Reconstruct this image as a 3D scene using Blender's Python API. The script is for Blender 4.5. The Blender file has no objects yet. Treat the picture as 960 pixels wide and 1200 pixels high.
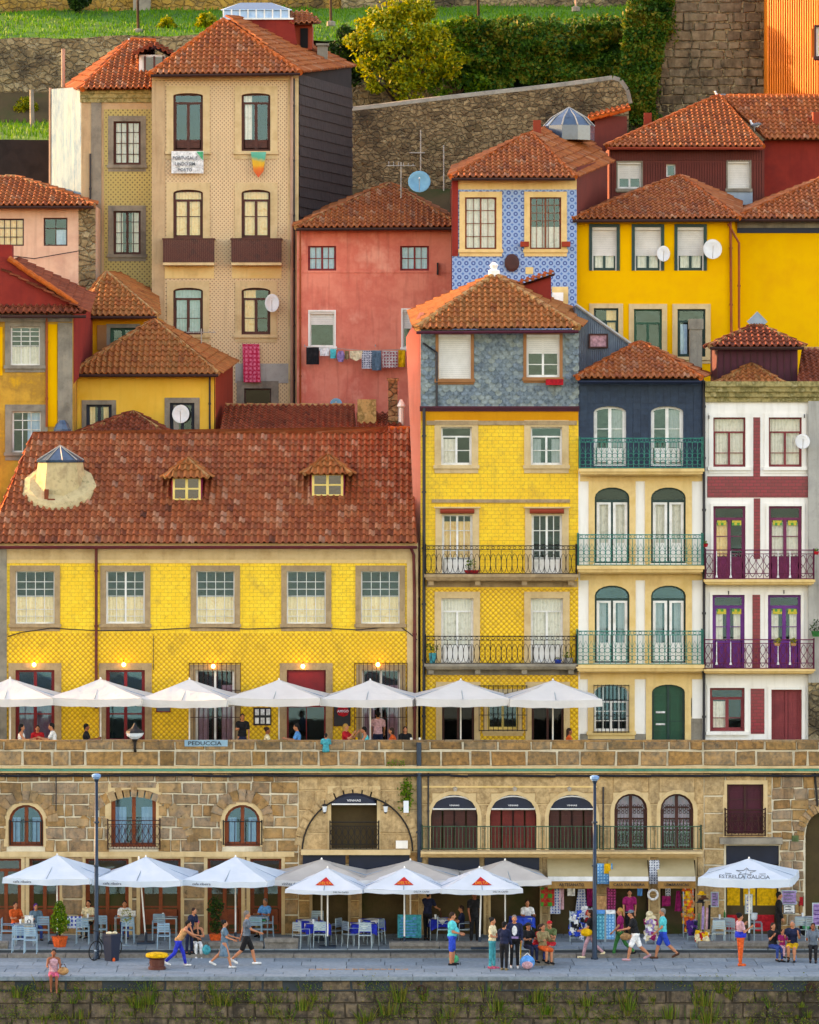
import bpy, bmesh, math, random
from mathutils import Vector, Matrix, noise
random.seed(7)
R=math.radians; PI=math.pi
sc=bpy.context.scene
COL=sc.collection
# ---- measured camera: quay edge at y=0 is 150 m away, camera 18 m up, level, shifted ----
D0=150.0; FOC=5250.0; ZC=18.0; HY=513.0
def PX(px,y): return (px-480)*(D0+y)/FOC
def PZ(py,y): return ZC+(HY-py)*(D0+y)/FOC
def V3(px,py,y): return Vector((PX(px,y),y,PZ(py,y)))
def yg(py,z=0): return FOC*(ZC-z)/(py-HY)-D0
def hx(s):
    o=[]
    for i in (0,2,4):
        c=int(s[i:i+2],16)/255
        o.append(c/12.92 if c<=.04045 else ((c+.055)/1.055)**2.4)
    return (*o,1)
# ---------------- meshes ----------------
class MB:
    def __init__(s): s.v=[];s.f=[];s.r=[];s.m=[];s.mi=0
    def add(s,vs,fs,r=None):
        o=len(s.v); s.v.extend([tuple(p) for p in vs]); 
        for f in fs:
            s.f.append([i+o for i in f]); s.r.append(random.random() if r is None else r); s.m.append(s.mi)
    def poly(s,pts,r=None): s.add(pts,[list(range(len(pts)))],r)
    def box(s,x0,x1,y0,y1,z0,z1,r=None):
        if r is None: r=random.random()
        s.add([(x,y,z) for z in (z0,z1) for y in (y0,y1) for x in (x0,x1)],
              [(0,2,3,1),(4,5,7,6),(0,1,5,4),(2,6,7,3),(0,4,6,2),(1,3,7,5)],r)
    def obox(s,c,hx_,hy_,hz_,rz=0,rx=0,ry=0,r=None):
        M=Matrix.Translation(c)@Matrix.Rotation(rz,4,'Z')@Matrix.Rotation(ry,4,'Y')@Matrix.Rotation(rx,4,'X')
        if r is None: r=random.random()
        s.add([M@Vector((x,y,z)) for z in (-hz_,hz_) for y in (-hy_,hy_) for x in (-hx_,hx_)],
              [(0,2,3,1),(4,5,7,6),(0,1,5,4),(2,6,7,3),(0,4,6,2),(1,3,7,5)],r)
    def tube(s,pts,r,n=6,cap=True,rad=None,rr=None):
        pts=[Vector(p) for p in pts]; N=len(pts)
        if rr is None: rr=random.random()
        rings=[];up=Vector((0,0,1))
        prev=None
        for i,p in enumerate(pts):
            t=(pts[min(i+1,N-1)]-pts[max(i-1,0)])
            if t.length<1e-9: t=Vector((0,0,1))
            t.normalize()
            if prev is None:
                a=t.cross(Vector((0,0,1)) if abs(t.z)<.9 else Vector((1,0,0))).normalized()
            else:
                a=(prev-t*prev.dot(t))
                a=a.normalized() if a.length>1e-6 else t.orthogonal().normalized()
            prev=a; b=t.cross(a)
            q=rad[i] if rad else r
            rings.append([p+(a*math.cos(2*PI*k/n)+b*math.sin(2*PI*k/n))*q for k in range(n)])
        vs=[v for g in rings for v in g]; fs=[]
        for i in range(N-1):
            for k in range(n):
                fs.append((i*n+k,i*n+(k+1)%n,(i+1)*n+(k+1)%n,(i+1)*n+k))
        if cap: fs.append(tuple(range(n))[::-1]); fs.append(tuple((N-1)*n+k for k in range(n)))
        s.add(vs,fs,rr)
    def ring3(s,c,R_,r,n=14,m=5,ax='y'):
        pts=[]
        for k in range(n+1):
            a=2*PI*k/n
            if ax=='y': pts.append((c[0]+R_*math.cos(a),c[1],c[2]+R_*math.sin(a)))
            else: pts.append((c[0],c[1]+R_*math.cos(a),c[2]+R_*math.sin(a)))
        s.tube(pts,r,m,False)
    def lathe(s,cx,cy,prof,n=12,cap=True,r=None):
        vs=[(cx+q*math.cos(2*PI*k/n),cy+q*math.sin(2*PI*k/n),z) for q,z in prof for k in range(n)]
        fs=[(i*n+k,i*n+(k+1)%n,(i+1)*n+(k+1)%n,(i+1)*n+k) for i in range(len(prof)-1) for k in range(n)]
        if cap: fs.append(tuple(range(n))[::-1]); fs.append(tuple((len(prof)-1)*n+k for k in range(n)))
        s.add(vs,fs,random.random() if r is None else r)
    def ell(s,c,rx,ry,rz,n=10,m=7,M=None,r=None):
        vs=[];fs=[]
        for i in range(m+1):
            a=PI*i/m
            for k in range(n):
                b=2*PI*k/n
                p=Vector((rx*math.sin(a)*math.cos(b),ry*math.sin(a)*math.sin(b),rz*math.cos(a)))
                if M: p=M@p
                vs.append(p+Vector(c))
        for i in range(m):
            for k in range(n): fs.append((i*n+k,i*n+(k+1)%n,(i+1)*n+(k+1)%n,(i+1)*n+k))
        s.add(vs,fs,random.random() if r is None else r)
    def cap(s,a,b,ra,rb,n=10,sx=1.0,M=None):
        """tapered capsule"""
        a=Vector(a);b=Vector(b);d=(b-a)
        if d.length<1e-6: d=Vector((0,0,1e-3))
        t=d.normalized()
        pts=[];rad=[]
        for k in range(5):
            q=PI/2*k/4; pts.append(a-t*ra*math.cos(q)); rad.append(max(ra*math.sin(q),.001))
        for k in range(5):
            q=PI/2*k/4; pts.append(b+t*rb*math.sin(q)); rad.append(max(rb*math.cos(q),.001))
        s.tube(pts,0,n,True,rad)
    def prism(s,pts,y0,y1,r=None):
        """pts in x,z ; extruded in y"""
        n=len(pts)
        vs=[(p[0],y0,p[1]) for p in pts]+[(p[0],y1,p[1]) for p in pts]
        fs=[tuple(range(n)),tuple(range(n,2*n))[::-1]]+[(i,i+n,(i+1)%n+n,(i+1)%n) for i in range(n)]
        s.add(vs,fs,random.random() if r is None else r)
    def band(s,outer,inner,yf,yb,closed=True,r=None,inback=None):
        """frame between two outlines (x,z lists), front at yf, back at yb"""
        n=len(outer); 
        if r is None: r=random.random()
        ib=yb if inback is None else inback
        vs=[(p[0],yf,p[1]) for p in outer]+[(p[0],yf,p[1]) for p in inner]+[(p[0],ib,p[1]) for p in inner]+[(p[0],yb,p[1]) for p in outer]
        fs=[]
        for i in range(n if closed else n-1):
            j=(i+1)%n
            fs+= [(i,j,n+j,n+i),(n+i,n+j,2*n+j,2*n+i),(3*n+i,3*n+j,j,i)]
        if not closed:
            fs+=[(0,n,2*n,3*n),(n-1,4*n-1,3*n-1,2*n-1)]
        s.add(vs,fs,r)
    def mesh(s,name,mats,off=(0,0,0),smooth=False):
        me=bpy.data.meshes.new(name)
        ox,oy,oz=off
        me.from_pydata([(x-ox,y-oy,z-oz) for x,y,z in s.v],[],s.f)
        if not isinstance(mats,(list,tuple)): mats=[mats]
        for m in mats: me.materials.append(m)
        if len(mats)>1: me.polygons.foreach_set('material_index',s.m)
        a=me.attributes.new('rnd','FLOAT','FACE'); a.data.foreach_set('value',s.r)
        if smooth: me.polygons.foreach_set('use_smooth',[True]*len(s.f))
        me.update()
        return me
    def build(s,name,mats,parent=None,origin=None,smooth=False,label=None):
        po=WO[parent.name] if parent else Vector((0,0,0))
        og=Vector(origin) if origin is not None else (po if parent else Vector((0,0,0)))
        me=s.mesh(name,mats,og,smooth)
        return link(name,me,parent,og,label)
WO={}
def link(name,me,parent,og,label=None):
    o=bpy.data.objects.new(name,me); COL.objects.link(o)
    po=WO[parent.name] if parent else Vector((0,0,0))
    if parent: o.parent=parent
    o.location=Vector(og)-po
    WO[o.name]=Vector(og)
    if label: o['label']=label
    return o
def tag(o,label,cat,group=None,kind=None):
    if label: o['label']=label
    if cat: o['category']=cat
    if group: o['group']=group
    if kind: o['kind']=kind
    return o
def thing(name,label,cat,loc=(0,0,0),group=None,rz=0):
    o=bpy.data.objects.new(name,None); COL.objects.link(o)
    o.location=loc; o.empty_display_size=.3; o.rotation_euler=(0,0,rz)
    WO[o.name]=Vector(loc)
    return tag(o,label,cat,group)
def solo(name,mb,mat,label,cat,group=None,kind=None,origin=None,smooth=False):
    if origin is None:
        xs=[p[0] for p in mb.v];ys=[p[1] for p in mb.v];zs=[p[2] for p in mb.v]
        origin=((min(xs)+max(xs))/2,(min(ys)+max(ys))/2,min(zs))
    return tag(mb.build(name,mat,None,origin,smooth),label,cat,group,kind)
def copy_tree(src,loc,label=None,rz=None,group=None):
    """copy a thing with its parts and sub-parts"""
    r=src.copy(); COL.objects.link(r); r.location=loc
    if rz is not None: r.rotation_euler=(0,0,rz)
    if label: r['label']=label
    if group: r['group']=group
    def rec(a,b):
        for ch in KIDS.get(a.name,[c for c in a.children]):
            c=ch.copy(); COL.objects.link(c); c.parent=b; rec(ch,c)
    rec(src,r); return r
KIDS={}
# ---------------- materials ----------------
class NG:
    def __init__(s,name):
        s.mat=bpy.data.materials.new(name); s.mat.use_nodes=True
        s.nt=s.mat.node_tree; s.nt.nodes.clear()
        s.out=s.nt.nodes.new('ShaderNodeOutputMaterial')
    def n(s,t,**k):
        nd=s.nt.nodes.new(t)
        for a,b in k.items(): setattr(nd,a,b)
        return nd
    def l(s,a,b): s.nt.links.new(a,b)
    def st(s,sock,v):
        if isinstance(v,bpy.types.NodeSocket): s.l(v,sock)
        elif v is not None: sock.default_value=v
    def m(s,op,a,b=None,c=None,clamp=False):
        nd=s.n('ShaderNodeMath',operation=op,use_clamp=clamp)
        s.st(nd.inputs[0],a)
        if b is not None: s.st(nd.inputs[1],b)
        if c is not None: s.st(nd.inputs[2],c)
        return nd.outputs[0]
    def mix(s,f,a,b,bt='MIX'):
        nd=s.n('ShaderNodeMix',data_type='RGBA',blend_type=bt)
        s.st(nd.inputs[0],f); s.st(nd.inputs[6],a); s.st(nd.inputs[7],b)
        return nd.outputs[2]
    def pos(s):
        if not hasattr(s,'_p'):
            s._p=s.n('ShaderNodeNewGeometry').outputs['Position']
            sp=s.n('ShaderNodeSeparateXYZ'); s.l(s._p,sp.inputs[0]); s.x,s.y,s.z=sp.outputs
        return s._p
    def scaled(s,sx,sy,sz):
        mp=s.n('ShaderNodeMapping'); s.l(s.pos(),mp.inputs[0]); mp.inputs[3].default_value=(sx,sy,sz); return mp.outputs[0]
    def noise(s,scale,detail=3,vec=None,rough=.55):
        nd=s.n('ShaderNodeTexNoise'); nd.inputs['Scale'].default_value=scale; nd.inputs['Detail'].default_value=detail
        nd.inputs['Roughness'].default_value=rough
        s.l(vec if vec is not None else s.pos(),nd.inputs['Vector']); return nd.outputs[0]
    def ramp(s,f,stops,interp='LINEAR'):
        nd=s.n('ShaderNodeValToRGB'); cr=nd.color_ramp; cr.interpolation=interp
        while len(cr.elements)<len(stops): cr.elements.new(.5)
        for e,(p,c) in zip(cr.elements,stops): e.position=p; e.color=c if len(c)==4 else (*c,1)
        s.st(nd.inputs[0],f); return nd.outputs[0]
    def rng(s,f,a,b,c=0.,d=1.):
        nd=s.n('ShaderNodeMapRange'); nd.inputs[1].default_value=a; nd.inputs[2].default_value=b; nd.inputs[3].default_value=c; nd.inputs[4].default_value=d
        s.st(nd.inputs[0],f); return nd.outputs[0]
    def rnd(s):
        return s.n('ShaderNodeAttribute',attribute_name='rnd').outputs['Fac']
    def fin(s,col,rough=.8,bump=None,bstr=.3,bdist=.02,metal=0,spec=.4,emis=None,estr=0):
        p=s.n('ShaderNodeBsdfPrincipled'); s.st(p.inputs['Base Color'],col); s.st(p.inputs['Roughness'],rough)
        p.inputs['Metallic'].default_value=metal; p.inputs['Specular IOR Level'].default_value=spec
        if emis: p.inputs['Emission Color'].default_value=emis; p.inputs['Emission Strength'].default_value=estr
        if bump is not None:
            b=s.n('ShaderNodeBump'); b.inputs['Strength'].default_value=bstr; b.inputs['Distance'].default_value=bdist
            s.l(bump,b.inputs['Height']); s.l(b.outputs[0],p.inputs['Normal'])
        s.l(p.outputs[0],s.out.inputs[0]); return s.mat
def ev(cols):
    cols=[hx(c) if isinstance(c,str) else c for c in cols]
    n=len(cols)
    return [(.32+.36*i/max(n-1,1),c) for i,c in enumerate(cols)]
def surf(name,cols,rough=.85,ns=.6,streak=0,stain='6a5a48',bump=.25,bs=14,rnd=False,metal=0,spec=.3,speck=0,speckc='4a4238',bd=.02,mott=.5,patch=0,pc='2c2418'):
    """weathered surface: large tone noise (or per-face tone), vertical streaks, specks, bump"""
    g=NG(name); cols=[hx(c) if isinstance(c,str) else c for c in cols]
    if len(cols)==1: cols=[cols[0],tuple(min(1,c*1.12) for c in cols[0][:3])+(1,)]
    if rnd:
        n=len(cols); f=g.m('ADD',g.m('MULTIPLY',g.rnd(),.8),g.m('MULTIPLY',g.rng(g.noise(ns,5,rough=.7),.3,.7),.2))
        c=g.ramp(f,[(i/max(n-1,1),c) for i,c in enumerate(cols)])
        c=g.mix(mott,c,g.mix(g.rng(g.noise(bs*.42,5,rough=.7),.36,.64),tuple(x*.45 for x in cols[0][:3])+(1,),tuple(min(1,x*1.25) for x in cols[-1][:3])+(1,)))
    else:
        c=g.ramp(g.noise(ns,5,rough=.65),ev(cols))
    if streak:
        sn=g.noise(1.0,4,g.scaled(5,5,.45)); 
        c=g.mix(g.m('MULTIPLY',g.rng(sn,.52,.78),streak,clamp=True),c,hx(stain))
    if patch:
        c=g.mix(g.m('MULTIPLY',g.rng(g.noise(.42,7,g.scaled(1,1,.75),rough=.72),.5,.64),patch,clamp=True),c,hx(pc))
    if speck:
        c=g.mix(g.m('MULTIPLY',g.rng(g.noise(bs*.6,5,rough=.7),.58,.7),speck,clamp=True),c,hx(speckc))
    return g.fin(c,rough,g.noise(bs,4,rough=.65),bump,bd,metal,spec)
def plain(name,col,rough=.6,metal=0,spec=.4,bump=.1):
    return surf(name,[col],rough,ns=1.5,bump=bump,bs=30,metal=metal,spec=spec)
M={}
def defmats():
    M['white_paint']=surf('white_paint',['c4c2b8','dcdad2','e6e4de'],.5,ns=2,bump=.08)
    M['cream_paint']=surf('cream_paint',['d4b860','e4cc80'],.6,ns=2,bump=.1)
    M['brown_paint']=surf('brown_paint',['3a1d16','54291d','4a241a'],.55,ns=3,bump=.1)
    M['wood_orange']=surf('wood_orange',['6b2c10','83380f','5d2610'],.45,ns=2.5,bump=.15)
    M['wood_dark']=surf('wood_dark',['2c1310','421912','37150f'],.5,ns=2.5,bump=.15)
    M['red_paint']=surf('red_paint',['6e0f16','86151c'],.5,ns=2,bump=.1)
    M['redbrown_door']=surf('redbrown_door',['73262a','8a3436'],.55,ns=2,bump=.1)
    M['purple_paint']=surf('purple_paint',['5a1e66','6e2b7c'],.5,ns=2,bump=.08)
    M['plum_paint']=surf('plum_paint',['641a3c','7a2450'],.5,ns=2,bump=.08)
    M['green_door']=surf('green_door',['03402c','054f37'],.45,ns=2,bump=.08)
    M['green_dark']=surf('green_dark',['072a26','0b3a34'],.45,ns=2,bump=.08)
    M['green_iron']=surf('green_iron',['0c6256','1c8070','0e5448'],.55,ns=3,bump=.1)
    M['moss_iron']=surf('moss_iron',['20382c','34543a','27423a'],.6,ns=2,bump=.1)
    M['black_iron']=surf('black_iron',['14110f','221d1a'],.6,ns=3,bump=.1)
    M['rust_iron']=surf('rust_iron',['301613','45201a'],.7,ns=3,bump=.15)
    M['pale_iron']=surf('pale_iron',['8d8478','b1a89a'],.6,ns=3,bump=.1)
    M['navy_paint']=surf('navy_paint',['0b1424','101c30'],.5,ns=2,bump=.05)
    M['interior']=surf('interior',['0e0a09','070606'],.9,ns=1,bump=0)  # near-black colour carries the shade inside the rooms
    M['interior_warm']=surf('interior_warm',['3a1d10','201009','52290f'],.9,ns=1.3,bump=0)
    M['grey_post']=surf('grey_post',['1a2a38','24384a'],.45,ns=2,bump=.05,metal=.3)
    M['pipe_red']=surf('pipe_red',['4a1010','631a16'],.5,ns=2,bump=.05)
    M['pipe_orange']=surf('pipe_orange',['7c3408','93400c'],.5,ns=2,bump=.05)
    M['pipe_dark']=surf('pipe_dark',['1a1a1e','2a2a30'],.5,ns=2,bump=.05)
    M['pipe_pink']=surf('pipe_pink',['9c7a64','b08c74'],.6,ns=2,bump=.05)
    M['granite']=surf('granite',['8a7354','a68c68','957c5c','b59b76'],.9,ns=1.2,streak=.35,stain='5f4e3a',bump=.35,bs=16,speck=.3)
    M['granite_light']=surf('granite_light',['b89a6c','cbb083','bfa274'],.9,ns=1.1,streak=.3,stain='8d7350',bump=.25,bs=16,speck=.2,speckc='7a6548')
    M['granite_grey']=surf('granite_grey',['6b6458','847c6d','938a78'],.9,ns=1.4,streak=.4,stain='45403a',bump=.35,bs=16,speck=.3)
    M['stone_cream']=surf('stone_cream',['d0ac68','dcbc80','c8a46a'],.85,ns=1,streak=.25,stain='a07f45',bump=.15,bs=12)
    M['stone_moss']=surf('stone_moss',['8a7c4c','a39260','6a6238','b8a87a'],.95,ns=2.5,streak=.5,stain='4c4628',bump=.6,bs=9,speck=.7,speckc='c0b48c')
    M['mortar']=surf('mortar',['b8ac90','cfc4aa','9c9078'],.95,ns=1,bump=.3)
    M['blocks']=surf('blocks',['64482c','967648','bc9860','d0b488','8a7a64','b0a48e','c29454','946a42'],.92,ns=.9,bump=.55,bs=11,rnd=True,speck=.7,streak=.6,stain='3e2e22',speckc='3c2c20',mott=.6,patch=.4,pc='5c5444')
    M['blocks_parapet']=surf('blocks_parapet',['524232','8e6a42','786a54','a07a48','6a5e4e','98886e','b08046'],.92,ns=.9,bump=.6,bs=11,rnd=True,speck=.65,streak=.45,stain='3c3020',speckc='403322',patch=.5,pc='3e3a26')
    M['blocks_fine']=surf('blocks_fine',['a5814f','b59163','bd9c70','a28660','c0a274'],.9,ns=.8,bump=.3,bs=14,rnd=True,speck=.45,streak=.55,stain='6e583a',speckc='5c4830',patch=.45,pc='6e6452')
    M['blocks_river']=surf('blocks_river',['463e36','5e5246','564c44','6e6050','4c443c','76644c'],.95,ns=1.2,bump=.7,bs=8,rnd=True,speck=.6,streak=.95,stain='1c1814',speckc='8a7e6c',mott=.7,patch=.75,pc='26221a')
    M['paving']=surf('paving',['56666e','72828a','808c90','647278','8a9498'],.75,mott=.25,ns=.8,bump=.25,rnd=True,speck=.3,speckc='3c484e')
    M['paving_joint']=surf('paving_joint',['2c3438','384044'],.9,bump=.3)
    M['step_stone']=surf('step_stone',['6a6660','827c72','77726a'],.9,ns=1,bump=.4,rnd=True,speck=.4,streak=.4,stain='38342e')
    M['roof_red']=surf('roof_red',['40241a','964822','b25a2c','c46a38','9c4c28','c87a4a','d89c78','643424'],.85,ns=.8,bump=.4,bs=12,rnd=True,speck=.55,speckc='3f2c22',streak=.2,stain='4a3426')
    M['roof_orange']=surf('roof_orange',['5a2a18','a8501e','c4662c','b45a22','cc763a','94481e','d8966a','6e3c24'],.82,ns=.8,bump=.35,bs=12,rnd=True,speck=.3,speckc='5c2c18')
    M['roof_old']=surf('roof_old',['5e3018','9a4c20','ac5c28','bc6c30','a0642e','c87438','86502c'],.88,ns=.8,bump=.4,bs=12,rnd=True,speck=.6,speckc='8a7a48',streak=.3,stain='5c5028')
    M['roof_brown']=surf('roof_brown',['4a2014','7c3a20','96482a','a85634','6c301c'],.88,ns=.8,bump=.4,bs=12,rnd=True,speck=.5,speckc='342420')
    M['ridge_orange']=surf('ridge_orange',['a8480f','bd5a1c','b35214'],.85,ns=2,bump=.4,rnd=True,speck=.5,speckc='8c8258')
    M['ridge_old']=surf('ridge_old',['9a6030','a8763e','8a5230','b08a58'],.9,ns=2,bump=.5,rnd=True,speck=.7,speckc='b4a684')
    M['eave_wood']=surf('eave_wood',['2a1712','3c2019'],.8,bump=.1)
    M['plaster_pale_yellow']=surf('plaster_pale_yellow',['d9a52e','e2b244','dba838'],.9,ns=.5,streak=.2,stain='b0822a',bump=.12,speck=.05)
    M['plaster_yellow']=surf('plaster_yellow',['dd9c00','e4a800','df9f00'],.9,ns=.5,streak=.1,stain='c88a00',bump=.1)
    M['plaster_amber']=surf('plaster_amber',['c07a06','d08c10'],.9,ns=.5,streak=.2,stain='9a6208',bump=.1)
    M['plaster_ochre']=surf('plaster_ochre',['b0822e','c49436','a4782e','cf9a20'],.9,ns=.7,streak=.55,stain='6e5a34',bump=.25,speck=.25)
    M['plaster_salmon']=surf('plaster_salmon',['d8745c','e0846c','d06c58','e4967e'],.9,ns=.4,streak=.45,stain='8c3c30',bump=.15,speck=.1,speckc='a8604c')
    M['plaster_salmon_light']=surf('plaster_salmon_light',['d88a70','e09a84'],.9,ns=.5,streak=.35,stain='9a5444',bump=.15)
    M['plaster_pink']=surf('plaster_pink',['c09a80','cca88e','b8907a'],.9,ns=.5,streak=.4,stain='8c705c',bump=.2,speck=.12,speckc='a0806a')
    M['plaster_white']=surf('plaster_white',['dcd8cc','e6e2d8','e0dcd0'],.9,ns=.6,streak=.3,stain='a39a84',bump=.1)
    M['plaster_grey']=surf('plaster_grey',['8c8a84','a5a298','98958c'],.9,ns=.6,streak=.5,stain='5c5a54',bump=.2,speck=.2)
    M['plaster_red']=surf('plaster_red',['7c2018','8c2a1e','74201a'],.88,ns=.6,streak=.35,stain='56140f',bump=.1)
    M['plaster_brick']=surf('plaster_brick',['84301c','923a22'],.88,ns=.6,streak=.35,stain='5c2014',bump=.1)
    M['plaster_beige']=surf('plaster_beige',['a98a66','bb9c76','b1926c'],.9,ns=.7,streak=.5,stain='75583a',bump=.2,speck=.2)
    M['stucco_spot']=surf('stucco_spot',['a8946a','bca87c','988460'],.95,ns=1.6,bump=.5,bs=9,speck=.8,speckc='6e6a44',streak=.4,stain='857a50')
    M['dark_wall']=surf('dark_wall',['1c1816','282220','201c1a'],.9,ns=1,bump=.3)
    M['slate_dark']=surf('slate_dark',['241c1a','322824','2a2220','3c322e'],.7,ns=.8,bump=.2,rnd=True)
    M['slate_navy']=surf('slate_navy',['1a2a3a','22364a','2a3e50','1e3042'],.6,ns=.8,bump=.2,rnd=True,streak=.2,stain='3a4652')
    M['slate_scale']=surf('slate_scale',['3c4c54','5c6c70','6c7a7a','949c8c','4c5c66','7a8a92'],.7,ns=1.2,bump=.25,rnd=True,speck=.4,speckc='86887a')
    M['lace']=surf('lace',['ecc884','fae6b4','f2d898'],.95,ns=7,bump=.2)
    M['curtain']=surf('curtain',['cfc8b4','eae4d4','dcd6c4'],.95,ns=5,bump=.2)
    M['curtain_lit']=surf('curtain_lit',['f0b45c','fcd896','f4c474'],.95,ns=4,bump=.2)  # warm glow of lit windows is put into the cloth colour, no emission
    M['curtain_blue']=surf('curtain_blue',['8cb0cc','b0cce0'],.95,ns=4,bump=.2)
    M['curtain_mauve']=surf('curtain_mauve',['8a6a78','a48494'],.95,ns=4,bump=.2)
    M['blind']=surf('blind',['c8c4b8','dad6cc'],.7,ns=2,bump=.08)
    M['iron_sheet']=surf('iron_sheet',['6c7c88','8898a2','7a8a96'],.5,ns=.8,streak=.3,stain='4c5a64',bump=.1,metal=.2)
    M['blue_sheet']=surf('blue_sheet',['3c6c88','6c8c98','4c7c94'],.6,ns=.7,streak=.5,stain='c0b8a0',bump=.1)
    M['orange_sheet']=surf('orange_sheet',['c06008','d87410'],.6,ns=.6,streak=.3,stain='8a3408',bump=.1)
    M['maroon_wood']=surf('maroon_wood',['3f0f1c','511628'],.6,ns=1.5,streak=.4,stain='2c0a12',bump=.2)
    M['cladding_brown']=surf('cladding_brown',['5c1e12','6c261a'],.6,ns=1,streak=.3,stain='3f120a',bump=.1)
    M['glass_roof']=surf('glass_roof',['1c3040','344c60','283e50'],.2,ns=1.5,bump=.05,spec=.8)
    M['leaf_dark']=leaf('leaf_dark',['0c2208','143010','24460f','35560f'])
    M['leaf_mid']=leaf('leaf_mid',['28480c','44700e','608416','86941a'])
    M['leaf_gold']=leaf('leaf_gold',['44600a','80840c','a89c12','68780e','2c500c'])
    M['leaf_ivy']=leaf('leaf_ivy',['143410','245414','446c18','7c701c','2c5018'])
    M['leaf_weed']=leaf('leaf_weed',['2c5210','4c7818','74862a','8a7834','3a6418'])
    M['grass']=leaf('grass',['2c6008','3c7608','568408','4a7a0a'])
    M['bark']=surf('bark',['2c1c10','4a3420'],.95,bump=.6,bs=10)
    M['soil']=surf('soil',['3a2e1c','4c3e26','2c3a14'],.95,ns=.4,bump=.5)
    M['hill_grass']=surf('hill_grass',['1e4a08','2f620a','477409'],.95,ns=.35,bump=.6,bs=4)
    M['canvas_white']=cloth('canvas_white',['d0d8dc','dce2e6'])
    M['canvas_warm']=cloth('canvas_warm',['dcd8d0','e6e2da'])
    M['canvas_blue']=cloth('canvas_blue',['ccdae2','dae4ea'])
    M['canvas_cream']=cloth('canvas_cream',['beb6aa','ccc4b8'])
    M['canvas_taupe']=cloth('canvas_taupe',['b8a67c','c8b68c'])
    M['canvas_tan']=cloth('canvas_tan',['b08048','bc8e54'])
    M['alu']=surf('alu',['8098a4','9ab0ba'],.35,ns=3,metal=.55,bump=.05)
    M['chair_blue']=surf('chair_blue',['6c8ea0','86a6b4'],.45,ns=3,bump=.05)
    M['dish']=surf('dish',['c4c2bc','d8d6d0'],.5,ns=2,bump=.03)
    M['dish_blue']=surf('dish_blue',['5c94a8','70a8b8'],.5,ns=2,bump=.03)
    M['terracotta']=surf('terracotta',['8a2c14','9c381c'],.8,bump=.1)
    M['skin']=surf('skin',['a8694a','b87a58'],.6,ns=8,bump=.05)
    M['skin_tan']=surf('skin_tan',['7c452c','8c5236'],.6,ns=8,bump=.05)
    M['eye']=plain('eye','120c0a',.3)
    for nm,c in dict(hair_black='0c0908',hair_brown='2c180c',hair_grey='6c6660',hair_blond='a07838',black='0d0d10',white='cfcfcb',navy='0c1734',blue='0b3fa8',royal='0a28a0',
        teal='0d8a94',turquoise='16b0b4',sky='3a86c0',pink='c0526a',rose='b48a90',red='a8101a',orange='c8501c',purple='45186a',grey='56626c',greyblue='4c6878',green='1c6a34',
        olive='4a5a34',yellow='cc9a06',tan='a87c50',cream='cfc09a',brown='4a2a18',magenta='8a1050',lilac='8c74a0',denim='1c3a78',khaki='7a6a48',violet='5a1a8c',mint='2ca070').items():
        hh=hx(c); M[nm]=surf('cloth_'+nm,[tuple(x*.55 for x in hh[:3])+(1,),hh,tuple(min(1,x*1.35+.01) for x in hh[:3])+(1,)],.85,ns=9,bump=.5,bs=9,bd=.04)
    M['rubber']=plain('rubber','0a0a0b',.7)
    M['plastic_navy']=plain('plastic_navy','101c30',.5)
    M['tyre']=plain('tyre','0c0c0c',.8)
    M['gull_white']=plain('gull_white','c8c8c4',.8); M['gull_grey']=plain('gull_grey','6c7074',.8)
    M['ceramic_red']=brick('ceramic_red','7c0d1c','97152a','5a1018',.26,.12)
    M['ceramic_red2']=M['ceramic_red']
    M['glass']=glass('glass',(.99,.97,.94,1),.11,(.22,.4,.52,1))  # gloss colour tints the reflections towards sky blue
    M['glass_blue']=glass('glass_blue',(.75,.8,.85,1),.26,(.12,.28,.4,1))  # blue of the reflected sky is painted in through the gloss colour
    M['glass_dark']=glass('glass_dark',(.3,.35,.38,1),.01,(.3,.34,.38,1))
    M['lamp_glow']=NG('lamp_glow').fin(hx('ffdc90'),.5,emis=hx('ffc860'),estr=4)
    M['lamp_glass']=surf('lamp_glass',['c8d0d4','dce2e4'],.2)
    M['lamp_head']=surf('lamp_head',['5a86b0','7ca4c8'],.3,ns=4)
    M['azul_yellow']=azul_yellow(); M['azul_yellow_relief']=azul_relief()
    M['azul_yellow2']=azul_yellow('azul_yellow2',.145,('eab810','f0c41c','e0a80c'))
    M['azul_tower']=azul_lattice('azul_tower','d4b488','8c6a48',.165,'b89870')
    M['azul_green']=azul_lattice('azul_green','b4a058','6c5c30',.2,'988448')
    M['azul_blue']=azul_blue()
    M['rubble']=rubble('rubble',2.8,['766242','96825c','a8946c','846e4c','b0a07c'],'94886c')
    M['rubble_dark']=rubble('rubble_dark',3.4,['5c482e','806a4a','9a825c','86704e','a88e66'],'86724e')
    M['rubble_big']=rubble('rubble_big',1.0,['443626','5c4c34','6c5a3e','524434','7c6a4c'],'86785c')
    M['rubble_gold']=rubble('rubble_gold',2.6,['94702f','b08838','a0804a'],'c0a060')  # sunlit copy of the rubble, sun warmth put into the stone colours
    M['water']=water()
    M['plum_iron']=surf('plum_iron',['5c1a34','742444'],.6,ns=3,bump=.1)
    M['red_tri']=plain('red_tri','b0120c',.7); M['gold_text']=plain('gold_text','d88a14',.6)
    M['sign_blue']=surf('sign_blue',['6a90a0','80a4b0'],.5,ns=3); M['ink']=plain('ink','1a1c20',.6)
    M['ink_soft']=plain('ink_soft','4c5458',.8); M['white_text']=plain('white_text','d0d0d0',.6)
    M['red_white_check']=checks('red_white_check','b8b4ae','8c1830',.12)
    M['blue_white_check']=checks('blue_white_check','c4ccd4','123a9c',.14)
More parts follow.
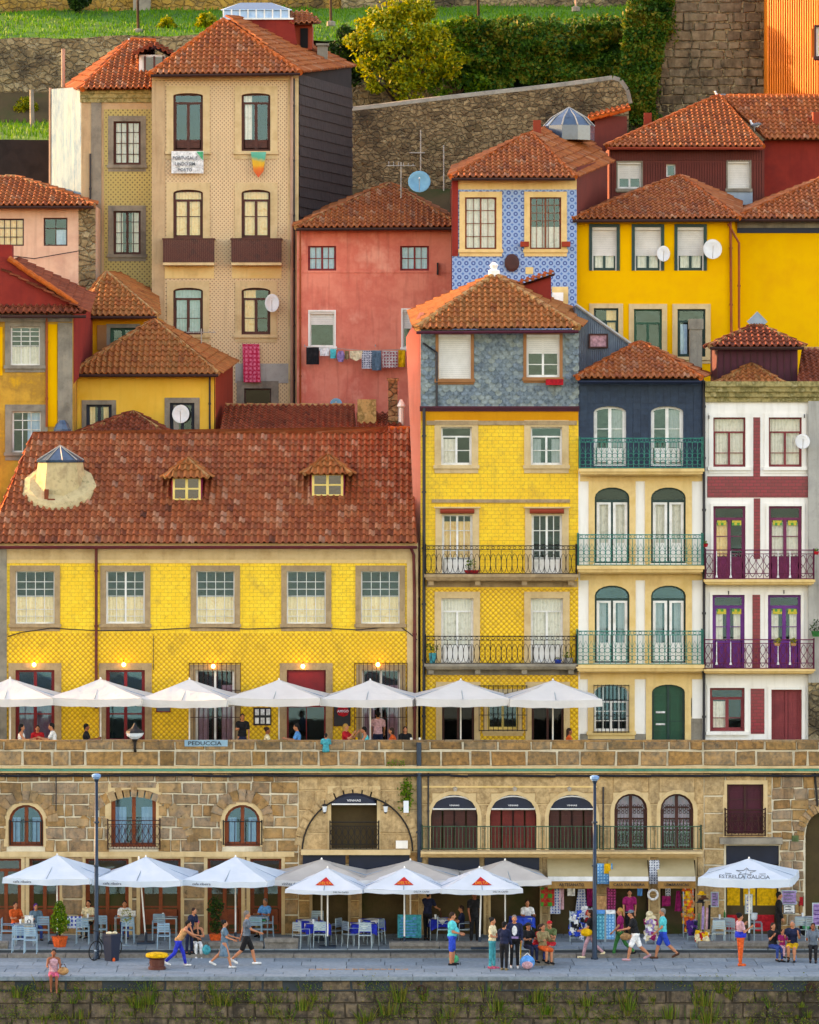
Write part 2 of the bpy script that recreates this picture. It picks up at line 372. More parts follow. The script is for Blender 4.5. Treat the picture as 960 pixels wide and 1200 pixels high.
    M['stripe_bw']=checks('stripe_bw','c0c4c8','2c3c58',.09)
    M['souvenir_blue']=checks('souvenir_blue','3484b8','8ac0d8',.11); M['souvenir_teal']=checks('souvenir_teal','127a92','5cb4c0',.13)
    M['souvenir_mix']=checks('souvenir_mix','b8bcc4','34548c',.1)
    M['souvenir_magenta']=checks('souvenir_magenta','5a1030','a83a6c',.1)
    M['rainbow']=rainbow()
def leaf(name,cols):
    g=NG(name); n=len(cols)
    c=g.ramp(g.m('ADD',g.m('MULTIPLY',g.rnd(),.7),g.m('MULTIPLY',g.noise(.5,3),.3)),[(.1+.8*i/(n-1),hx(c)) for i,c in enumerate(cols)])
    d=g.n('ShaderNodeBsdfPrincipled'); g.l(c,d.inputs['Base Color']); d.inputs['Roughness'].default_value=.6; d.inputs['Specular IOR Level'].default_value=.2
    t=g.n('ShaderNodeBsdfTranslucent'); g.l(c,t.inputs[0])
    m=g.n('ShaderNodeMixShader'); m.inputs[0].default_value=.35; g.l(d.outputs[0],m.inputs[1]); g.l(t.outputs[0],m.inputs[2]); g.l(m.outputs[0],g.out.inputs[0])
    return g.mat
def cloth(name,cols):
    g=NG(name); c=g.ramp(g.noise(1.2,4),ev(cols))
    d=g.n('ShaderNodeBsdfPrincipled'); g.l(c,d.inputs['Base Color']); d.inputs['Roughness'].default_value=.9; d.inputs['Specular IOR Level'].default_value=.1
    b=g.n('ShaderNodeBump'); b.inputs['Strength'].default_value=.5; b.inputs['Distance'].default_value=.09; g.l(g.noise(2.6,4),b.inputs['Height']); g.l(b.outputs[0],d.inputs['Normal'])
    t=g.n('ShaderNodeBsdfTranslucent'); g.l(c,t.inputs[0])
    m=g.n('ShaderNodeMixShader'); m.inputs[0].default_value=.3; g.l(d.outputs[0],m.inputs[1]); g.l(t.outputs[0],m.inputs[2]); g.l(m.outputs[0],g.out.inputs[0])
    return g.mat
def glass(name,tint,refl,gc=(1,1,1,1)):
    g=NG(name); t=g.n('ShaderNodeBsdfTransparent'); t.inputs[0].default_value=tint
    gl=g.n('ShaderNodeBsdfGlossy'); gl.inputs['Roughness'].default_value=.06; gl.inputs['Color'].default_value=gc
    b=g.n('ShaderNodeBump'); b.inputs['Strength'].default_value=.08; b.inputs['Distance'].default_value=.03; g.l(g.noise(2.,2),b.inputs['Height']); g.l(b.outputs[0],gl.inputs['Normal'])
    f=g.n('ShaderNodeFresnel'); f.inputs[0].default_value=1.45
    fac=g.m('ADD',f.outputs[0],refl,clamp=True)
    m=g.n('ShaderNodeMixShader'); g.l(fac,m.inputs[0]); g.l(t.outputs[0],m.inputs[1]); g.l(gl.outputs[0],m.inputs[2]); g.l(m.outputs[0],g.out.inputs[0])
    return g.mat
def brickn(g,w,h,c1,c2,mo,ms=.02,off=.5):
    g.pos(); cb=g.n('ShaderNodeCombineXYZ'); g.l(g.x,cb.inputs[0]); g.l(g.z,cb.inputs[1])
    b=g.n('ShaderNodeTexBrick'); b.offset=off; g.l(cb.outputs[0],b.inputs['Vector'])
    b.inputs['Color1'].default_value=hx(c1); b.inputs['Color2'].default_value=hx(c2); b.inputs['Mortar'].default_value=hx(mo)
    b.inputs['Scale'].default_value=1; b.inputs['Mortar Size'].default_value=ms; b.inputs['Brick Width'].default_value=w; b.inputs['Row Height'].default_value=h
    return b
def brick(name,c1,c2,mo,w,h):
    g=NG(name); b=brickn(g,w,h,c1,c2,mo,.012)
    c=g.mix(g.m('MULTIPLY',g.noise(2,4),.4),b.outputs[0],hx(mo))
    return g.fin(c,.35,g.m('SUBTRACT',1,b.outputs['Fac']),.4,.01,spec=.5)
def fr(g,v,p,o=0):
    return g.m('SUBTRACT',g.m('FRACT',g.m('DIVIDE',g.m('ADD',v,1000+o),p)),.5)
def azul_yellow(name='azul_yellow',p=.145,cols=('eec018','f4cc2c','e8b414')):
    g=NG(name); b=brickn(g,p*1.9,p*.95,cols[0],cols[1],'b88c10',.008)
    a=g.m('ABSOLUTE',fr(g,g.m('ADD',g.x,g.z),p*2.6)); c_=g.m('ABSOLUTE',fr(g,g.m('SUBTRACT',g.x,g.z),p*2.6))
    d=g.m('MULTIPLY',g.rng(g.m('MINIMUM',a,c_),.0,.12,1,0),.28,clamp=True)
    c=g.mix(d,b.outputs[0],hx('b8890c'))
    c=g.mix(g.rng(g.noise(.5,4),.4,.75,0,.45),c,hx(cols[2]))
    c=g.mix(g.rng(g.noise(1.0,4,g.scaled(4,4,.5)),.55,.8,0,.5),c,hx('a8841c'))
    c=g.mix(g.rng(g.noise(7,3,rough=.7),.58,.68,0,.5),c,hx('8c6c1c'))
    c=g.mix(g.rng(g.noise(1.8,6,g.scaled(1,1,.6),rough=.75),.54,.7,0,.5),c,hx('a8802a'))
    return g.fin(c,.4,g.m('SUBTRACT',1,b.outputs['Fac']),.35,.01,spec=.45)
def azul_relief():
    g=NG('azul_yellow_relief'); g.pos(); p=.2
    a=g.m('ABSOLUTE',fr(g,g.m('ADD',g.x,g.z),p)); b=g.m('ABSOLUTE',fr(g,g.m('SUBTRACT',g.x,g.z),p))
    h=g.m('MULTIPLY',g.m('SUBTRACT',1,g.m('MULTIPLY',a,2)),g.m('SUBTRACT',1,g.m('MULTIPLY',b,2)))
    c=g.ramp(h,[(0,hx('a87c0c')),(.12,hx('d8a410')),(.4,hx('eebc18')),(1,hx('f4ca30'))])
    c=g.mix(g.rng(g.noise(.6,4),.4,.75,0,.4),c,hx('c8960c'))
    c=g.mix(g.rng(g.noise(6,3,rough=.7),.62,.74,0,.35),c,hx('8c6c1c'))
    c=g.mix(g.rng(g.noise(2.2,5,g.scaled(1,1,.6),rough=.7),.52,.7,0,.55),c,hx('9c7818'))
    return g.fin(c,.4,h,.5,.03,spec=.4)
def azul_lattice(name,base,dot,p,edge):
    g=NG(name); g.pos()
    a=g.m('ABSOLUTE',fr(g,g.m('ADD',g.x,g.z),p)); b=g.m('ABSOLUTE',fr(g,g.m('SUBTRACT',g.x,g.z),p))
    mx=g.m('MAXIMUM',a,b)
    f=g.rng(mx,.2,.27,1,0)
    ln=g.rng(mx,.42,.49,0,.45)
    c=g.mix(ln,hx(base),hx(edge)); c=g.mix(f,c,hx(dot))
    c=g.mix(g.rng(g.noise(.7,4),.4,.75,0,.4),c,hx(edge))
    c=g.mix(g.rng(g.noise(1.0,4,g.scaled(4,4,.4)),.55,.8,0,.35),c,hx('7a6444'))
    return g.fin(c,.45,mx,.2,.01)
def azul_blue():
    g=NG('azul_blue'); g.pos(); p=.28
    fx=fr(g,g.x,p); fz=fr(g,g.z,p)
    ax=g.m('ABSOLUTE',fx); az=g.m('ABSOLUTE',fz)
    r=g.m('SQRT',g.m('ADD',g.m('MULTIPLY',fx,fx),g.m('MULTIPLY',fz,fz)))
    disc=g.rng(r,.3,.34,1,0); inner=g.rng(r,.1,.14,1,0)
    dia=g.rng(g.m('ADD',ax,az),.74,.8,0,1)
    c=g.mix(disc,hx('7c9abc'),hx('164484')); c=g.mix(inner,c,hx('7aa4cc')); c=g.mix(dia,c,hx('2a64a0'))
    c=g.mix(g.rng(g.noise(1.2,4),.5,.8,0,.45),c,hx('5c88b4'))
    c=g.mix(g.rng(g.noise(5,3,rough=.7),.62,.72,0,.5),c,hx('b8a890'))
    return g.fin(c,.35,None,spec=.5)
def rubble(name,scale,cols,mortar):
    g=NG(name); mp=g.scaled(1,1,1.45)
    ds=g.n('ShaderNodeVectorMath',operation='ADD'); nz=g.n('ShaderNodeTexNoise'); nz.inputs['Scale'].default_value=1.6; g.l(g.pos(),nz.inputs['Vector'])
    sc_=g.n('ShaderNodeVectorMath',operation='SCALE'); g.l(nz.outputs[1],sc_.inputs[0]); sc_.inputs[3].default_value=.6
    g.l(mp,ds.inputs[0]); g.l(sc_.outputs[0],ds.inputs[1])
    v=g.n('ShaderNodeTexVoronoi'); v.inputs['Scale'].default_value=scale; g.l(ds.outputs[0],v.inputs['Vector'])
    e=g.n('ShaderNodeTexVoronoi',feature='DISTANCE_TO_EDGE'); e.inputs['Scale'].default_value=scale; g.l(ds.outputs[0],e.inputs['Vector'])
    sp=g.n('ShaderNodeSeparateColor'); g.l(v.outputs['Color'],sp.inputs[0])
    n=len(cols); c=g.ramp(sp.outputs[0],[(i/(n-1),hx(q)) for i,q in enumerate(cols)])
    c=g.mix(g.rng(g.noise(5,4,rough=.75),.4,.62,0,.85),c,hx(cols[0]))
    ed=g.rng(e.outputs[0],.0,.07,1,0); c=g.mix(g.m('MULTIPLY',g.m('MULTIPLY',ed,g.rng(g.noise(1.3,3),.35,.6,.1,1)),.7),c,hx(mortar))
    c=g.mix(g.rng(g.noise(.3,6,rough=.7),.49,.62,0,.8),c,hx('2a2218'))
    c=g.mix(g.rng(g.noise(.5,5,g.scaled(1,1,.8),rough=.7),.58,.72,0,.5),c,hx('3c3c14'))
    h=g.m('ADD',g.rng(e.outputs[0],0,.12,0,1),g.m('MULTIPLY',g.noise(6,4),.5))
    return g.fin(c,.95,h,.9,.12)
def water():
    g=NG('water'); return g.fin(hx('1a2c2c'),.12,g.noise(.8,4,g.scaled(1,.4,1)),.3,.2,spec=.6)
def checks(name,a,b,p):
    g=NG(name); g.pos()
    f=g.m('MULTIPLY',g.rng(g.m('ABSOLUTE',fr(g,g.x,p)),.22,.28,0,1),g.rng(g.m('ABSOLUTE',fr(g,g.z,p)),.2,.3,0,1))
    f2=g.rng(g.noise(14,2),.5,.6,0,.5)
    return g.fin(g.mix(g.m('ADD',f,f2,clamp=True),hx(a),hx(b)),.9,None)
def rainbow():
    g=NG('rainbow_cloth'); g.pos()
    t=g.rng(g.z,PZ(208,34),PZ(178,34),0,1)
    t=g.m('ADD',t,g.m('MULTIPLY',g.m('SUBTRACT',g.noise(2,2),.5),.35))
    return g.fin(g.ramp(t,[(0,hx('c8432c')),(.35,hx('d8702c')),(.5,hx('d8a02c')),(.62,hx('cfa030')),(.75,hx('3c9a7c')),(1,hx('4ca890'))]),.9)
defmats()
M['blocks_hill']=surf('blocks_hill',['5c4c38','7c684a','8c7656','6c5a42','9a8662','80705a'],.95,ns=.6,bump=.7,bs=8,rnd=True,speck=.6,streak=.6,stain='2a2218',speckc='8a7c5c',patch=.85,pc='241c12')
M['rug_pink']=checks('rug_pink','b81c40','d86c84',.17)
M['ledge_green']=surf('ledge_green',['1f6a56','3a8a72','2c7460'],.7,ns=1.2,streak=.3,stain='7a8a6a',bump=.2)
M['mortar_dark']=surf('mortar_dark',['3a3226','50463a'],.95,bump=.4)
M['stained']=checks('stained_glass','c8b040','3c8a3c',.2)
M['redwood']=surf('redwood',['54150f','6b1c14'],.6,ns=2,bump=.2)
M['rgy']=checks('rgy','a01418','0c7a20',.3)
SUN_EL=15; SUN_AZ=-64; SUN_E=2.8; SUN_C=(1,.66,.32); SKY=(.15,1.0,1.0,1.0); EXPO=2.62; WB=(8700,26)
# ---------------- roofs ----------------
def interval(poly,v):
    xs=[]
    n=len(poly)
    for i in range(n):
        (u0,v0),(u1,v1)=poly[i],poly[(i+1)%n]
        if abs(v1-v0)<1e-9: continue
        if min(v0,v1)-1e-6<=v<=max(v0,v1)+1e-6: xs.append(u0+(u1-u0)*(v-v0)/(v1-v0))
    return (min(xs),max(xs)) if len(xs)>=2 else None
PROF=[(0,0),(.1,.7),(.27,1),(.44,.7),(.54,0),(.77,-.35),(1,0)]
def tile_plane(mb,pts,pitch=.23,course=.36,amp=.068,over=.12):
    """rows of barrel tiles over a sloping polygon; pts[0]->pts[1] is the eave"""
    pts=[Vector(p) for p in pts]
    A,B=pts[0],pts[1]; U=(B-A).normalized()
    W=(pts[2]-A); W=(W-U*W.dot(U)).normalized(); N=U.cross(W)
    if N.z<0: N=-N
    poly=[((p-A).dot(U),(p-A).dot(W)) for p in pts]
    H=max(v for u,v in poly)
    P=lambda u,v,h:A+U*u+W*v+N*h
    mb.poly([p-N*.03 for p in pts],.0)
    rows=max(1,int(round(H/course))); course=H/rows
    for j in range(rows):
        v0=j*course; v1=v0+course+.03
        i0=interval(poly,min(max(v0,.01),H-.01)); i1=interval(poly,min(v1,H-.01))
        if not i0 or not i1: continue
        lo=v0-(over if j==0 else .03)
        k0=int(math.floor(min(i0[0],i1[0])/pitch)); k1=int(math.ceil(max(i0[1],i1[1])/pitch))
        wob=random.uniform(-.02,.02)
        for k in range(k0,k1):
            r=min(1,max(0,random.gauss(.52,.23))); lift=random.uniform(0,.016); dv=random.uniform(-.015,.015)+wob
            vs=[];lip=[]
            for (f,h) in PROF:
                u=(k+f)*pitch
                ul=min(max(u,i0[0]),i0[1]); uu=min(max(u,i1[0]),i1[1])
                vs.append((ul,lo+dv,.05+h*amp+lift+.05)); lip.append((ul,lo+dv,.05+h*amp+lift+.012)); vs.append((uu,v1,.05+h*amp*.9+.0))
            if vs[-2][0]-vs[0][0]<.01 and vs[-1][0]-vs[1][0]<.01: continue
            q=[P(*p) for p in vs]+[P(*p) for p in lip]; n=len(PROF); fs=[]
            for a in range(n-1):
                fs.append((2*a,2*a+2,2*a+3,2*a+1)); fs.append((2*n+a,2*n+a+1,2*a+2,2*a))
            mb.add(q,fs,r)
def ridge_line(mb,P,Q,r=.12,seg=.4):
    P=Vector(P);Q=Vector(Q);L=(Q-P).length; n=max(1,int(L/seg)); d=(Q-P)/n
    for i in range(n):
        a=P+d*i+Vector((random.uniform(-.01,.01),0,random.uniform(0,.02))); b=a+d*1.08
        mb.tube([a,b],0,8,True,[r*1.08,r*.86])
def roof(parent,planes,ridges,mat='roof_orange',rmat='ridge_orange',pitch=.23,course=.36,gutter=None,gmat='eave_wood',soffit=True,rr=.11,name='roof'):
    mb=MB()
    for p in planes: tile_plane(mb,p,pitch,course)
    o=mb.build(name,M[mat],parent)
    if ridges:
        rb=MB()
        for a,b in ridges: ridge_line(rb,a,b,rr)
        rb.build('ridge_cap',M[rmat],o)
    if gutter:
        gb=MB()
        for a,b in gutter: gb.tube([Vector(a)+Vector((0,-.12,-.07)),Vector(b)+Vector((0,-.12,-.07))],.065,6)
        gb.build('gutter',M[gmat],o)
    return o
# ---------------- openings ----------------
def outline(w,h,rise,t=0,n=9,bot=None):
    """closed outline from bottom-left, local coords centred on x, z from 0"""
    b=t if bot is None else bot
    L=[(-w/2+t,b)]
    if rise>0:
        hs=h-rise; a=w/2-t; rr=max(rise-t,.01)
        for i in range(n+1):
            q=PI*i/n; L.append((-a*math.cos(q),hs+rr*math.sin(q)))
    else: L+=[(-w/2+t,h-t),(w/2-t,h-t)]
    L.append((w/2-t,b)); return L
def rect_outer(w,h,s,inner,bot):
    top=h+s; L=[]
    for i,(x,z) in enumerate(inner):
        if i in(0,len(inner)-1): L.append((math.copysign(w/2+s,x),bot))
        elif i in (1,len(inner)-2): L.append((math.copysign(w/2+s,x),top))
        else: L.append((x*(w/2+s)/(w/2),top))
    return L
CACHE={}
def cached(key,fn):
    if key not in CACHE: CACHE[key]=fn()
    return CACHE[key]
def inst(name,me,parent,loc,label=None): return link(name,me,parent,loc,label)
def opening(parent,xc,z0,y,w,h,rise=0,fr='white_paint',ft=.06,cols=2,rows=(.5,),mt=.03,split=True,transom=None,sur=None,surw=.22,sill=True,
            curtain=None,ch=(0,1),cw='full',blind=0,panel=0,panelmat=None,glass='glass',depth=.16,kind='window',arch_sur=False,proud=.045,open_right=False,solid=None,bars=None,cap=0,label=None,back='interior',spot=0):
    """one window or door: frame, panes, curtain, blind, stone surround"""
    key=('op',round(w,2),round(h,2),rise,fr,ft,cols,tuple(rows),mt,split,transom,kind,solid,panel,panelmat,open_right)
    def mk():
        mb=MB(); o=outline(w,h,rise); i=outline(w,h,rise,ft)
        mb.band(o,i,0,.09)
        iw=w-2*ft; hs=h-rise
        zt=h-ft
        if transom:
            zt=h*transom; mb.box(-iw/2,iw/2,.0,.08,zt-ft*.5,zt+ft*.5)
        if rise>0 and not transom: zt=hs
        def topz(x):
            if rise>0: return hs+max(rise-ft,.01)*math.sqrt(max(0,1-(x/(w/2-ft))**2))
            return h-ft
        if split: mb.box(-ft*.65,ft*.65,-.01,.08,ft,zt if transom else topz(0))
        # sash stiles
        if ft>0.04 and split:
            s=ft*.45
            for sx in(-1,1):
                e=sx*(iw/2-s/2); mb.box(e-s/2,e+s/2,.01,.07,ft,zt)
            mb.box(-iw/2,iw/2,.01,.07,ft,ft+s)
        for c in range(1,cols):
            x=-iw/2+iw*c/cols
            if split and abs(x)<.02: 
                continue
            mb.box(x-mt/2,x+mt/2,.02,.06,ft,topz(x))
        for q in rows:
            zz=h*q; mb.box(-iw/2 if zz<hs else -iw/2*.8,iw/2 if zz<hs else iw/2*.8,.02,.06,zz-mt/2,zz+mt/2)
        return mb.mesh(kind,M[fr])
    f=inst(kind,cached(key,mk),parent,(xc,y+depth,z0),label)
    Lc=lambda dx,dy,dz:(xc+dx,y+depth+dy,z0+dz)
    if solid:
        def mks():
            mb=MB(); o=outline(w-.02,h-.01,max(rise,0)); mb.prism(o,.045,.1)
            n=max(2,int(w/.16))
            for k in range(1,n): 
                x=-w/2+w*k/n; mb.box(x-.008,x+.008,.035,.05,.02,h-rise-.02)
            for sx in(-1,1):
                for (za,zb) in((.08,.38),(.45,.85)):
                    cx=sx*w/4; mb.band([(cx-w*.17,h*za),(cx-w*.17,h*zb),(cx+w*.17,h*zb),(cx+w*.17,h*za)],[(cx-w*.13,h*za+.05),(cx-w*.13,h*zb-.05),(cx+w*.13,h*zb-.05),(cx+w*.13,h*za+.05)],.025,.05)
            return mb.mesh('leaf',M[solid])
        inst('door_leaf',cached(('sol',round(w,2),round(h,2),rise,solid),mks),f,Lc(0,0,0))
    else:
        def mkg():
            mb=MB(); mb.poly([(x,.045,z) for x,z in outline(w,h,rise,ft*.5)]); return mb.mesh('pane',M[glass])
        inst('pane',cached(('gl',round(w,2),round(h,2),rise,ft,glass),mkg),f,Lc(0,0,0))
        if curtain:
            def mkc():
                mb=MB(); za,zb=h*ch[0]+.02,h*ch[1]-.03
                spans={'full':[(-1,1)],'sides':[(-1,-.35),(.35,1)],'half':[(-1,-.02)],'right':[(.05,1)],'left':[(-1,-.3)]}[cw]
                for a,b in spans:
                    x0=a*(w/2-.03); x1=b*(w/2-.03); n=max(4,int((x1-x0)/.06))
                    for k in range(n):
                        xa=x0+(x1-x0)*k/n; xb=x0+(x1-x0)*(k+1)/n; ya=.08+.025*(k%2); yb=.08+.025*((k+1)%2)
                        zz=zb
                        if rise>0 and ch[1]>.9: zz=min(zb,h-rise+rise*math.sqrt(max(0,1-((xa+xb)/w)**2))-.05)
                        mb.poly([(xa,ya,za),(xb,yb,za),(xb,yb,zz),(xa,ya,zz)])
                return mb.mesh('curtain',M[curtain])
            inst('curtain',cached(('cu',round(w,2),round(h,2),rise,curtain,ch,cw),mkc),f,Lc(0,0,0))
    if blind:
        def mkb():
            mb=MB(); z1=h*.93; zb=h*(1-blind); n=max(4,int((z1-zb)/.07))
            for k in range(n):
                a=zb+(z1-zb)*k/n; b=zb+(z1-zb)*(k+1)/n; mb.box(-w/2+.05,w/2-.05,-.03,-.012,a+.004,b)
            mb.box(-w/2+.01,w/2-.01,-.14,-.01,z1,h)
            for sx in(-1,1): mb.box(sx*(w/2-.03)-.03,sx*(w/2-.03)+.03,-.05,-.01,0,z1)
            return mb.mesh('blind',M['blind'])
        inst('blind',cached(('bl',round(w,2),round(h,2),blind),mkb),f,Lc(0,0,0))
    if panel:
        def mkp():
            mb=MB(); zp=h*panel
            mb.box(-w/2+ft*.8,w/2-ft*.8,.01,.05,ft*.5,zp)
            for sx in(-1,1):
                cx=sx*(w/4-.01); a=w*.15
                mb.band([(cx-a,ft+.06),(cx-a,zp-.06),(cx+a,zp-.06),(cx+a,ft+.06)],[(cx-a+.04,ft+.1),(cx-a+.04,zp-.1),(cx+a-.04,zp-.1),(cx+a-.04,ft+.1)],-.008,.012)
            return mb.mesh('panel',M[panelmat or fr])
        inst('lower_panel',cached(('pa',round(w,2),round(h,2),panel,panelmat or fr),mkp),f,Lc(0,0,0))
    if sur:
        def mks2():
            mb=MB(); b=0 if kind=='door' or not sill else 0
            i=outline(w,h,rise,.0,bot=0); i=[(x*(1-.004),z-.003 if z>0 else z) for x,z in i]
            o=rect_outer(w,h,surw,i,0) if not arch_sur else [(x*(w/2+surw)/(w/2),z if k in(0,len(i)-1) else (h-rise)+(z-(h-rise))*(rise+surw)/max(rise,.01)) for k,(x,z) in enumerate(i)]
            mb.band(o,i,-proud,0.004,closed=False,inback=depth+.02)
            if sill: mb.box(-w/2-surw-.04,w/2+surw+.04,-proud-.07,.1,-.13 if kind=='window' else -.05,0)
            if sill and kind=='window': mb.box(-w/2-surw,w/2+surw,-proud*.8,.004,-.13-surw*.7,-.13)
            if cap: mb.box(-w/2-surw-.05,w/2+surw+.05,-proud-.1,.004,h+surw,h+surw+cap)
            return mb.mesh('surround',M[sur])
        inst('surround',cached(('su',round(w,2),round(h,2),rise,sur,surw,sill,kind,arch_sur,cap,depth,proud),mks2),f,(xc,y,z0))
    if bars:
        def mkbar():
            mb=MB(); e=bars.get('ext',.12); zb=h*bars.get('top',1)+bars.get('up',0); n=max(4,int((w+2*e)/bars.get('gap',.14)))
            for k in range(n+1):
                x=-w/2-e+(w+2*e)*k/n; mb.tube([(x,-.16,-.05),(x,-.16,zb)],.013,5)
            for zz in(-.02,zb*.33,zb*.66,zb-.03): mb.box(-w/2-e,w/2+e,-.175,-.145,zz-.012,zz+.012)
            for sx in(-1,1): mb.tube([(sx*(w/2+e),-.16,0),(sx*(w/2+e),.02,0)],.015,5); mb.tube([(sx*(w/2+e),-.16,zb-.05),(sx*(w/2+e),.02,zb-.05)],.015,5)
            return mb.mesh('grille',M[bars.get('mat','rust_iron')])
        inst('iron_grille',cached(('ba',round(w,2),round(h,2),str(bars)),mkbar),f,(xc,y,z0))
    return f
class House:
    def __init__(s,name,label,cat,y,px0,px1,pyb,depth=7,zbase=6.0,group=None):
        s.y=y; s.root=thing(name,label,cat,((PX(px0,y)+PX(px1,y))/2,y,zbase),group)
        s.px=(px0,px1); s.holes=[]; s.walls=[]; s.zb=zbase; s.depth=depth
        s.X=lambda p:PX(p,s.y); s.Z=lambda p:PZ(p,s.y)
    def win(s,x0,y0,x1,y1,risepx=0,hole=True,**k):
        xa,xb,za,zb=s.X(x0),s.X(x1),s.Z(y1),s.Z(y0)
        rise=risepx*(D0+s.y)/FOC
        if hole: s.holes.append((xa,xb,za,zb,rise))
        return opening(s.root,(xa+xb)/2,za,s.y,xb-xa,zb-za,rise,**k)
    def hole(s,x0,y0,x1,y1,risepx=0): s.holes.append((s.X(x0),s.X(x1),s.Z(y1),s.Z(y0),risepx*(D0+s.y)/FOC))
    def wall(s,x0,y0,x1,y1,mat,name='wall',proud=0,label=None): s.walls.append((s.X(x0),s.X(x1),s.Z(y1) if y1 is not None else s.zb-.5,s.Z(y0),mat,name,proud,label))
    def finish(s,body=None,top=None,x0=None,x1=None,t=.3):
        first=True
        for (a,b,za,zb,mat,name,pr,lab) in s.walls:
            mb=MB(); wall_zone(mb,a,b,za,zb,s.y-pr,s.holes,t if pr==0 else pr+.03)
            if pr>0:  # edge thickness
                y0=s.y-pr
                mb.poly([(a,y0,zb),(b,y0,zb),(b,s.y+.01,zb),(a,s.y+.01,zb)]); mb.poly([(a,y0,za),(b,y0,za),(b,s.y+.01,za),(a,s.y+.01,za)])
                mb.poly([(a,y0,za),(a,y0,zb),(a,s.y+.01,zb),(a,s.y+.01,za)]); mb.poly([(b,y0,za),(b,y0,zb),(b,s.y+.01,zb),(b,s.y+.01,za)])
            mb.build(name,M[mat],s.root,label=lab)
        if body:
            a=s.X(x0 if x0 is not None else s.px[0]); b=s.X(x1 if x1 is not None else s.px[1]); zt=s.Z(top); y0=s.y+.02;y1=s.y+s.depth;z0=s.zb-.5
            mb=MB(); mb.poly([(a,y0,z0),(a,y1,z0),(a,y1,zt),(a,y0,zt)]); mb.poly([(b,y0,z0),(b,y1,z0),(b,y1,zt),(b,y0,zt)])
            mb.poly([(a,y1,z0),(b,y1,z0),(b,y1,zt),(a,y1,zt)]); mb.poly([(a+.01,y0+.3,zt-.02),(b-.01,y0+.3,zt-.02),(b-.01,y1-.01,zt-.02),(a+.01,y1-.01,zt-.02)])
            mb.build('side_wall',M[body],s.root)
            # near-black sheet stands in for the shade of the rooms behind the openings
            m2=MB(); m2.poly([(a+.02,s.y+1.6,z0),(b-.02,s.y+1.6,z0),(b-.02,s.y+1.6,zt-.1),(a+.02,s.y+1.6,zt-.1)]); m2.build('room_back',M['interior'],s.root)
    def box(s,name,x0,y0,x1,y1,pr,mat,back=0,parent=None,label=None):
        mb=MB(); mb.box(s.X(x0),s.X(x1),s.y-pr,s.y+back,s.Z(y1),s.Z(y0)); return mb.build(name,M[mat],parent or s.root,label=label)
    def cornice(s,x0,x1,y0,y1,pr,mat,name='cornice',steps=3):
        mb=MB(); za=s.Z(y1);zb=s.Z(y0)
        for i in range(steps):
            mb.box(s.X(x0)-.0,s.X(x1),s.y-pr*(i+1)/steps,s.y+.02+.003*i,za+(zb-za)*i/steps,za+(zb-za)*(i+1)/steps-(.0 if i<steps-1 else 0),.5)
        return mb.build(name,M[mat],s.root)
    def pipe(s,pts,mat='pipe_red',r=.055,pr=.1,name='drainpipe'):
        mb=MB(); mb.tube([(s.X(a),s.y-pr,s.Z(b)) for a,b in pts],r,7); 
        for i in range(len(pts)-1):
            (a,b),(c,d)=pts[i],pts[i+1]
            n=int(abs(d-b)/60)
            for k in range(n): q=(k+.5)/n; mb.lathe(s.X(a+(c-a)*q),s.y-pr,[(r*1.35,s.Z(b+(d-b)*q)-.04),(r*1.35,s.Z(b+(d-b)*q)+.04)],8)
        return mb.build(name,M[mat],s.root,smooth=False)
def wall_zone(mb,a,b,za,zb,y,holes,t):
    xs={a,b};zs={za,zb};H=[]
    for (x0,x1,z0,z1,rise) in holes:
        if x1<=a+1e-4 or x0>=b-1e-4 or z1<=za+1e-4 or z0>=zb-1e-4: continue
        H.append((x0,x1,z0,z1,rise))
        for q in(x0,x1):
            if a<q<b: xs.add(q)
        for q in(z0,z1):
            if za<q<zb: zs.add(q)
    xs=sorted(xs);zs=sorted(zs)
    for i in range(len(xs)-1):
        for j in range(len(zs)-1):
            cx=(xs[i]+xs[i+1])/2;cz=(zs[j]+zs[j+1])/2
            if any(h[0]<cx<h[1] and h[2]<cz<h[3] for h in H): continue
            mb.poly([(xs[i],y,zs[j]),(xs[i+1],y,zs[j]),(xs[i+1],y,zs[j+1]),(xs[i],y,zs[j+1])],.5)
    for (x0,x1,z0,z1,rise) in H:
        w=x1-x0;h=z1-z0;xc=(x0+x1)/2
        ol=[(x+xc,z+z0) for x,z in outline(w,h,rise,0,bot=0)]
        cl=lambda z:min(max(z,za),zb)
        if rise>0 and za<z1<=zb+1e-3:
            for k in range(1,len(ol)-2):
                (xa,z_a),(xb,z_b)=ol[k],ol[k+1]
                mb.poly([(xa,y,cl(z_a)),(xb,y,cl(z_b)),(xb,y,cl(z1)),(xa,y,cl(z1))],.5)
        for k in range(len(ol)):
            (xa,z_a),(xb,z_b)=ol[k],ol[(k+1)%len(ol)]
            if max(z_a,z_b)<=za or min(z_a,z_b)>=zb: continue
            if abs(xa-xb)<1e-6 and abs(cl(z_a)-cl(z_b))<1e-6: continue
            xa_=min(max(xa,a),b);xb_=min(max(xb,a),b)
            mb.poly([(xa_,y,cl(z_a)),(xb_,y,cl(z_b)),(xb_,y+t,cl(z_b)),(xa_,y+t,cl(z_a))],.5)
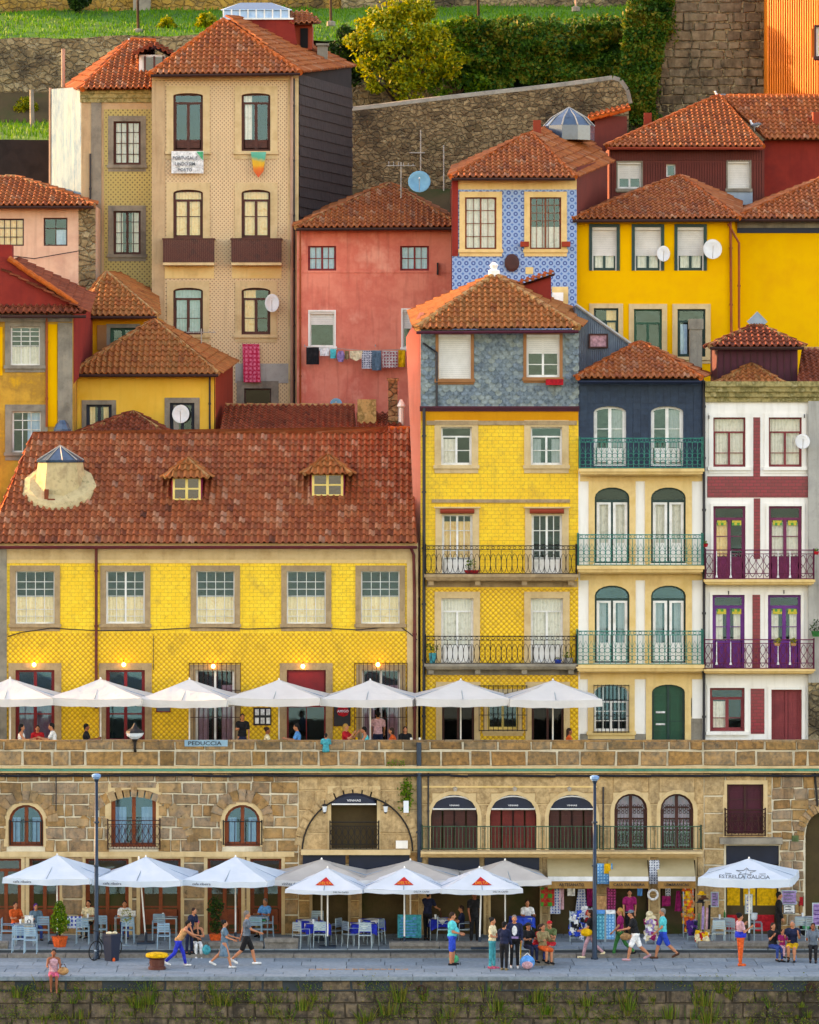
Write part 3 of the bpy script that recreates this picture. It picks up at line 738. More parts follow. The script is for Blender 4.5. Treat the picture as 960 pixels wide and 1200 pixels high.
def blocks(mb,a,b,za,zb,y,holes,rows,wr,gap=.02,th=.05,back=None,jit=0.0,vgap=None):
    """ashlar courses with bevelled block faces around openings"""
    z=za; hs=[]
    while z<zb-.05:
        h=rows*random.uniform(.85,1.15); 
        if zb-(z+h)<rows*.5: h=zb-z
        hs.append((z,z+h)); z+=h
    for (z0,z1) in hs:
        free=[(a,b)]
        for (x0,x1,h0,h1,rise) in holes:
            if z0<h1<z1-.1 and x1>a and x0<b: block(mb,max(x0,a),min(x1,b),h1,z1,y,gap,th,jit)
        for (x0,x1,h0,h1,rise) in holes:
            if h1<=z0+.02 or h0>=z1-.02: continue
            xl,xr=x0,x1
            if rise>0 and z0>h1-rise:
                q=(z0-(h1-rise))/rise
                if q>=1: continue
                k=math.sqrt(max(0,1-q*q)); xc=(x0+x1)/2; xl=xc-(x1-x0)/2*k; xr=xc+(x1-x0)/2*k
            nf=[]
            for (p,q) in free:
                if xr<=p or xl>=q: nf.append((p,q)); continue
                if xl>p: nf.append((p,xl))
                if xr<q: nf.append((xr,q))
            free=nf
        for (p,q) in free:
            x=p
            while x<q-.01:
                w=random.uniform(*wr)
                if q-(x+w)<wr[0]*.6: w=q-x
                w=min(w,q-x)
                if w>.03: block(mb,x,x+w,z0,z1,y,gap,th*random.uniform(.7,1.25),jit)
                x+=w
def block(mb,x0,x1,z0,z1,y,g,th,jit=0):
    g=min(g,(x1-x0)*.3,(z1-z0)*.3)
    J=lambda:random.uniform(-jit,jit)
    c=min(.03,(x1-x0)*.2,(z1-z0)*.2)
    o=[(x0+g+J(),z0+g+J()),(x1-g+J(),z0+g+J()),(x1-g+J(),z1-g+J()),(x0+g+J(),z1-g+J())]
    i=[(o[0][0]+c,o[0][1]+c),(o[1][0]-c,o[1][1]+c),(o[2][0]-c,o[2][1]-c),(o[3][0]+c,o[3][1]-c)]
    vs=[(p[0],y+.005,p[1]) for p in o]+[(p[0],y-th,p[1]) for p in i]
    mb.add(vs,[(4,5,6,7),(0,1,5,4),(1,2,6,5),(2,3,7,6),(3,0,4,7)],random.random())
def voussoirs(mb,xc,zc,r0,r1,y,th=.06,n=15,a0=0,a1=PI,rz=None,flat=1.0):
    for k in range(n):
        a=a0+(a1-a0)*k/n+.012;b=a0+(a1-a0)*(k+1)/n-.012; q=r1*random.uniform(.96,1.04)
        P=lambda r,t:(xc+r*math.cos(t),zc+r*math.sin(t)*flat)
        m=(a+b)/2
        pts=[P(r0,a),P(q,a),P(q,m),P(q,b),P(r0,b),P(r0,m)]
        vs=[(p[0],y-th,p[1]) for p in pts]+[(p[0],y+.01,p[1]) for p in pts]
        mb.add(vs,[(0,1,2,5),(5,2,3,4)]+[(i,(i+1)%6,(i+1)%6+6,i+6) for i in range(6)],random.random())
def railing(parent,xa,xb,z0,z1,yf,yb,mat,style='bars',gap=.13,r=.009,posts=True,name='railing'):
    """balcony railing: front run at yf and two returns to the wall at yb"""
    mb=MB(); H=z1-z0
    def run(p,q):
        p=Vector(p);q=Vector(q);L=(q-p).length; d=(q-p).normalized()
        n=max(2,int(round(L/gap)))
        for zz in (0.03,H-.02)+((H-.16,) if style in('rings','scroll','ovals') else ())+((H*.2,) if style=='scroll' else ()):
            mb.tube([p+Vector((0,0,zz)),q+Vector((0,0,zz))],r*1.6 if zz>H-.1 else r*1.2,5)
        zt=H-.16 if style in('rings','ovals','scroll') else H
        for k in range(n+1):
            c=p+(q-p)*k/n
            if style!='ovals' or k%2==0: mb.tube([c+Vector((0,0,.03)),c+Vector((0,0,zt))],r,4)
            if k<n:
                m=p+(q-p)*(k+.5)/n; a=L/n/2
                ax='y' if abs(d.x)>abs(d.y) else 'x'
                if style=='rings':
                    for zz in(.2,.42): mb.ring3(m+Vector((0,0,H*zz)),a*.95,r*.9,10,4,ax)
                    mb.ring3(m+Vector((0,0,H-.09)),.055,r*.8,8,4,ax)
                    mb.tube([p+(q-p)*k/n+Vector((0,0,H*.5)),m+Vector((0,0,H*.7)),p+(q-p)*(k+1)/n+Vector((0,0,H*.5))],r*.8,4,False)
                if style=='ovals':
                    pts=[m+d*(a*math.cos(t))+Vector((0,0,H*.38+H*.33*math.sin(t))) for t in [2*PI*i/12 for i in range(13)]]
                    mb.tube(pts,r*.9,4,False)
                    mb.ring3(m+Vector((0,0,H-.09)),.05,r*.8,8,4,ax)
                if style=='scroll':
                    for sg in(-1,1):
                        pts=[m+d*(sg*a*.8*math.sin(t*1.0))+Vector((0,0,.08+(zt-.12)*t/(2*PI))) for t in [2*PI*i/12 for i in range(13)]]
                        mb.tube(pts,r*.9,4,False)
        if posts:
            for c in (p,q): mb.tube([c,c+Vector((0,0,H+.04))],r*2.2,6)
    run((xa,yf,z0),(xb,yf,z0)); run((xa,yb,z0),(xa,yf,z0)); run((xb,yf,z0),(xb,yb,z0))
    return mb.build(name,M[mat],parent)
def balcony(h,x0,x1,ytop,ybot,yslab,out,mat,style='bars',slab='stone_cream',gap=.13,r=.009,label=None,brk=True):
    """pixels are read at the balcony's own front plane"""
    yf=h.y-out
    xa,xb=PX(x0,yf),PX(x1,yf); zt=PZ(ytop,yf); zb=PZ(ybot,yf); zs=PZ(yslab,yf)
    mb=MB(); t=(zb-zs)
    mb.box(xa-.05,xb+.05,yf-.06,h.y+.01,zb-t*.45,zb,.5); mb.box(xa,xb,yf+.02,h.y+.013,zb-t*.8,zb-t*.45-.002,.5); mb.box(xa+.06,xb-.06,yf+.12,h.y+.016,zs,zb-t*.8-.002,.5)
    if brk:
        n=max(2,int((xb-xa)/1.6))
        for k in range(n+1):
            c=xa+.2+(xb-xa-.4)*k/n; mb.box(c-.1,c+.1,h.y-out*.75,h.y+.01,zs-.16,zs-.002)
    s=mb.build('balcony',M[slab],h.root,label=label)
    railing(s,xa,xb,zb,zt,yf,h.y-.02,mat,style,gap,r)
    return s
# ---------------- text ----------------
def text_mesh(txt,size,mat,thick=.004,align='CENTER',sx=1.0):
    cu=bpy.data.curves.new('writing','FONT'); cu.body=txt; cu.size=size; cu.extrude=thick; cu.align_x=align; cu.resolution_u=2; cu.offset=size*.012
    ob=bpy.data.objects.new('writing',cu); COL.objects.link(ob)
    dg=bpy.context.evaluated_depsgraph_get(); me=bpy.data.meshes.new_from_object(ob.evaluated_get(dg))
    bpy.data.objects.remove(ob); bpy.data.curves.remove(cu)
    me.transform(Matrix.Diagonal((sx,1,1,1)))
    me.transform(Matrix.Rotation(PI/2,4,'X')); me.materials.clear(); me.materials.append(M[mat]); me.name='lettering'
    return me
def text(parent,txt,x,y,z,size,mat,sx=1.0,name='lettering',rx=0,rz=0):
    me=text_mesh(txt,size,mat,sx=sx); 
    if rx: me.transform(Matrix.Rotation(rx,4,'X'))
    if rz: me.transform(Matrix.Rotation(rz,4,'Z'))
    return link(name,me,parent,(x,y,z))
# ---------------- people ----------------
def remeshed(mb,vox,smooth_it=3):
    me=mb.mesh('tmp',[]); ob=bpy.data.objects.new('tmp',me); COL.objects.link(ob)
    m=ob.modifiers.new('r','REMESH'); m.mode='VOXEL'; m.voxel_size=vox; m.use_smooth_shade=True
    s=ob.modifiers.new('s','SMOOTH'); s.factor=.5; s.iterations=smooth_it
    dg=bpy.context.evaluated_depsgraph_get(); r=bpy.data.meshes.new_from_object(ob.evaluated_get(dg))
    bpy.data.objects.remove(ob); bpy.data.meshes.remove(me)
    return r
def to_mb(me,mb,mi=0):
    mb.mi=mi
    mb.add([v.co[:] for v in me.vertices],[list(p.vertices) for p in me.polygons],.5)
def rotf(a):  # rotate a downward limb by angle a in the sagittal plane (+ forward)
    return Vector((math.sin(a),0,-math.cos(a)))
def person(label,x,y,z,face=0,h=1.72,pose='stand',top='navy',bottom='black',legs='trousers',sleeve='short',hair='hair_black',hairstyle='short',skin='skin',
           shoes='black',arms=None,leanf=0,seat=.45,build=1.0,belly=0,phase=1,hat=None,dangle=False,group=None,headturn=0,collar=False,vox=.02,name='person'):
    """face: 0 looks along +x, 90 away from the camera, -90 towards it"""
    k=h/1.72
    P={} ; L=leanf
    sit=pose=='sit'
    hip=Vector((0,0,(seat+.1) if sit else .93))
    if pose=='walk': hip.z-=.03
    if pose=='sit': ha=[R(82),R(86)]; ka=[R(2) if not dangle else R(2),R(-4)]
    elif pose=='walk': ha=[R(24)*phase,R(-20)*phase]; ka=[R(12) if phase>0 else R(-48),R(-48) if phase>0 else R(12)]
    elif pose=='cross': ha=[R(80),R(95)];ka=[R(0),R(20)]
    else: ha=[R(3),R(-3)]; ka=[R(1),R(-4)]
    up=Vector((math.sin(L),0,math.cos(L)))
    chest=hip+up*.36; sh=hip+up*.49; neck=hip+up*.55; head=neck+Vector((.02+.1*math.sin(L),0,.135))
    bw=build
    legsJ=[];armsJ=[]
    for i,sg in enumerate((1,-1)):
        hp=hip+Vector((0,sg*.095*bw,-.02)); kn=hp+rotf(ha[i])*.43; an=kn+rotf(ka[i])*.41
        legsJ.append((hp,kn,an,ka[i]))
    A=arms or {'stand':[(-5,12),(5,14)],'walk':[(-24,12),(26,30)],'sit':[(28,75),(30,70)],'cross':[(30,70),(25,60)]}[pose]
    for i,sg in enumerate((1,-1)):
        s=sh+Vector((0,sg*.19*bw,-.02)); a=R(A[i][0])+L*.3; e=s+rotf(a)*.28+Vector((0,sg*.035,0)); b=a+R(A[i][1]); w=e+rotf(b)*.25+Vector((0,-sg*.02,0))
        armsJ.append((s,e,w,b))
    Mf=Matrix.Translation((x,y,z))@Matrix.Rotation(R(face),4,'Z')@Matrix.Scale(k,4)
    def fin(mb): mb.v=[tuple(Mf@Vector(p)) for p in mb.v]; return mb
    b=MB()
    up3=Matrix.Rotation(L,3,'Y')
    b.ell(hip+Vector((0,0,.02)),.115*bw,.155*bw,.12,12,8)
    b.ell(hip+up*.17+Vector((belly*.5,0,0)),.105*bw+belly*.5,.14*bw,.17,12,8,up3)
    b.ell(chest,.115*bw,.165*bw,.19,12,8,up3)
    b.cap(sh+Vector((0,.13*bw,0)),sh+Vector((0,-.13*bw,0)),.07,.07)
    b.cap(chest+up*.1,neck+up*.06,.065,.055)
    hm=Matrix.Rotation(R(headturn),3,'Z')
    b.ell(head+Vector((-.005,0,.02)),.095,.077,.11,12,9,hm); b.ell(head+hm@Vector((.028,0,-.05)),.062,.055,.065,10,7,hm)
    b.cap(head+hm@Vector((.088,0,.01)),head+hm@Vector((.108,0,-.022)),.012,.016,6)
    for sg in(1,-1): b.ell(head+hm@Vector((-.005,sg*.08,-.01)),.02,.012,.032,6,5,hm)
    for (hp,kn,an,q) in legsJ:
        b.cap(hp,kn,.082*bw,.056*bw); b.cap(kn,kn+(an-kn)*.4,.055*bw,.058*bw); b.cap(kn+(an-kn)*.4,an,.057*bw,.036)
        f=Vector((math.cos(q*.5),0,math.sin(q*.5))) if not dangle else Vector((.8,0,-.5)); b.cap(an+Vector((0,0,-.03))-f*.03,an+f*.15+Vector((0,0,-.05)),.036,.03)
    for (s,e,w,q) in armsJ:
        b.cap(s,e,.05*bw,.04*bw); b.cap(e,w,.04*bw,.026); b.cap(w,w+rotf(q)*.07,.026,.036)
    body=MB(); to_mb(remeshed(b,vox*.85,2),body,0)
    body.mi=0
    for i,(s,e,w,q) in enumerate(armsJ):
        sg=1 if i==0 else -1; d=rotf(q); pb=w+d*.09; n=Vector((d.z,0,-d.x))*(1)
        for j,(o,l) in enumerate(((.024,.062),(.008,.072),(-.008,.068),(-.023,.052))):
            r0=pb+n*o; k1=r0+d*l*.5; k2=k1+(d*.8+Vector((0,-sg*.5,0))).normalized()*l*.5
            body.tube([r0-d*.02,k1,k2],0,5,True,[.0095,.0085,.007])
        t0=w+d*.03+n*.025; body.tube([t0,t0+(n*.7+d*.5)*.04,t0+(n*.6+d*.9)*.065],0,5,True,[.012,.01,.008])
    body.mi=1
    for sg in(1,-1): body.ell(head+hm@Vector((.083,sg*.03,.018)),.009,.011,.008,6,4)
    body.mi=2; body.cap(head+hm@Vector((.084,.018,-.05)),head+hm@Vector((.084,-.018,-.05)),.006,.006,5)
    body.mi=0
    root=thing(name,label,'person',(x,y,z),group)
    # clothes
    fin(body); bo=body.build('body',[M[skin],M['eye'],M['terracotta']],root,smooth=True)
    c=MB(); g=.014
    if sleeve!='dress0':
        c.ell(hip+Vector((0,0,.05)),.12*bw+g,.16*bw+g,.11,12,8); c.ell(hip+up*.17+Vector((belly*.5,0,0)),.108*bw+g+belly*.5,.143*bw+g,.18,12,8,up3)
        c.ell(chest,.115*bw+g,.165*bw+g,.185,12,8,up3)
        if sleeve!='none': c.cap(sh+Vector((0,.14*bw,-.0)),sh+Vector((0,-.14*bw,-.0)),.074,.074)
        else: c.cap(sh+Vector((0,.1*bw,-.03)),sh+Vector((0,-.1*bw,-.03)),.07,.07)
        for (s,e,w,q) in armsJ:
            if sleeve=='short': c.cap(s,s+(e-s)*.62,.066*bw,.062*bw)
            elif sleeve=='long': c.cap(s,e,.066*bw,.052*bw); c.cap(e,e+(w-e)*.93,.052*bw,.042)
        t=MB(); to_mb(remeshed(c,vox,2),t); fin(t).build({'long':'jacket','short':'shirt','none':'vest_top'}[sleeve],M[top],root,smooth=True)
    c=MB()
    if legs in('trousers','shorts','tight'):
        c.ell(hip+Vector((0,0,-.0)),.12*bw+g,.158*bw+g,.13,12,8)
        for (hp,kn,an,q) in legsJ:
            if legs=='shorts': c.cap(hp,hp+(kn-hp)*.88,.096*bw,.086*bw)
            else:
                c.cap(hp,kn,.09*bw,.068*bw); c.cap(kn,kn+(an-kn)*.9,.068*bw,.055 if legs=='trousers' else .045)
        t=MB(); to_mb(remeshed(c,vox,2),t); fin(t).build(legs if legs!='tight' else 'trousers',M[bottom],root,smooth=True)
    else: # skirt or dress
        t=MB()
        if sit:
            c.ell(hip,.13,.17,.12,12,8)
            for (hp,kn,an,q) in legsJ: c.cap(hp,kn,.1,.085)
            c.cap((legsJ[0][0]+legsJ[1][0])/2,(legsJ[0][1]+legsJ[1][1])/2,.09,.08)
            to_mb(remeshed(c,vox,2),t)
        else:
            n=20; prof=[(.13,.05),(.17,-.1),(.2,-.3),(.23,-.48)]
            vs=[];fs=[]
            for i,(q,dz) in enumerate(prof):
                for k2 in range(n):
                    a=2*PI*k2/n; q2=q*(1+.06*math.sin(a*5)*i/3); vs.append(hip+Vector((q2*math.cos(a)*.85,q2*math.sin(a),dz)))
            for i in range(3):
                for k2 in range(n): fs.append((i*n+k2,i*n+(k2+1)%n,(i+1)*n+(k2+1)%n,(i+1)*n+k2))
            t.add(vs,fs,.5)
        fin(t).build('skirt',M[bottom],root,smooth=True)
    if shoes:
        t=MB()
        for (hp,kn,an,q) in legsJ:
            f=Vector((math.cos(q*.5),0,math.sin(q*.5))) if not dangle else Vector((.8,0,-.5))
            t.cap(an+Vector((0,0,-.035))-f*.04,an+f*.17+Vector((0,0,-.055)),.046,.037,8)
        fin(t).build('shoes',M[shoes],root,smooth=True)
    if hair:
        t=MB(); q=hm
        t.ell(head+q@Vector((-.022,0,.042)),.1,.086,.1,12,8,q)
        if hairstyle=='long': t.cap(head+q@Vector((-.05,0,.02)),head+q@Vector((-.075,0,-.2)),.085,.06)
        if hairstyle=='bun': t.ell(head+q@Vector((-.1,0,.09)),.05,.05,.05,8,6)
        if hairstyle=='tail': t.cap(head+q@Vector((-.1,0,.05)),head+q@Vector((-.13,0,-.14)),.035,.02)
        if hairstyle=='short': t.cap(head+q@Vector((-.06,0,.02)),head+q@Vector((-.06,0,-.04)),.062,.05)
        fin(t).build('hair',M[hair],root,smooth=True)
    if hat:
        t=MB(); q=hm
        t.ell(head+q@Vector((-.01,0,.07)),.105,.092,.075,12,8,q)
        if hat[0]=='cap': t.prism([(0,0)]*0 or [(-.01,-.006),(.12,-.006),(.12,.006),(-.01,.006)],-.06,.06); 
        v=t.v
        if hat[0]=='cap':
            n0=len(v)-8
            for i in range(n0,len(v)): v[i]=tuple(head+q@(Vector(v[i])+Vector((.07,0,.06))))
        else: t.lathe(0,0,[(.17,0),(.17,.01),(.09,.02)],14); n0=len(v)-42; 
        if hat[0]!='cap':
            for i in range(n0,len(v)): v[i]=tuple(head+Vector(v[i])+Vector((-.01,0,.05)))
        fin(t).build('hat',M[hat[1]],root,smooth=True)
    # world positions of hands for held things
    return dict(root=root,hands=[Mf@(w+rotf(q)*.13) for (s,e,w,q) in armsJ],sh=[Mf@s for (s,e,w,q) in armsJ],hip=Mf@hip,chest=Mf@chest,head=Mf@head)
# ---------------- street things ----------------
def umbrella(label,cx,pk,ev,wpx,y,rot=-6,mat='canvas_white',zb=0,group=None,valh=.2,pole='white_paint',logo=None,depth=None,val=None,script=None,tiltx=0,polex=0):
    zt=PZ(pk,y); xw=PX(cx,y); w=wpx*(D0+y)/FOC; d=depth or w
    ze=PZ(ev,y-d/2*.9)+random.uniform(-.03,.03); rot+=random.uniform(-3,3)
    c=abs(math.cos(R(rot)))+abs(math.sin(R(rot)))*(d/w); a=w/2/c; b=d/2
    root=thing('parasol',label,'parasol',(xw,y,zb),group)
    Rm=Matrix.Rotation(R(rot),4,'Z')
    def P(u,v,z): return Vector((xw,y,0))+Rm@Vector((u,v,0))+Vector((0,0,z))
    mb=MB(); n=6; m=8
    cs=[(-a,-b),(a,-b),(a,b),(-a,b)]
    for s in range(4):
        (u0,v0),(u1,v1)=cs[s],cs[(s+1)%4]
        g=[]
        for i in range(n+1):
            t=i/n; row=[]
            for j in range(m+1):
                q=j/m; u=(u0+(u1-u0)*q)*t; v=(v0+(v1-v0)*q)*t
                sag=-.03*math.sin(PI*t)-.05*math.sin(PI*q)*t+random.uniform(-.008,.008)
                row.append(P(u,v,zt+(ze-zt)*t+sag+.05*t*math.sin(PI*q)*-0.0))
            g.append(row)
        vs=[p for r_ in g for p in r_]; W=m+1
        fs=[(i*W+j,i*W+j+1,(i+1)*W+j+1,(i+1)*W+j) for i in range(n) for j in range(m)]
        mb.add(vs,fs,.5)
    can=mb.build('canopy',M[mat],root,smooth=True)
    vb=MB()
    for s in range(4):
        (u0,v0),(u1,v1)=cs[s],cs[(s+1)%4]; K=16; top=[];bot=[]
        for j in range(K+1):
            q=j/K; u=u0+(u1-u0)*q; v=v0+(v1-v0)*q; sag=-.05*math.sin(PI*q)
            top.append(P(u*1.003,v*1.003,ze+sag+.002)); bot.append(P(u*1.012+.008*math.sin(j*1.9),v*1.012+.012*math.sin(j*2.3),ze+sag-valh+.012*math.sin(j*1.3)))
        W=K+1; vb.add(top+bot,[(j,j+1,W+j+1,W+j) for j in range(K)],.5)
    vb.build('valance',M[val or mat],can,smooth=True)
    pb=MB(); pb.tube([(xw,y,zb+.08),(xw+polex,y,zt+.02)],.028,8); pb.build('pole',M[pole],root)
    fb=MB(); fb.lathe(xw,y,[(.035,zt-.02),(.035,zt+.02),(.015,zt+.06)],8); fb.build('finial',M[pole],root)
    bb=MB(); bb.box(xw-.3,xw+.3,y-.3,y+.3,zb,zb+.07); bb.tube([(xw,y,zb+.07),(xw,y,zb+.4)],.045,8); bb.build('base',M['grey_post'],root)
    rb=MB()
    for (u,v) in cs+[(0,-b),(0,b),(a,0),(-a,0)]:
        rb.tube([P(u*.02,v*.02,zt-.1),P(u*.98,v*.98,ze-.03)],.014,4)
        rb.tube([P(0,0,ze-.25),P(u*.5,v*.5,(zt+ze)/2-.08)],.012,4)
    rb.build('ribs',M['alu'],root)
    nrm=lambda: None
    def onfront(u,t,lift=.012):  # point on front panel: u in -1..1 along edge, t 0 apex .. 1 eave
        sag=-.03*math.sin(PI*t)-.05*math.sin(PI*(u+1)/2)*t
        p=P(a*u*t,-b*t,zt+(ze-zt)*t+sag); s_=math.atan2(zt-ze,b)
        return p+Rm@Vector((0,-math.sin(s_)*lift,math.cos(s_)*lift))
    def tri(name,pts,mat_,lift):
        t_=MB(); N_=8; r3=[]
        A,B,C=pts
        for i in range(N_+1):
            for j in range(N_+1-i):
                p=(A[0]+(B[0]-A[0])*i/N_+(C[0]-A[0])*j/N_, A[1]+(B[1]-A[1])*i/N_+(C[1]-A[1])*j/N_)
                r3.append(onfront(p[0]/max(p[1],.01),p[1],lift))
        idx={};q=0
        for i in range(N_+1):
            for j in range(N_+1-i): idx[i,j]=q;q+=1
        fs=[]
        for i in range(N_):
            for j in range(N_-i):
                fs.append((idx[i,j],idx[i+1,j],idx[i,j+1]))
                if i+j<N_-1: fs.append((idx[i+1,j],idx[i+1,j+1],idx[i,j+1]))
        t_.add(r3,fs,.5); t_.build(name,M[mat_],can)
    if logo=='triangle':
        tri('red_triangle_emblem',[(0,.38),(-.25,.76),(.25,.76)],'red_tri',.015)
        p=onfront(0,.70,.03); text(can,'DELTA',p.x,p.y-.01,p.z-.02,.13,'gold_text',1.15,rz=R(rot))
        p=onfront(.45,1,.02); text(can,'DELTA CAFES',p.x,p.y-.06,p.z-.1,.08,'ink_soft',1.1,rz=R(rot))
    if logo=='star':
        sb=MB(); pts=[]
        for i in range(11):
            an=PI/2+PI*i/5; rr=.34 if i%2==0 else .15; pts.append(onfront(rr*math.cos(an)*1.15/(.62-.3*rr*math.sin(an)*1.6)/a*.95,.62-.55*rr*math.sin(an),.02))
        sb.tube(pts,.012,4,False)
        for sg in(-1,1): sb.tube([onfront(sg*.62,.72,.02),onfront(sg*.42,.72,.02)],.01,4)
        sb.build('star_emblem',M['ink_soft'],can)
        p=onfront(0,.93,.03); text(can,'ESTRELLA GALICIA',p.x,p.y-.01,p.z-.02,.17,'ink_soft',1.25,rz=R(rot))
    if script:
        p=onfront(-.55,1,.02); text(can,script,p.x,p.y-.07,p.z-.15,.12,'ink_soft',1.2,rz=R(rot))
    return root
def chair_proto(mat='chair_blue',kind='metal'):
    root=thing('cafe_chair','','chair',(0,0,0))
    m=M[mat]
    s=MB(); s.box(-.22,.22,-.21,.21,.44,.465); s.build('seat',m,root)
    b=MB()
    for k in range(5): z=.6+k*.06; b.box(-.2,.2,.205,.225,z,z+.045)
    b.build('backrest',m,root)
    for sx in(-1,1):
        l=MB(); l.tube([(sx*.2,.2,.9),(sx*.21,.21,.5),(sx*.22,.25,0)],.013,6); l.build('leg',m,root)
        l=MB(); l.tube([(sx*.21,-.2,.66),(sx*.215,-.21,.45),(sx*.22,-.23,0)],.013,6); l.build('leg',m,root)
        l=MB(); l.tube([(sx*.205,.2,.68),(sx*.22,0,.68),(sx*.21,-.2,.66)],.014,6); l.build('armrest',m,root)
    t=MB(); t.tube([(-.2,.2,.9),(.2,.2,.9)],.013,6); t.build('top_rail',m,root)
    return root
def table_proto(mat='alu',w=.35,h=.73):
    root=thing('cafe_table','','table',(0,0,0))
    a=MB(); a.box(-w,w,-w,w,h,h+.025); a.build('tabletop',M[mat],root)
    for sx in(-1,1):
        for sy in(-1,1):
            l=MB(); l.tube([(sx*(w-.03),sy*(w-.03),0),(sx*(w-.03),sy*(w-.03),h)],.015,6); l.build('leg',M[mat],root)
    return root
def tablecloth(x,y,z,w,mat,label,drop=.28,rot=0,top=None,group=None):
    mb=MB(); n=8
    Rm=Matrix.Rotation(R(rot),4,'Z')
    def P(u,v,dz): return Vector((x,y,z))+Rm@Vector((u,v,0))+Vector((0,0,dz))
    mb.add([P(-w,-w,.008),P(w,-w,.008),P(w,w,.008),P(-w,w,.008)],[(0,1,2,3)],.5)
    cs=[(-w,-w),(w,-w),(w,w),(-w,w)]
    for s in range(4):
        (u0,v0),(u1,v1)=cs[s],cs[(s+1)%4]; K=14; tp=[];bt=[]
        for j in range(K+1):
            q=j/K; u=u0+(u1-u0)*q; v=v0+(v1-v0)*q
            o=1.05+.04*math.sin(j*1.7); d=drop*(1+.45*abs(2*q-1)**2-.12); tp.append(P(u,v,.008)); bt.append(P(u*o,v*o,-d))
        W=K+1; mb.add(tp+bt,[(j,j+1,W+j+1,W+j) for j in range(K)],.5)
    o=mb.build('tablecloth',M[mat],None,(x,y,z)); tag(o,label,'tablecloth',group)
    if top:
        t=MB(); a=w*1.0; cs2=[(0,-a*1.02),(a*1.02,0),(0,a*1.02),(-a*1.02,0)]
        t.add([P(u,v,.014) for u,v in cs2],[(0,1,2,3)],.5)
        for (u,v) in cs2:
            e=Vector((u,v,0)).normalized(); s_=Vector((-e.y,e.x,0))
            p0=Vector((u,v,0))*1.0
            t.add([P(*(p0+s_*a*.5-e*a*.45).xy,.013) if False else P((e*a*1.04-s_*a*.42).x,(e*a*1.04-s_*a*.42).y,.012),P((e*a*1.04+s_*a*.42).x,(e*a*1.04+s_*a*.42).y,.012),P((e*a*1.09).x,(e*a*1.09).y,-.17)],[(0,1,2)],.5)
        t.build('top_cloth',M[top],o)
    return o
def lamp_post(label,px,pytop,y,zb,group=None):
    x=PX(px,y); zt=PZ(pytop,y); root=thing('street_lamp',label,'street lamp',(x,y,zb),group)
    a=MB(); a.lathe(x,y,[(.13,zb),(.13,zb+.05),(.095,zb+.1),(.075,zb+1.2),(.055,zt-.3)],12); a.build('pole',M['grey_post'],root,smooth=True)
    b=MB()
    for z in (zb+3.2,zb+4.7): b.lathe(x,y,[(.1,z),(.1,z+.06)],12)
    b.lathe(x,y,[(.06,zt-.3),(.09,zt-.22),(.05,zt-.2)],12); b.build('collar',M['grey_post'],root)
    c=MB(); c.lathe(x,y,[(.1,zt-.2),(.16,zt-.13),(.16,zt-.06),(.09,zt-.02)],14); c.build('lamp_head',M['lamp_head'],root)
    d=MB(); d.lathe(x,y,[(.05,zt-.22),(.11,zt-.2)],12); d.build('lens',M['lamp_glass'],root)
    return root
def dish(label,px,py,y,rpx,mat='dish',tilt=(0,-15),sx=1.0,ybase=.5):
    x=PX(px,y-.45);z=PZ(py,y-.45); r=rpx*(D0+y)/FOC
    root=thing('satellite_dish',label,'satellite dish',(x,y,z-r))
    Mx=Matrix.Translation((x,y-.45,z))@Matrix.Rotation(R(tilt[0]),4,'Z')@Matrix.Rotation(R(tilt[1]),4,'X')@Matrix.Rotation(R(90),4,'X')@Matrix.Diagonal((sx,1,1,1))
    a=MB(); n=20; vs=[];fs=[]
    for k,(q,d) in enumerate(((0,0),(.35,.02),(.7,.08),(1,.17),(1.02,.16),(.7,.05),(.35,-.02),(0,-.04))):
        for j in range(n): t=2*PI*j/n; vs.append(Mx@Vector((max(q,.001)*r*math.cos(t),max(q,.001)*r*math.sin(t),d*r*2.0)))
    for k in range(7):
        for j in range(n): fs.append((k*n+j,k*n+(j+1)%n,(k+1)*n+(j+1)%n,(k+1)*n+j))
    a.add(vs,fs,.5); a.build('reflector',M[mat],root,smooth=True)
    b=MB(); f=Mx@Vector((0,0,r*1.25)); b.tube([Mx@Vector((0,-r*.95,.1)),f],.012,5); b.build('feed_arm',M['pale_iron'],root)
    c=MB(); c.tube([f,f+Vector((0,.08,.02))],.035,8); c.build('receiver',M['dish'],root)
    d_=MB(); d_.tube([Mx@Vector((0,0,-.03)),(x,y-.2,z-r*.5),(x,y+.03,z-r*.5)],.022,6); d_.build('bracket',M['pipe_dark'],root)
    return root
def leafball(mb,c,rx,ry,rz,n,s,shell=.55,low=None,sub=6):
    if rx>.55 and sub:
        for i in range(sub+4):
            a=random.uniform(0,6.28);b=random.uniform(-1,1);q=math.sqrt(1-b*b)*random.uniform(.55,1.05); k=random.uniform(.25,.5)
            leafball(mb,(c[0]+rx*q*math.cos(a),c[1]+ry*q*math.sin(a),c[2]+rz*b*.95),rx*k,ry*k,rz*k,int(n*.85/(sub+4)),s,.2,None,0)
        n=int(n*.3)
    for i in range(n):
        while True:
            p=Vector((random.uniform(-1,1),random.uniform(-1,1),random.uniform(-1,1)))
            if shell<p.length<=1: break
        p=Vector((p.x*rx,p.y*ry,p.z*rz))+Vector(c)
        leafq(mb,p,s*random.uniform(.6,1.3))
def leafq(mb,p,s,r=None):
    a=Vector((random.gauss(0,1),random.gauss(0,1),random.gauss(0,1))).normalized(); b=a.orthogonal().normalized()
    b=(Matrix.Rotation(random.uniform(0,6.28),3,a)@b); c=a.cross(b)
    mb.add([p-b*s*.5,p+c*s*.28,p+b*s*.5,p-c*s*.28],[(0,1,2,3)],r)
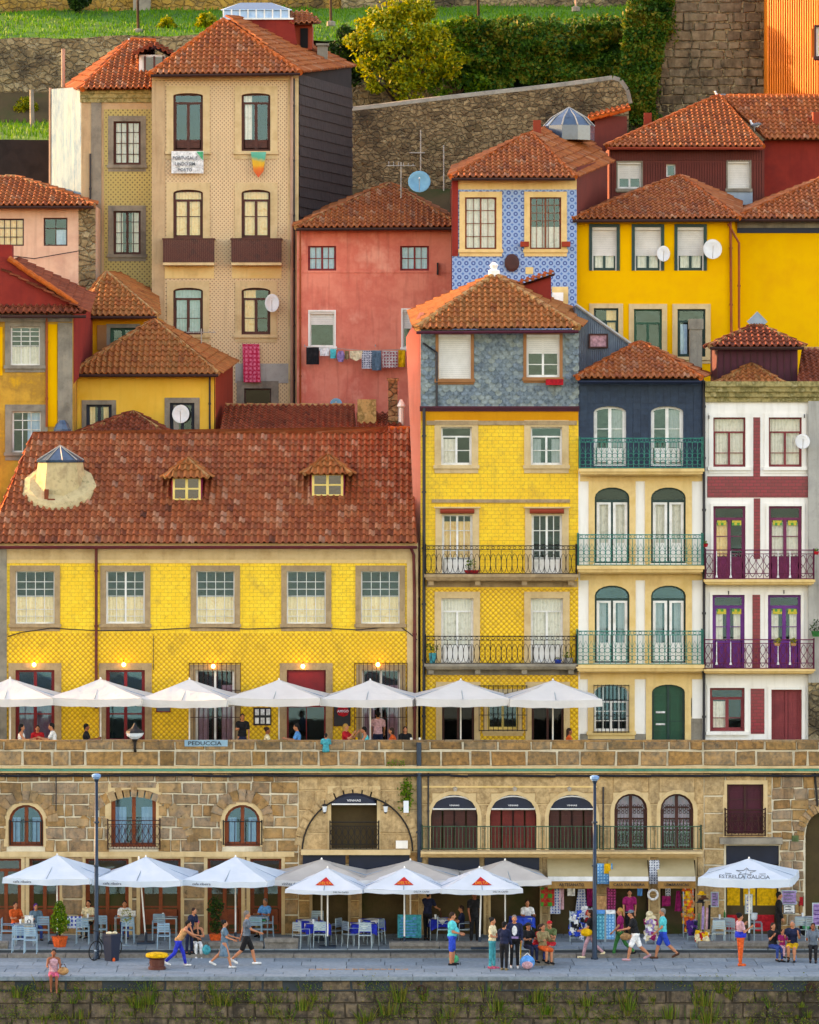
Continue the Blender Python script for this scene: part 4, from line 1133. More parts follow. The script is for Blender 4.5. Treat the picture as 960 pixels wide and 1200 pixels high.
def blades(mb,x,y,z,h,n,spread=.15,w=.02,lean=.4):
    for i in range(n):
        a=random.uniform(0,6.28); q=random.uniform(0,spread); hh=h*random.uniform(.5,1.1); l=random.uniform(0,lean)*hh
        bx=x+q*math.cos(a);by=y+q*math.sin(a)*.5; tx=bx+l*math.cos(a);ty=by+l*math.sin(a)*.5-.02; t=random.uniform(0,3.14); dx=w*math.cos(t);dy=w*math.sin(t)
        mb.add([(bx-dx,by-dy,z),(bx+dx,by+dy,z),((bx+tx)/2+dx*.8,(by+ty)/2+dy*.8,z+hh*.6),(tx,ty,z+hh),((bx+tx)/2-dx*.8,(by+ty)/2-dy*.8,z+hh*.6)],[(0,1,2,3,4)],random.random())
# =============== front row on the upper street (facades at y=16) ===============
YF=16.0; ZS=6.2
def V(px,py,y): return V3(px,py,y)
# ---- long yellow tiled house ----
h=House('tiled_house','long yellow tiled house with a big red roof and two dormers behind the upper terrace','house',YF,-14,490,868,depth=10,zbase=ZS)
S=dict(sur='granite',surw=.2)
wn=dict(cols=4,split=False,rows=(.26*2,.27,.79,.65,.14) ,mt=.022,ft=.05,glass='glass',curtain='lace',ch=(0,.52))
for i,(a,b) in enumerate(((18,64),(124,170),(230,275),(336,382),(423,468.5))):
    h.win(a,669,b,731,**{**wn,**(dict(split=True) if i==1 else {})},**S,fr='white_paint',label=None)
for (a,b) in ((18,64),(124,170)):
    h.win(a,785,b,889,kind='door',fr='red_paint',ft=.09,rows=(.5,),mt=.05,transom=None,panel=.22,glass='glass_blue',curtain='curtain_mauve' if a<20 else None,ch=(.1,.65),sur='granite',surw=.25,sill=False)
h.win(229,785,275,872,fr='white_paint',cols=2,rows=(.62,),curtain='curtain_mauve',ch=(0,.8),cw='sides',sur='granite',surw=.2,bars=dict(ext=.22,top=1,up=.28,gap=.16,mat='rust_iron'))
h.win(424,785,469,872,fr='white_paint',cols=2,rows=(.62,),curtain='curtain_mauve',ch=(0,.8),cw='sides',sur='granite',surw=.2,bars=dict(ext=.26,top=1,up=.28,gap=.16,mat='rust_iron'))
h.win(336,785,382,889,kind='door',fr='red_paint',ft=.07,rows=(),split=False,sur='granite',surw=.25,sill=False,back='x')
h.box('shutter',338,787,380,829,-.1,'red_paint',back=.2)
h.wall(-14,640,490,657,'granite_light','stone_band')
h.wall(-14,657,490,742,'azul_yellow'); h.wall(-14,742,490,892,'azul_yellow_relief','relief_tile_wall')
h.cornice(-14,490,636,641,.3,'granite_light')
h.box('yellow_moulding',8,656,484,660,.04,'stone_cream')
h.box('corner_pilaster',-14,641,8,889,.06,'granite_grey'); h.box('corner_pilaster',477,655,490,889,.06,'granite_light')
h.pipe([(113,637),(113,830)]); h.pipe([(480,638),(485,650),(486,700),(486,872)],r=.06)
h.pipe([(9,746),(25,741),(60,736),(115,739),(180,738),(240,735),(290,737),(360,735),(420,738),(468,733),(480,742),(489,750)],'pipe_dark',.018,.07,'wall_cable')
h.pipe([(180,745),(180,785)],'pipe_dark',.012,.05,'wall_cable')
# roof
E0,E1,RR,RL=V(-13,636,15.55),V(489,636,15.55),V(480,503,21),V(40,512,21)
r_=roof(h.root,[[E0,E1,RR,RL],[V(-13,636,26),E0,RL],[V(489,636,26),V(-13,636,26),RL,RR]],[(RL,RR),(E0,RL)],'roof_red','ridge_orange',gutter=[(E0+Vector((0,0,-.1)),E1+Vector((0,0,-.1)))],gmat='pipe_red')
b=MB()
# right verge against the neighbour, thin render gable closing the roof end
b.prism([(0,0)]*0 or [(0,0),(1,0),(1,1)],0,.01) if False else None
# dormers
def dormer(cx,pyb,pyt,wpx,side=1):
    yb=15.55+5.45*(636-pyb)/133*0.97+.05
    x=PX(cx,yb); w=wpx*(D0+yb)/FOC; z0=PZ(pyb,yb); z1=PZ(pyt,yb); dep=2.4
    m=MB(); m.box(x-w/2,x+w/2,yb-.05,yb+dep,z0-.25,z1); d=m.build('dormer',M['cream_paint'],h.root)
    m=MB(); m.box(x-w/2-.035,x-w/2-.003,yb-.02,yb+dep,z0-.3,z1-.05) ; m.box(x+w/2+.003,x+w/2+.035,yb-.02,yb+dep,z0-.3,z1-.05); m.box(x-w/2-.15,x+w/2+.12,yb-.2,yb-.052,z0-.28,z0-.16); m.build('flashing',M['magenta'],d)
    ap=V3(cx,pyt-19,yb-.2); 
    el=Vector((x-w/2-.28,yb-.3,z1-.05)); er=Vector((x+w/2+.28,yb-.3,z1-.05)); bk=Vector((x,yb+2.3,ap.z)); apf=Vector((x,yb+.5,ap.z))
    m=MB(); tile_plane(m,[el,er,apf]); tile_plane(m,[er,er+Vector((0,dep,0)),bk,apf]); tile_plane(m,[el+Vector((0,dep,0)),el,apf,bk]); m.build('dormer_roof',M['roof_old'],d)
    m=MB(); ridge_line(m,el,apf,.09); ridge_line(m,er,apf,.09); ridge_line(m,apf,bk,.09); m.build('ridge_cap',M['ridge_old'],d)
    m=MB(); fw=w*.42; zz0=z0+.12;zz1=z1-.1; m.band([(x-fw-.08,zz0-.05),(x-fw-.08,zz1+.05),(x+fw+.08,zz1+.05),(x+fw+.08,zz0-.05)],[(x-fw,zz0),(x-fw,zz1),(x+fw,zz1),(x+fw,zz0)],yb-.12,yb-.045)
    m.box(x-.05,x+.05,yb-.13,yb-.06,zz0,zz1); m.box(x-fw,x+fw,yb-.12,yb-.06,(zz0+zz1)/2-.03,(zz0+zz1)/2+.03); m.build('dormer_frame',M['cream_paint'],d)
    m=MB(); m.box(x-fw,x+fw,yb-.075,yb-.052,zz0,zz1); m.build('dormer_pane',M['glass_dark2'],d)
M['glass_dark2']=surf('dark_pane',['14161a'],.15,spec=.8)
dormer(219,588,558,33); dormer(384,583,554,37)
# skylight tower on the left of the roof
yb=17.4
m=MB(); x=PX(68,yb); zb_=PZ(600,yb); zt_=PZ(542,yb)
m.lathe(x,yb+1.0,[(1.75,zb_-.6),(1.35,zb_+.1),(1.05,zb_+.55),(.86,zt_)],9); d=m.build('lantern_drum',M['stucco_spot'],h.root)
m=MB(); zc=14.15+.785*(yb+.55-15.55)+.14; m.lathe(0,0,[(1.42,-.05),(1.34,.05),(1.15,.12)],11); Mk=Matrix.Translation((x,yb+.62,zc))@Matrix.Rotation(R(38),4,'X'); m.v=[tuple(Mk@Vector((v[0]*random.uniform(.95,1.05),v[1],v[2]))) for v in m.v]; m.build('mortar_skirt',M['stucco_spot'],d)
m=MB(); m.lathe(x,yb+1.0,[(.9,zt_),(.93,zt_+.08),(.8,zt_+.1),(.05,PZ(523,yb))],9); m.build('lantern_glass',M['glass_roof'],d)
m=MB()
for k in range(9):
    a=2*PI*k/9; m.tube([(x+.88*math.cos(a),yb+1+.88*math.sin(a),zt_+.1),(x,yb+1,PZ(522,yb))],.022,4)
m.build('glazing_bar',M['pale_iron'],d)
m=MB(); m.box(x-.38,x-.1,yb-.22,yb+.3,zb_+.1,zb_+.5); m.box(x-.5,x-.35,yb-.18,yb+.3,zb_+.45,zb_+.85); m.build('brick_patch',M['roof_brown'],d)
# lamps over doors (lit)
for (px,py) in ((40,777),(145,777),(250,779),(355,779),(443,777)):
    m=MB(); c=V(px,py,YF-.22); m.tube([c+Vector((0,.22,.1)),c+Vector((0,0,.1)),c],.015,5); a=m.build('wall_lamp',M['black_iron'],h.root)
    m=MB(); m.ell(c-Vector((0,0,.06)),.075,.075,.08,8,6); m.build('bulb',M['lamp_glow'],a)
    L=bpy.data.lights.new('lamp_light','POINT'); L.energy=.35; L.color=(1,.72,.35); L.shadow_soft_size=.08; lo=bpy.data.objects.new('lamp_light',L); COL.objects.link(lo); lo.parent=a; lo.location=c-Vector((0,.12,.0))-WO[a.name]
# menu boards & plaques on the facade
def board(px0,py0,px1,py1,y,pr,mat,fr_,name,label,cat,lines=0,parent=None,inkm='white_text'):
    m=MB(); x0,x1,z0,z1=PX(px0,y),PX(px1,y),PZ(py1,y),PZ(py0,y)
    m.box(x0,x1,y-pr,y-.004,z0,z1)
    o=m.build(name,M[fr_],None,((x0+x1)/2,y,z0)); tag(o,label,cat)
    m=MB(); t=.03; m.box(x0+t,x1-t,y-pr-.006,y-pr-.001,z0+t,z1-t); m.build('face',M[mat],o)
    if lines:
        m=MB(); n=lines
        for k in range(n):
            z=z1-(z1-z0)*(k+.7)/(n+.4)
            e=random.uniform(.0,.25)*(x1-x0); m.box(x0+.07,x1-.07-e,y-pr-.012,y-pr-.007,z-.018,z+.012)
        m.build('printed_lines',M[inkm],o)
    return o
board(183,827,200,834.5,YF,.03,'ink_soft','red_paint','wall_plaque','small red framed plaque on the yellow tiles left of the grilled window','plaque')
o=board(297,829,318,850,YF,.05,'ink','wood_dark','menu_board','dark glass menu case with white sheets on the yellow tiled wall','menu board')
m=MB()
for i in range(3):
    for j in range(2): m.box(PX(299+i*6.6,YF),PX(303.5+i*6.6,YF),YF-.075,YF-.06,PZ(838+j*10,YF),PZ(831+j*10,YF))
m.build('menu_sheet',M['white'],o)
o=board(391,826,411,851,YF,.05,'ink','wood_dark','menu_board','black board with a red octagon beside the grilled window','menu board')
m=MB(); c=V(402,833.5,YF-.07); m.lathe(0,0,[(.24,0),(.24,.01)],8); m.v=[(c.x+v[0],c.y-v[2],c.z+v[1]*.85) for v in m.v]; m.build('red_octagon',M['rose'] if 0 else M['red'],o)
text(o,'AMIGO',c.x,c.y-.02,c.z-.04,.13,'white_text')
h.finish(body='plaster_beige',top=638)
m=MB(); m.prism([(PX(483,YF),PZ(640,YF)),(PX(489.5,YF),PZ(640,YF)),(PX(489.5,YF),PZ(636,YF))],YF,26) ; m=None

# ---- yellow house with slate top storey ----
h=House('tiled_house','narrow yellow tiled house with grey scale slate top storey and two iron balconies','house',YF,493,678,868,depth=9,zbase=ZS)
M['wood_trim']=surf('wood_trim',['8c5a34','a06c40'],.7,bump=.2)
h.win(514,392,552,444,fr='white_paint',cols=1,split=False,rows=(),blind=.99,sur='wood_trim',surw=.11,depth=.1)
h.win(617,392,656,442,fr='white_paint',cols=2,rows=(.3,),blind=.45,sur='wood_trim',surw=.11,depth=.1)
mb=MB(); c=V(650,448,15.7); mb.box(c.x-.32,c.x+.32,c.y-.12,c.y+.2,c.z-.1,c.z+.12); mb.build('planter_box',M['red'],h.root)
for i,(a,b) in enumerate(((517,553),(622,659))):
    h.win(a,500,b,545,fr='white_paint',cols=2,rows=(.38,),transom=.74,glass='glass_blue' if i else 'glass',curtain='curtain',ch=(0,.7),cw='half' if not i else 'sides',sur='granite_light',surw=.24,label='white window with an orange post inside' if 0 else None)
for i,(a,b) in enumerate(((518,554),(623,659))):
    h.win(a,603,b,676,kind='door',fr='white_paint',cols=4,rows=(.74,.42,.3),mt=.03,panel=.28,curtain='curtain_lit' if not i else None,ch=(.3,.9),sur='granite_light',surw=.24,sill=False,cap=.05)
    h.win(a-1,701,b+1,780,kind='door',fr='white_paint',cols=2,rows=(),transom=.8,panel=.3,curtain='curtain',ch=(.3,1),sur='granite_light',surw=.24,sill=False)
    h.win(a,806,b+2,889,kind='door',fr='wood_dark',cols=2,rows=(),glass='glass_dark',sur='granite_light',surw=.22,sill=False)
h.win(571,812,608,855,fr='cream_paint',cols=2,rows=(),sur='granite_light',surw=.14,bars=dict(ext=.3,top=1,up=.3,gap=.17,mat='black_iron'))
for (a,b) in ((516,556),(621,661)):
    m=MB(); m.tube([V(a,599,YF-.12),V(b,599,YF-.12)],.09,8); m.build('awning_roll',M['plaster_brick'],h.root)
h.wall(493,386,678,478,'mortar_dark' if 0 else 'slate_scale','slate_backing')
h.wall(493,478,678,493,'plaster_amber','amber_band'); h.wall(493,493,678,690,'azul_yellow2'); h.wall(493,690,678,892,'azul_yellow_relief','relief_tile_wall')
# fish scale slates
mb=MB(); w=.26; zz=h.Z(478); row=0
holes=[(h.X(508),h.X(558),h.Z(452),h.Z(389)),(h.X(611),h.X(662),h.Z(450),h.Z(389))]
while zz<h.Z(388):
    x=h.X(494)+(w/2 if row%2 else 0)
    while x<h.X(677)-.08:
        cx=x+w/2
        if not any(a-.05<cx<b+.05 and c-.1<zz+.1<d+.05 for a,b,c,d in holes):
            tz=zz+.22; j=random.uniform(-.008,.008)
            mb.add([(x+.005,YF-.045+j,zz+.07),(x+.07,YF-.048+j,zz),(x+w-.07,YF-.048+j,zz),(x+w-.005,YF-.045+j,zz+.07),(x+w-.005,YF-.012,tz),(x+.005,YF-.012,tz),
                    (x+.005,YF-.02,zz+.07),(x+.07,YF-.02,zz),(x+w-.07,YF-.02,zz),(x+w-.005,YF-.02,zz+.07)],[(0,1,2,3,4,5),(0,6,7,1),(1,7,8,2),(2,8,9,3)],random.random())
        x+=w
    zz+=.15; row+=1
mb.build('slate_cladding',M['slate_scale'],h.root)
h.cornice(492,679,476,482,.16,'maroon_wood','moulding'); h.box('stone_band',500,493,676,498,.07,'granite')
h.box('stone_band',506,585,668,589,.08,'granite'); h.box('stone_band',500,681,677,688,.05,'granite'); h.box('stone_band',500,784,677,791,.05,'granite_grey')
h.pipe([(497,478),(497,872)],'pipe_dark',.06,.1); h.pipe([(496,402),(512,413),(512,478)],'pipe_dark',.04,.08)
balcony(h,499,676,639,673,681,.75,'black_iron','ovals','granite',gap=.2,r=.011)
balcony(h,499,676,745,778,785,.75,'black_iron','ovals','granite_grey',gap=.2,r=.011)
A,B,C=V(488,385,15.4),V(678,384,15.4),V(580,323,18.6); D_=V(690,372,24); E_=V(482,366,24)
roof(h.root,[[A,B,C],[B,D_,C],[E_,A,C]],[(A,C),(B,C)],'roof_old','ridge_old',gutter=[(A+Vector((0,0,-.08)),B+Vector((0,0,-.08)))],gmat='maroon_wood',rr=.15)
mb=MB(); c=V(579,317,18.6); mb.lathe(c.x,c.y,[(.22,c.z-.25),(.22,c.z),(.1,c.z+.05),(.17,c.z+.2),(.05,c.z+.32)],9); mb.build('chimney_cap',M['plaster_white'],h.root)
# lean-to dormer at the right of the roof
mb=MB(); q=[V(607,335,19.4),V(648,322,19.4),V(648,357,19.4),V(620,357,19.4)]; mb.prism([(p.x,p.z) for p in (V(603,338,19.4),V(646,324,19.4),V(646,362,19.4),V(612,362,19.4))],19.4,21.5); o=mb.build('roof_dormer',M['plaster_red'],h.root)
mb=MB(); tile_plane(mb,[V(600,338,19.2),V(650,322,19.2),V(650,319,21.6),V(600,335,21.6)]); mb.build('dormer_roof',M['roof_orange'],o)
h.finish(body='plaster_salmon_light',top=386)
mb=MB(); mb.prism([(PX(476,17.5),PZ(395,17.5)),(PX(492,17.5),PZ(366,17.5)),(PX(497,17.5),PZ(366,17.5)),(PX(497,17.5),PZ(700,17.5)),(PX(489,17.5),PZ(700,17.5))],17.5,24); mb.build('party_wall',M['plaster_salmon_light'],h.root)
# ---- navy and cream house with green balconies ----
h=House('balcony_house','cream house with navy tiled top storey and green iron balconies','house',YF,678,825,868,depth=9,zbase=ZS)
for i,(a,b) in enumerate(((696,734),(763,801))):
    h.win(a,476,b,546,risepx=7,kind='door',fr='white_paint',ft=.09,cols=2,rows=(.62,),panel=.3,glass='glass_blue',curtain='curtain' if 1 else None,ch=(.3,.95),cw='right' if i==0 else 'right',sur=None)
for j,(t,bo) in enumerate(((571,660),(686,777))):
    for i,(a,b) in enumerate(((697,738),(763,804))):
        h.win(a,t,b,bo,risepx=12,kind='door',fr='green_dark',ft=.07,cols=2,rows=(),transom=.82,glass='glass_blue' if j else 'glass',curtain='curtain',ch=(0,.8),cw='full' if j==0 else 'sides',sur='stone_cream',surw=.22,sill=False,arch_sur=False)
        w=h.X(b)-h.X(a); xc=(h.X(a)+h.X(b))/2; z0=h.Z(bo); hh=h.Z(t)-z0
        m=MB(); ht=hh*.8
        for sx in(-1,1):
            cx=xc+sx*(w/4-.02); ww=w/4-.06
            m.band([(cx-ww,z0+.06),(cx-ww,z0+ht),(cx+ww,z0+ht),(cx+ww,z0+.06)],[(cx-ww+.1,z0+.75),(cx-ww+.1,z0+ht-.08),(cx+ww-.1,z0+ht-.08),(cx+ww-.1,z0+.75)],YF+.12,YF+.17)
        m.build('white_casement',M['white_paint'],h.root)
h.win(696,802,737,857,risepx=9,fr='white_paint',cols=4,rows=(.42,.22),transom=.62,glass='glass_blue',sur='stone_cream',surw=.22,bars=dict(ext=.0,top=1,gap=.13,mat='black_iron'))
h.win(764,802,803,889,risepx=9,kind='door',fr='green_dark',solid='green_door',sur='stone_cream',surw=.22,sill=False)
m=MB()
for pz in (835,849): m.box(h.X(769),h.X(780),YF+.13,YF+.2,h.Z(pz+1),h.Z(pz-1))
m.build('letter_plate',M['white'],h.root)
h.wall(678,442,825,550,'slate_navy','navy_tiling'); h.wall(678,550,825,892,'plaster_white')
mb=MB(); z=h.Z(549)
holes=[(h.X(694),h.X(736),h.Z(547),h.Z(474)),(h.X(761),h.X(803),h.Z(547),h.Z(474))]
while z<h.Z(444):
    x=h.X(680)
    while x<h.X(824)-.2:
        if not any(a-.28<x<b+.0 and c-.2<z<d for a,b,c,d in holes): mb.box(x+.004,x+.276,YF-.02-random.uniform(0,.006),YF-.004,z+.004,z+.216)
        x+=.28
    z+=.22
mb.build('navy_tiles',M['slate_navy'],h.root)
for (a,b) in ((690,744),(757,811)):
    for (t,bo) in ((556,663),(672,779),(788,872)):
        m=MB(); w1=(h.X(a),h.X(b))
        for (u,v) in ((a,a+5),(b-5,b)): m.box(h.X(u),h.X(v),YF-.03,YF+.0,h.Z(bo),h.Z(t))
        m.build('door_jamb',M['stone_cream'],h.root)
for t in (556,672,788): h.box('stone_lintel',680,t,823,t+8,.025,'stone_cream')
h.box('white_panel',744,806,756,854,.02,'plaster_white'); h.box('plinth',680,860,763,889,.03,'granite_grey'); h.box('plinth',805,842,823,889,.034,'granite_grey')
h.box('notice',808,818,811,840,.03,'ink_soft')
h.pipe([(825,446),(825,870)],'pipe_dark',.055,.1)
balcony(h,680,824,513,549,557,.7,'green_iron','rings','stone_cream',gap=.2,r=.012,brk=False)
balcony(h,678,824,626,663,672,.75,'green_iron','rings','stone_cream',gap=.2,r=.012,brk=False)
balcony(h,677,824,739,779,788,.75,'green_iron','rings','stone_cream',gap=.2,r=.012,brk=False)
A,B,C=V(677,443,15.5),V(822,443,15.5),V(750,402,18.5)
roof(h.root,[[A,B,C],[B,V(830,440,24),C],[V(685,436,24),A,C]],[(A,C),(B,C)],'roof_orange','ridge_orange',gutter=[(A+Vector((0,0,-.08)),B+Vector((0,0,-.08)))],gmat='navy_paint')
h.finish(body='plaster_grey',top=444)
# ---- white house with crimson tile bands ----
h=House('banded_house','white house with crimson tile bands and purple balcony doors','house',YF,826,953,868,depth=8,zbase=ZS)
for i,(a,b) in enumerate(((836,874),(901,940))):
    h.win(a,489,b,547,fr='redbrown_door',cols=2,rows=(.28,),transom=.7,curtain='curtain',ch=(0,.98),panel=None or 0,glass='glass',sur='plaster_white',surw=.16)
    h.win(a,593,b,682,kind='door',fr='plum_paint',ft=.09,cols=2,rows=(.6,),transom=.83,panel=.33,curtain='curtain_lit' if i==0 else 'curtain',ch=(.33,.8),cw='full' if i else 'half',sur='plaster_white',surw=.1,sill=False)
    h.win(a-1,697,b-1,787,kind='door',fr='purple_paint',ft=.1,cols=2,rows=(.58,),transom=.84,panel=.4,curtain='curtain',ch=(.4,.8),cw='sides',sur='plaster_white',surw=.1,sill=False)
    m=MB()
    for cx in (-.28,.28):
        xx=(h.X(a)+h.X(b))/2+cx
        for zz in (h.Z(612),): m.box(xx-.17,xx+.17,YF+.14,YF+.19,zz-.12,zz+.06)
        for zz in (h.Z(716),): m.box(xx-.17,xx+.17,YF+.14,YF+.19,zz-.12,zz+.06)
    m.build('stained_glass',M['stained'] if 'stained' in M else M['olive'],h.root)
h.win(832,806,873,857,fr='redbrown_door',ft=.09,cols=2,rows=(.3,),transom=.75,curtain='curtain',ch=(0,.7),cw='half',sur='plaster_white',surw=.1)
h.win(904,808,940,889,kind='door',fr='redbrown_door',solid='redbrown_door',sur='plaster_white',surw=.12,sill=False)
h.wall(826,470,953,892,'plaster_white')
h.box('tile_band',829,558,947,583,.02,'ceramic_red'); 
for (t,bo,a,b) in ((489,558,883,891),(584,655,883.5,891),(697,783,882,891),(807,860,880,896)): h.box('tile_band',a,t,b,bo,.018,'ceramic_red')
h.cornice(826,960,447,471,.45,'stone_moss','cornice',4)
h.box('parapet_top',828,448,960,452,.3,'stone_moss',back=.6)
balcony(h,827,954,644,679,686,.6,'plum_iron','scroll','stone_cream',gap=.26,r=.013,brk=False)
balcony(h,826,954,749,784,790,.6,'plum_iron','scroll','stone_cream',gap=.26,r=.013,brk=False)
m=MB()
for (zt,zb) in ((646,678),(752,780)):
    for px in (840,856.5,912,926): m.tube([V(px,zt,YF-.63),V(px,zb-4,YF-.63)],.018,5); m.lathe(PX(px,YF-.63),YF-.63,[(.03,PZ(zb-4,YF-.63)),(.05,PZ(zb-1,YF-.63))],6)
m.build('pale_baluster',M['white'],h.root)
for (px,py) in ((831,487),(943,486),(854,693),(919,692)):
    m=MB(); c=V(px,py,YF-.1); m.tube([c+Vector((0,.1,.0)),c,c-Vector((0,0,.12))],.02,5); m.build('wall_hook',M['black_iron'],h.root)
h.finish(body='plaster_white',top=448)
# ---- stained grey-white neighbour at the right edge ----
h=House('plastered_house','weathered grey white house wall at the right edge above the terrace','house',15.8,947.5,1010,868,depth=8,zbase=ZS)
h.wall(947.5,470,1010,800,'plaster_grey'); h.wall(947.5,800,1010,892,'rubble','stone_base')
h.finish(body='plaster_grey',top=470)
# ---- small huts above the right roofs ----
h=House('roof_hut','maroon boarded rooftop hut with a pyramid tile roof under the bright yellow wall','rooftop hut',20,841,935,450,depth=4,zbase=16)
h.wall(841,404,935,470,'maroon_wood')
m=MB()
for k in range(12): x=h.X(841+94*k/11.99); m.box(x-.01,x+.012,19.98-.02,20,h.Z(470),h.Z(404))
m.build('board_joint',M['wood_dark'],h.root)
A,B,C=V(832,406,19.6),V(942,406,19.6),V(887,381,21.5); 
roof(h.root,[[A,B,C],[B,B+Vector((-.2,4.2,0)),C],[A+Vector((.2,4.2,0)),A,C]],[(A,C),(B,C)],'roof_brown','ridge_old',gutter=[(A,B)])
m=MB(); c=V(887.5,377,21.4); m.obox(c,.28,.05,.28,0,0,R(45)); m.build('skylight_cap',M['iron_sheet'],h.root)
h.finish(body='maroon_wood',top=405)
h=House('tiled_roof_house','low orange tiled gable peeping over the mossy cornice','house',18.5,842,915,460,depth=3,zbase=15)
h.wall(845,447,915,470,'plaster_beige'); A,B,C=V(842,450,18.2),V(918,450,18.2),V(881,428,20)
roof(h.root,[[A,B,C],[B,B+Vector((0,3,0)),C],[A+Vector((0,3,0)),A,C]],[(A,C),(B,C)],'roof_old','ridge_old'); h.finish(body='plaster_beige',top=452)
h=House('tiled_roof_house','small red tiled roof at the right edge beside the maroon hut','house',19,936,1000,460,depth=4,zbase=15)
h.wall(938,446,1000,470,'plaster_beige'); A,B,C,D_=V(934,449,18.7),V(1002,449,18.7),V(1000,410,22),V(940,410,22)
roof(h.root,[[A,B,C,D_]],[(D_,C)],'roof_brown','ridge_old'); h.finish(body='plaster_beige',top=450)
# ---- grey corrugated gable between the tall houses ----
h=House('sheet_metal_gable','grey corrugated metal gable with a small dark framed window between two tiled roofs','annexe',19.5,674,785,450,depth=3,zbase=15)
mb=MB(); z0=h.Z(470); n=48
for k in range(n):
    a=h.X(674+108*k/n);b=h.X(674+108*(k+1)/n); m_=(a+b)/2
    def top(x): 
        p=480+x*FOC/(D0+19.5); return h.Z(358+ (p-676)*(434-358)/(782-676)) if p>676 else h.Z(358)
    mb.add([(a,19.5,z0),(m_,19.44,z0),(b,19.5,z0),(a,19.5,top(a)),(m_,19.44,top(m_)),(b,19.5,top(b))],[(0,1,4,3),(1,2,5,4)],.5)
mb.build('corrugated_sheet',M['iron_sheet'],h.root)
mb=MB(); mb.prism([(h.X(674),z0),(h.X(782),z0),(h.X(782),h.Z(434)),(h.X(676),h.Z(358)),(h.X(674),h.Z(358))],19.52,22.5); mb.build('side_wall',M['iron_sheet'],h.root)
mb=MB(); mb.tube([V(675,357,19.4),V(783,434,19.4)],.06,5); mb.build('roof_edge',M['plaster_grey'],h.root)
x0,x1,z0,z1=h.X(690),h.X(712.5),h.Z(408),h.Z(391); mb=MB(); mb.band([(x0,z0),(x0,z1),(x1,z1),(x1,z0)],[(x0+.06,z0+.06),(x0+.06,z1-.06),(x1-.06,z1-.06),(x1-.06,z0+.06)],19.36,19.44); w=mb.build('window',M['wood_dark'],h.root)
mb=MB(); mb.box(x0+.05,x1-.05,19.41,19.435,z0+.05,z1-.05); mb.build('pane',M['rose'],w)
# =============== houses up the hill ===============
def V(px,py,y): return V3(px,py,y)
# pale yellow house
y=25
h=House('hip_roof_house','pale yellow house with a large hip roof behind the long red roof','house',y,85,252,505,depth=6,zbase=11)
h.win(101,474,131,513,fr='navy_paint',ft=.09,cols=2,rows=(),curtain='curtain_lit',ch=(0,1),cw='sides',sur='granite_grey',surw=.17)
h.win(199,472,228,513,fr='navy_paint',ft=.09,cols=2,rows=(),sur='granite_grey',surw=.2,curtain='curtain_mauve',ch=(0,1),cw='left')
h.wall(85,437,251,None,'plaster_pale_yellow')
A,B,C=V(83,438,24.5),V(256,438,24.5),V(181,376,27.5); D_=V(275,424,31)
roof(h.root,[[A,B,C],[B,D_,C],[V(96,430,31),A,C]],[(A,C),(B,C)],'roof_old','ridge_old',gutter=[(A,B)])
h.pipe([(246,441),(246,505)],'pipe_dark',.04)
mb=MB(); mb.add([V(251,438,25),V(273,428,30.5),V(273,520,30.5),V(251,520,25)],[(0,1,2,3)]); mb.build('side_wall',M['plaster_brick'],h.root,)
h.finish(body='plaster_pale_yellow',top=440)
# little yellow house with green window
y=29
h=House('hip_roof_house','little yellow house with a green shuttered window squeezed below the grey tiled house','house',y,100,184,400,depth=5,zbase=14)
h.win(129,384,160,408,fr='green_door',ft=.1,cols=2,rows=(.5,),sur='granite_grey',surw=.15)
h.wall(100,370,183,None,'plaster_amber'); h.box('wooden_shutter',114,381,125,410,.05,'wood_trim')
A,B,C=V(92,370,28.5),V(184,370,28.5),V(125,320,31.5); D_=V(181,345,35)
roof(h.root,[[A,B,C],[B,D_,V(140,322,34),C],[V(92,360,34),A,C]],[(A,C),(B,C)],'roof_old','ridge_old',gutter=[(A,B)])
h.finish(body='plaster_amber',top=372)
# ochre house at the left edge
y=22.5
h=House('ochre_house','tall ochre house with stone pilaster and red gable at the left edge','house',y,-30,86,540,depth=6,zbase=8)
h.win(12,382.5,47,428,fr='white_paint',cols=3,rows=(.5,.75,.62,.87),split=False,curtain='curtain',ch=(0,.5),sur='granite_grey',surw=.2)
h.win(14,482,48,530,fr='white_paint',cols=3,rows=(.55,.78),split=False,curtain='curtain_blue',ch=(0,1),cw='right',sur='granite_grey',surw=.26)
h.wall(-30,366,86,None,'plaster_ochre')
h.box('pilaster',68,378,85,505,.08,'granite_grey'); h.box('amber_strip',56,380,67,500,.02,'plaster_yellow'); h.box('amber_strip',-30,383,3,440,.02,'plaster_yellow')
h.box('cornice_band',-30,367,85,377,.12,'granite_grey'); h.box('mid_band',3,437,68,470,.015,'plaster_ochre')
h.pipe([(55,368),(55,500)],'pipe_orange',.045)
A,B=V(-30,366,22),V(100,366,22); C=V(0,296,25); 
mb=MB(); mb.prism([(PX(-30,22.3),PZ(362,22.3)),(PX(94,22.3),PZ(362,22.3)),(PX(9,22.3),PZ(301,22.3)),(PX(-30,22.3),PZ(301,22.3))],22.3,26); mb.build('red_gable',M['plaster_red'],h.root)
roof(h.root,[[V(-30,367,21.9),V(101,367,21.9),V(78,356,22.6),V(-30,356,22.6)],[V(101,367,21.9),V(108,346,28),V(12,300,28),V(8,303,22.2)]],[(V(10,303,22.2),V(90,357,22.1))],'roof_brown','ridge_orange',gutter=[(V(-30,369,21.9),V(101,369,21.9))])
mb=MB(); mb.add([V(86,366,22.5),V(112,352,30),V(112,420,30),V(86,450,22.5)],[(0,1,2,3)]); mb.build('side_wall',M['plaster_red'],h.root)
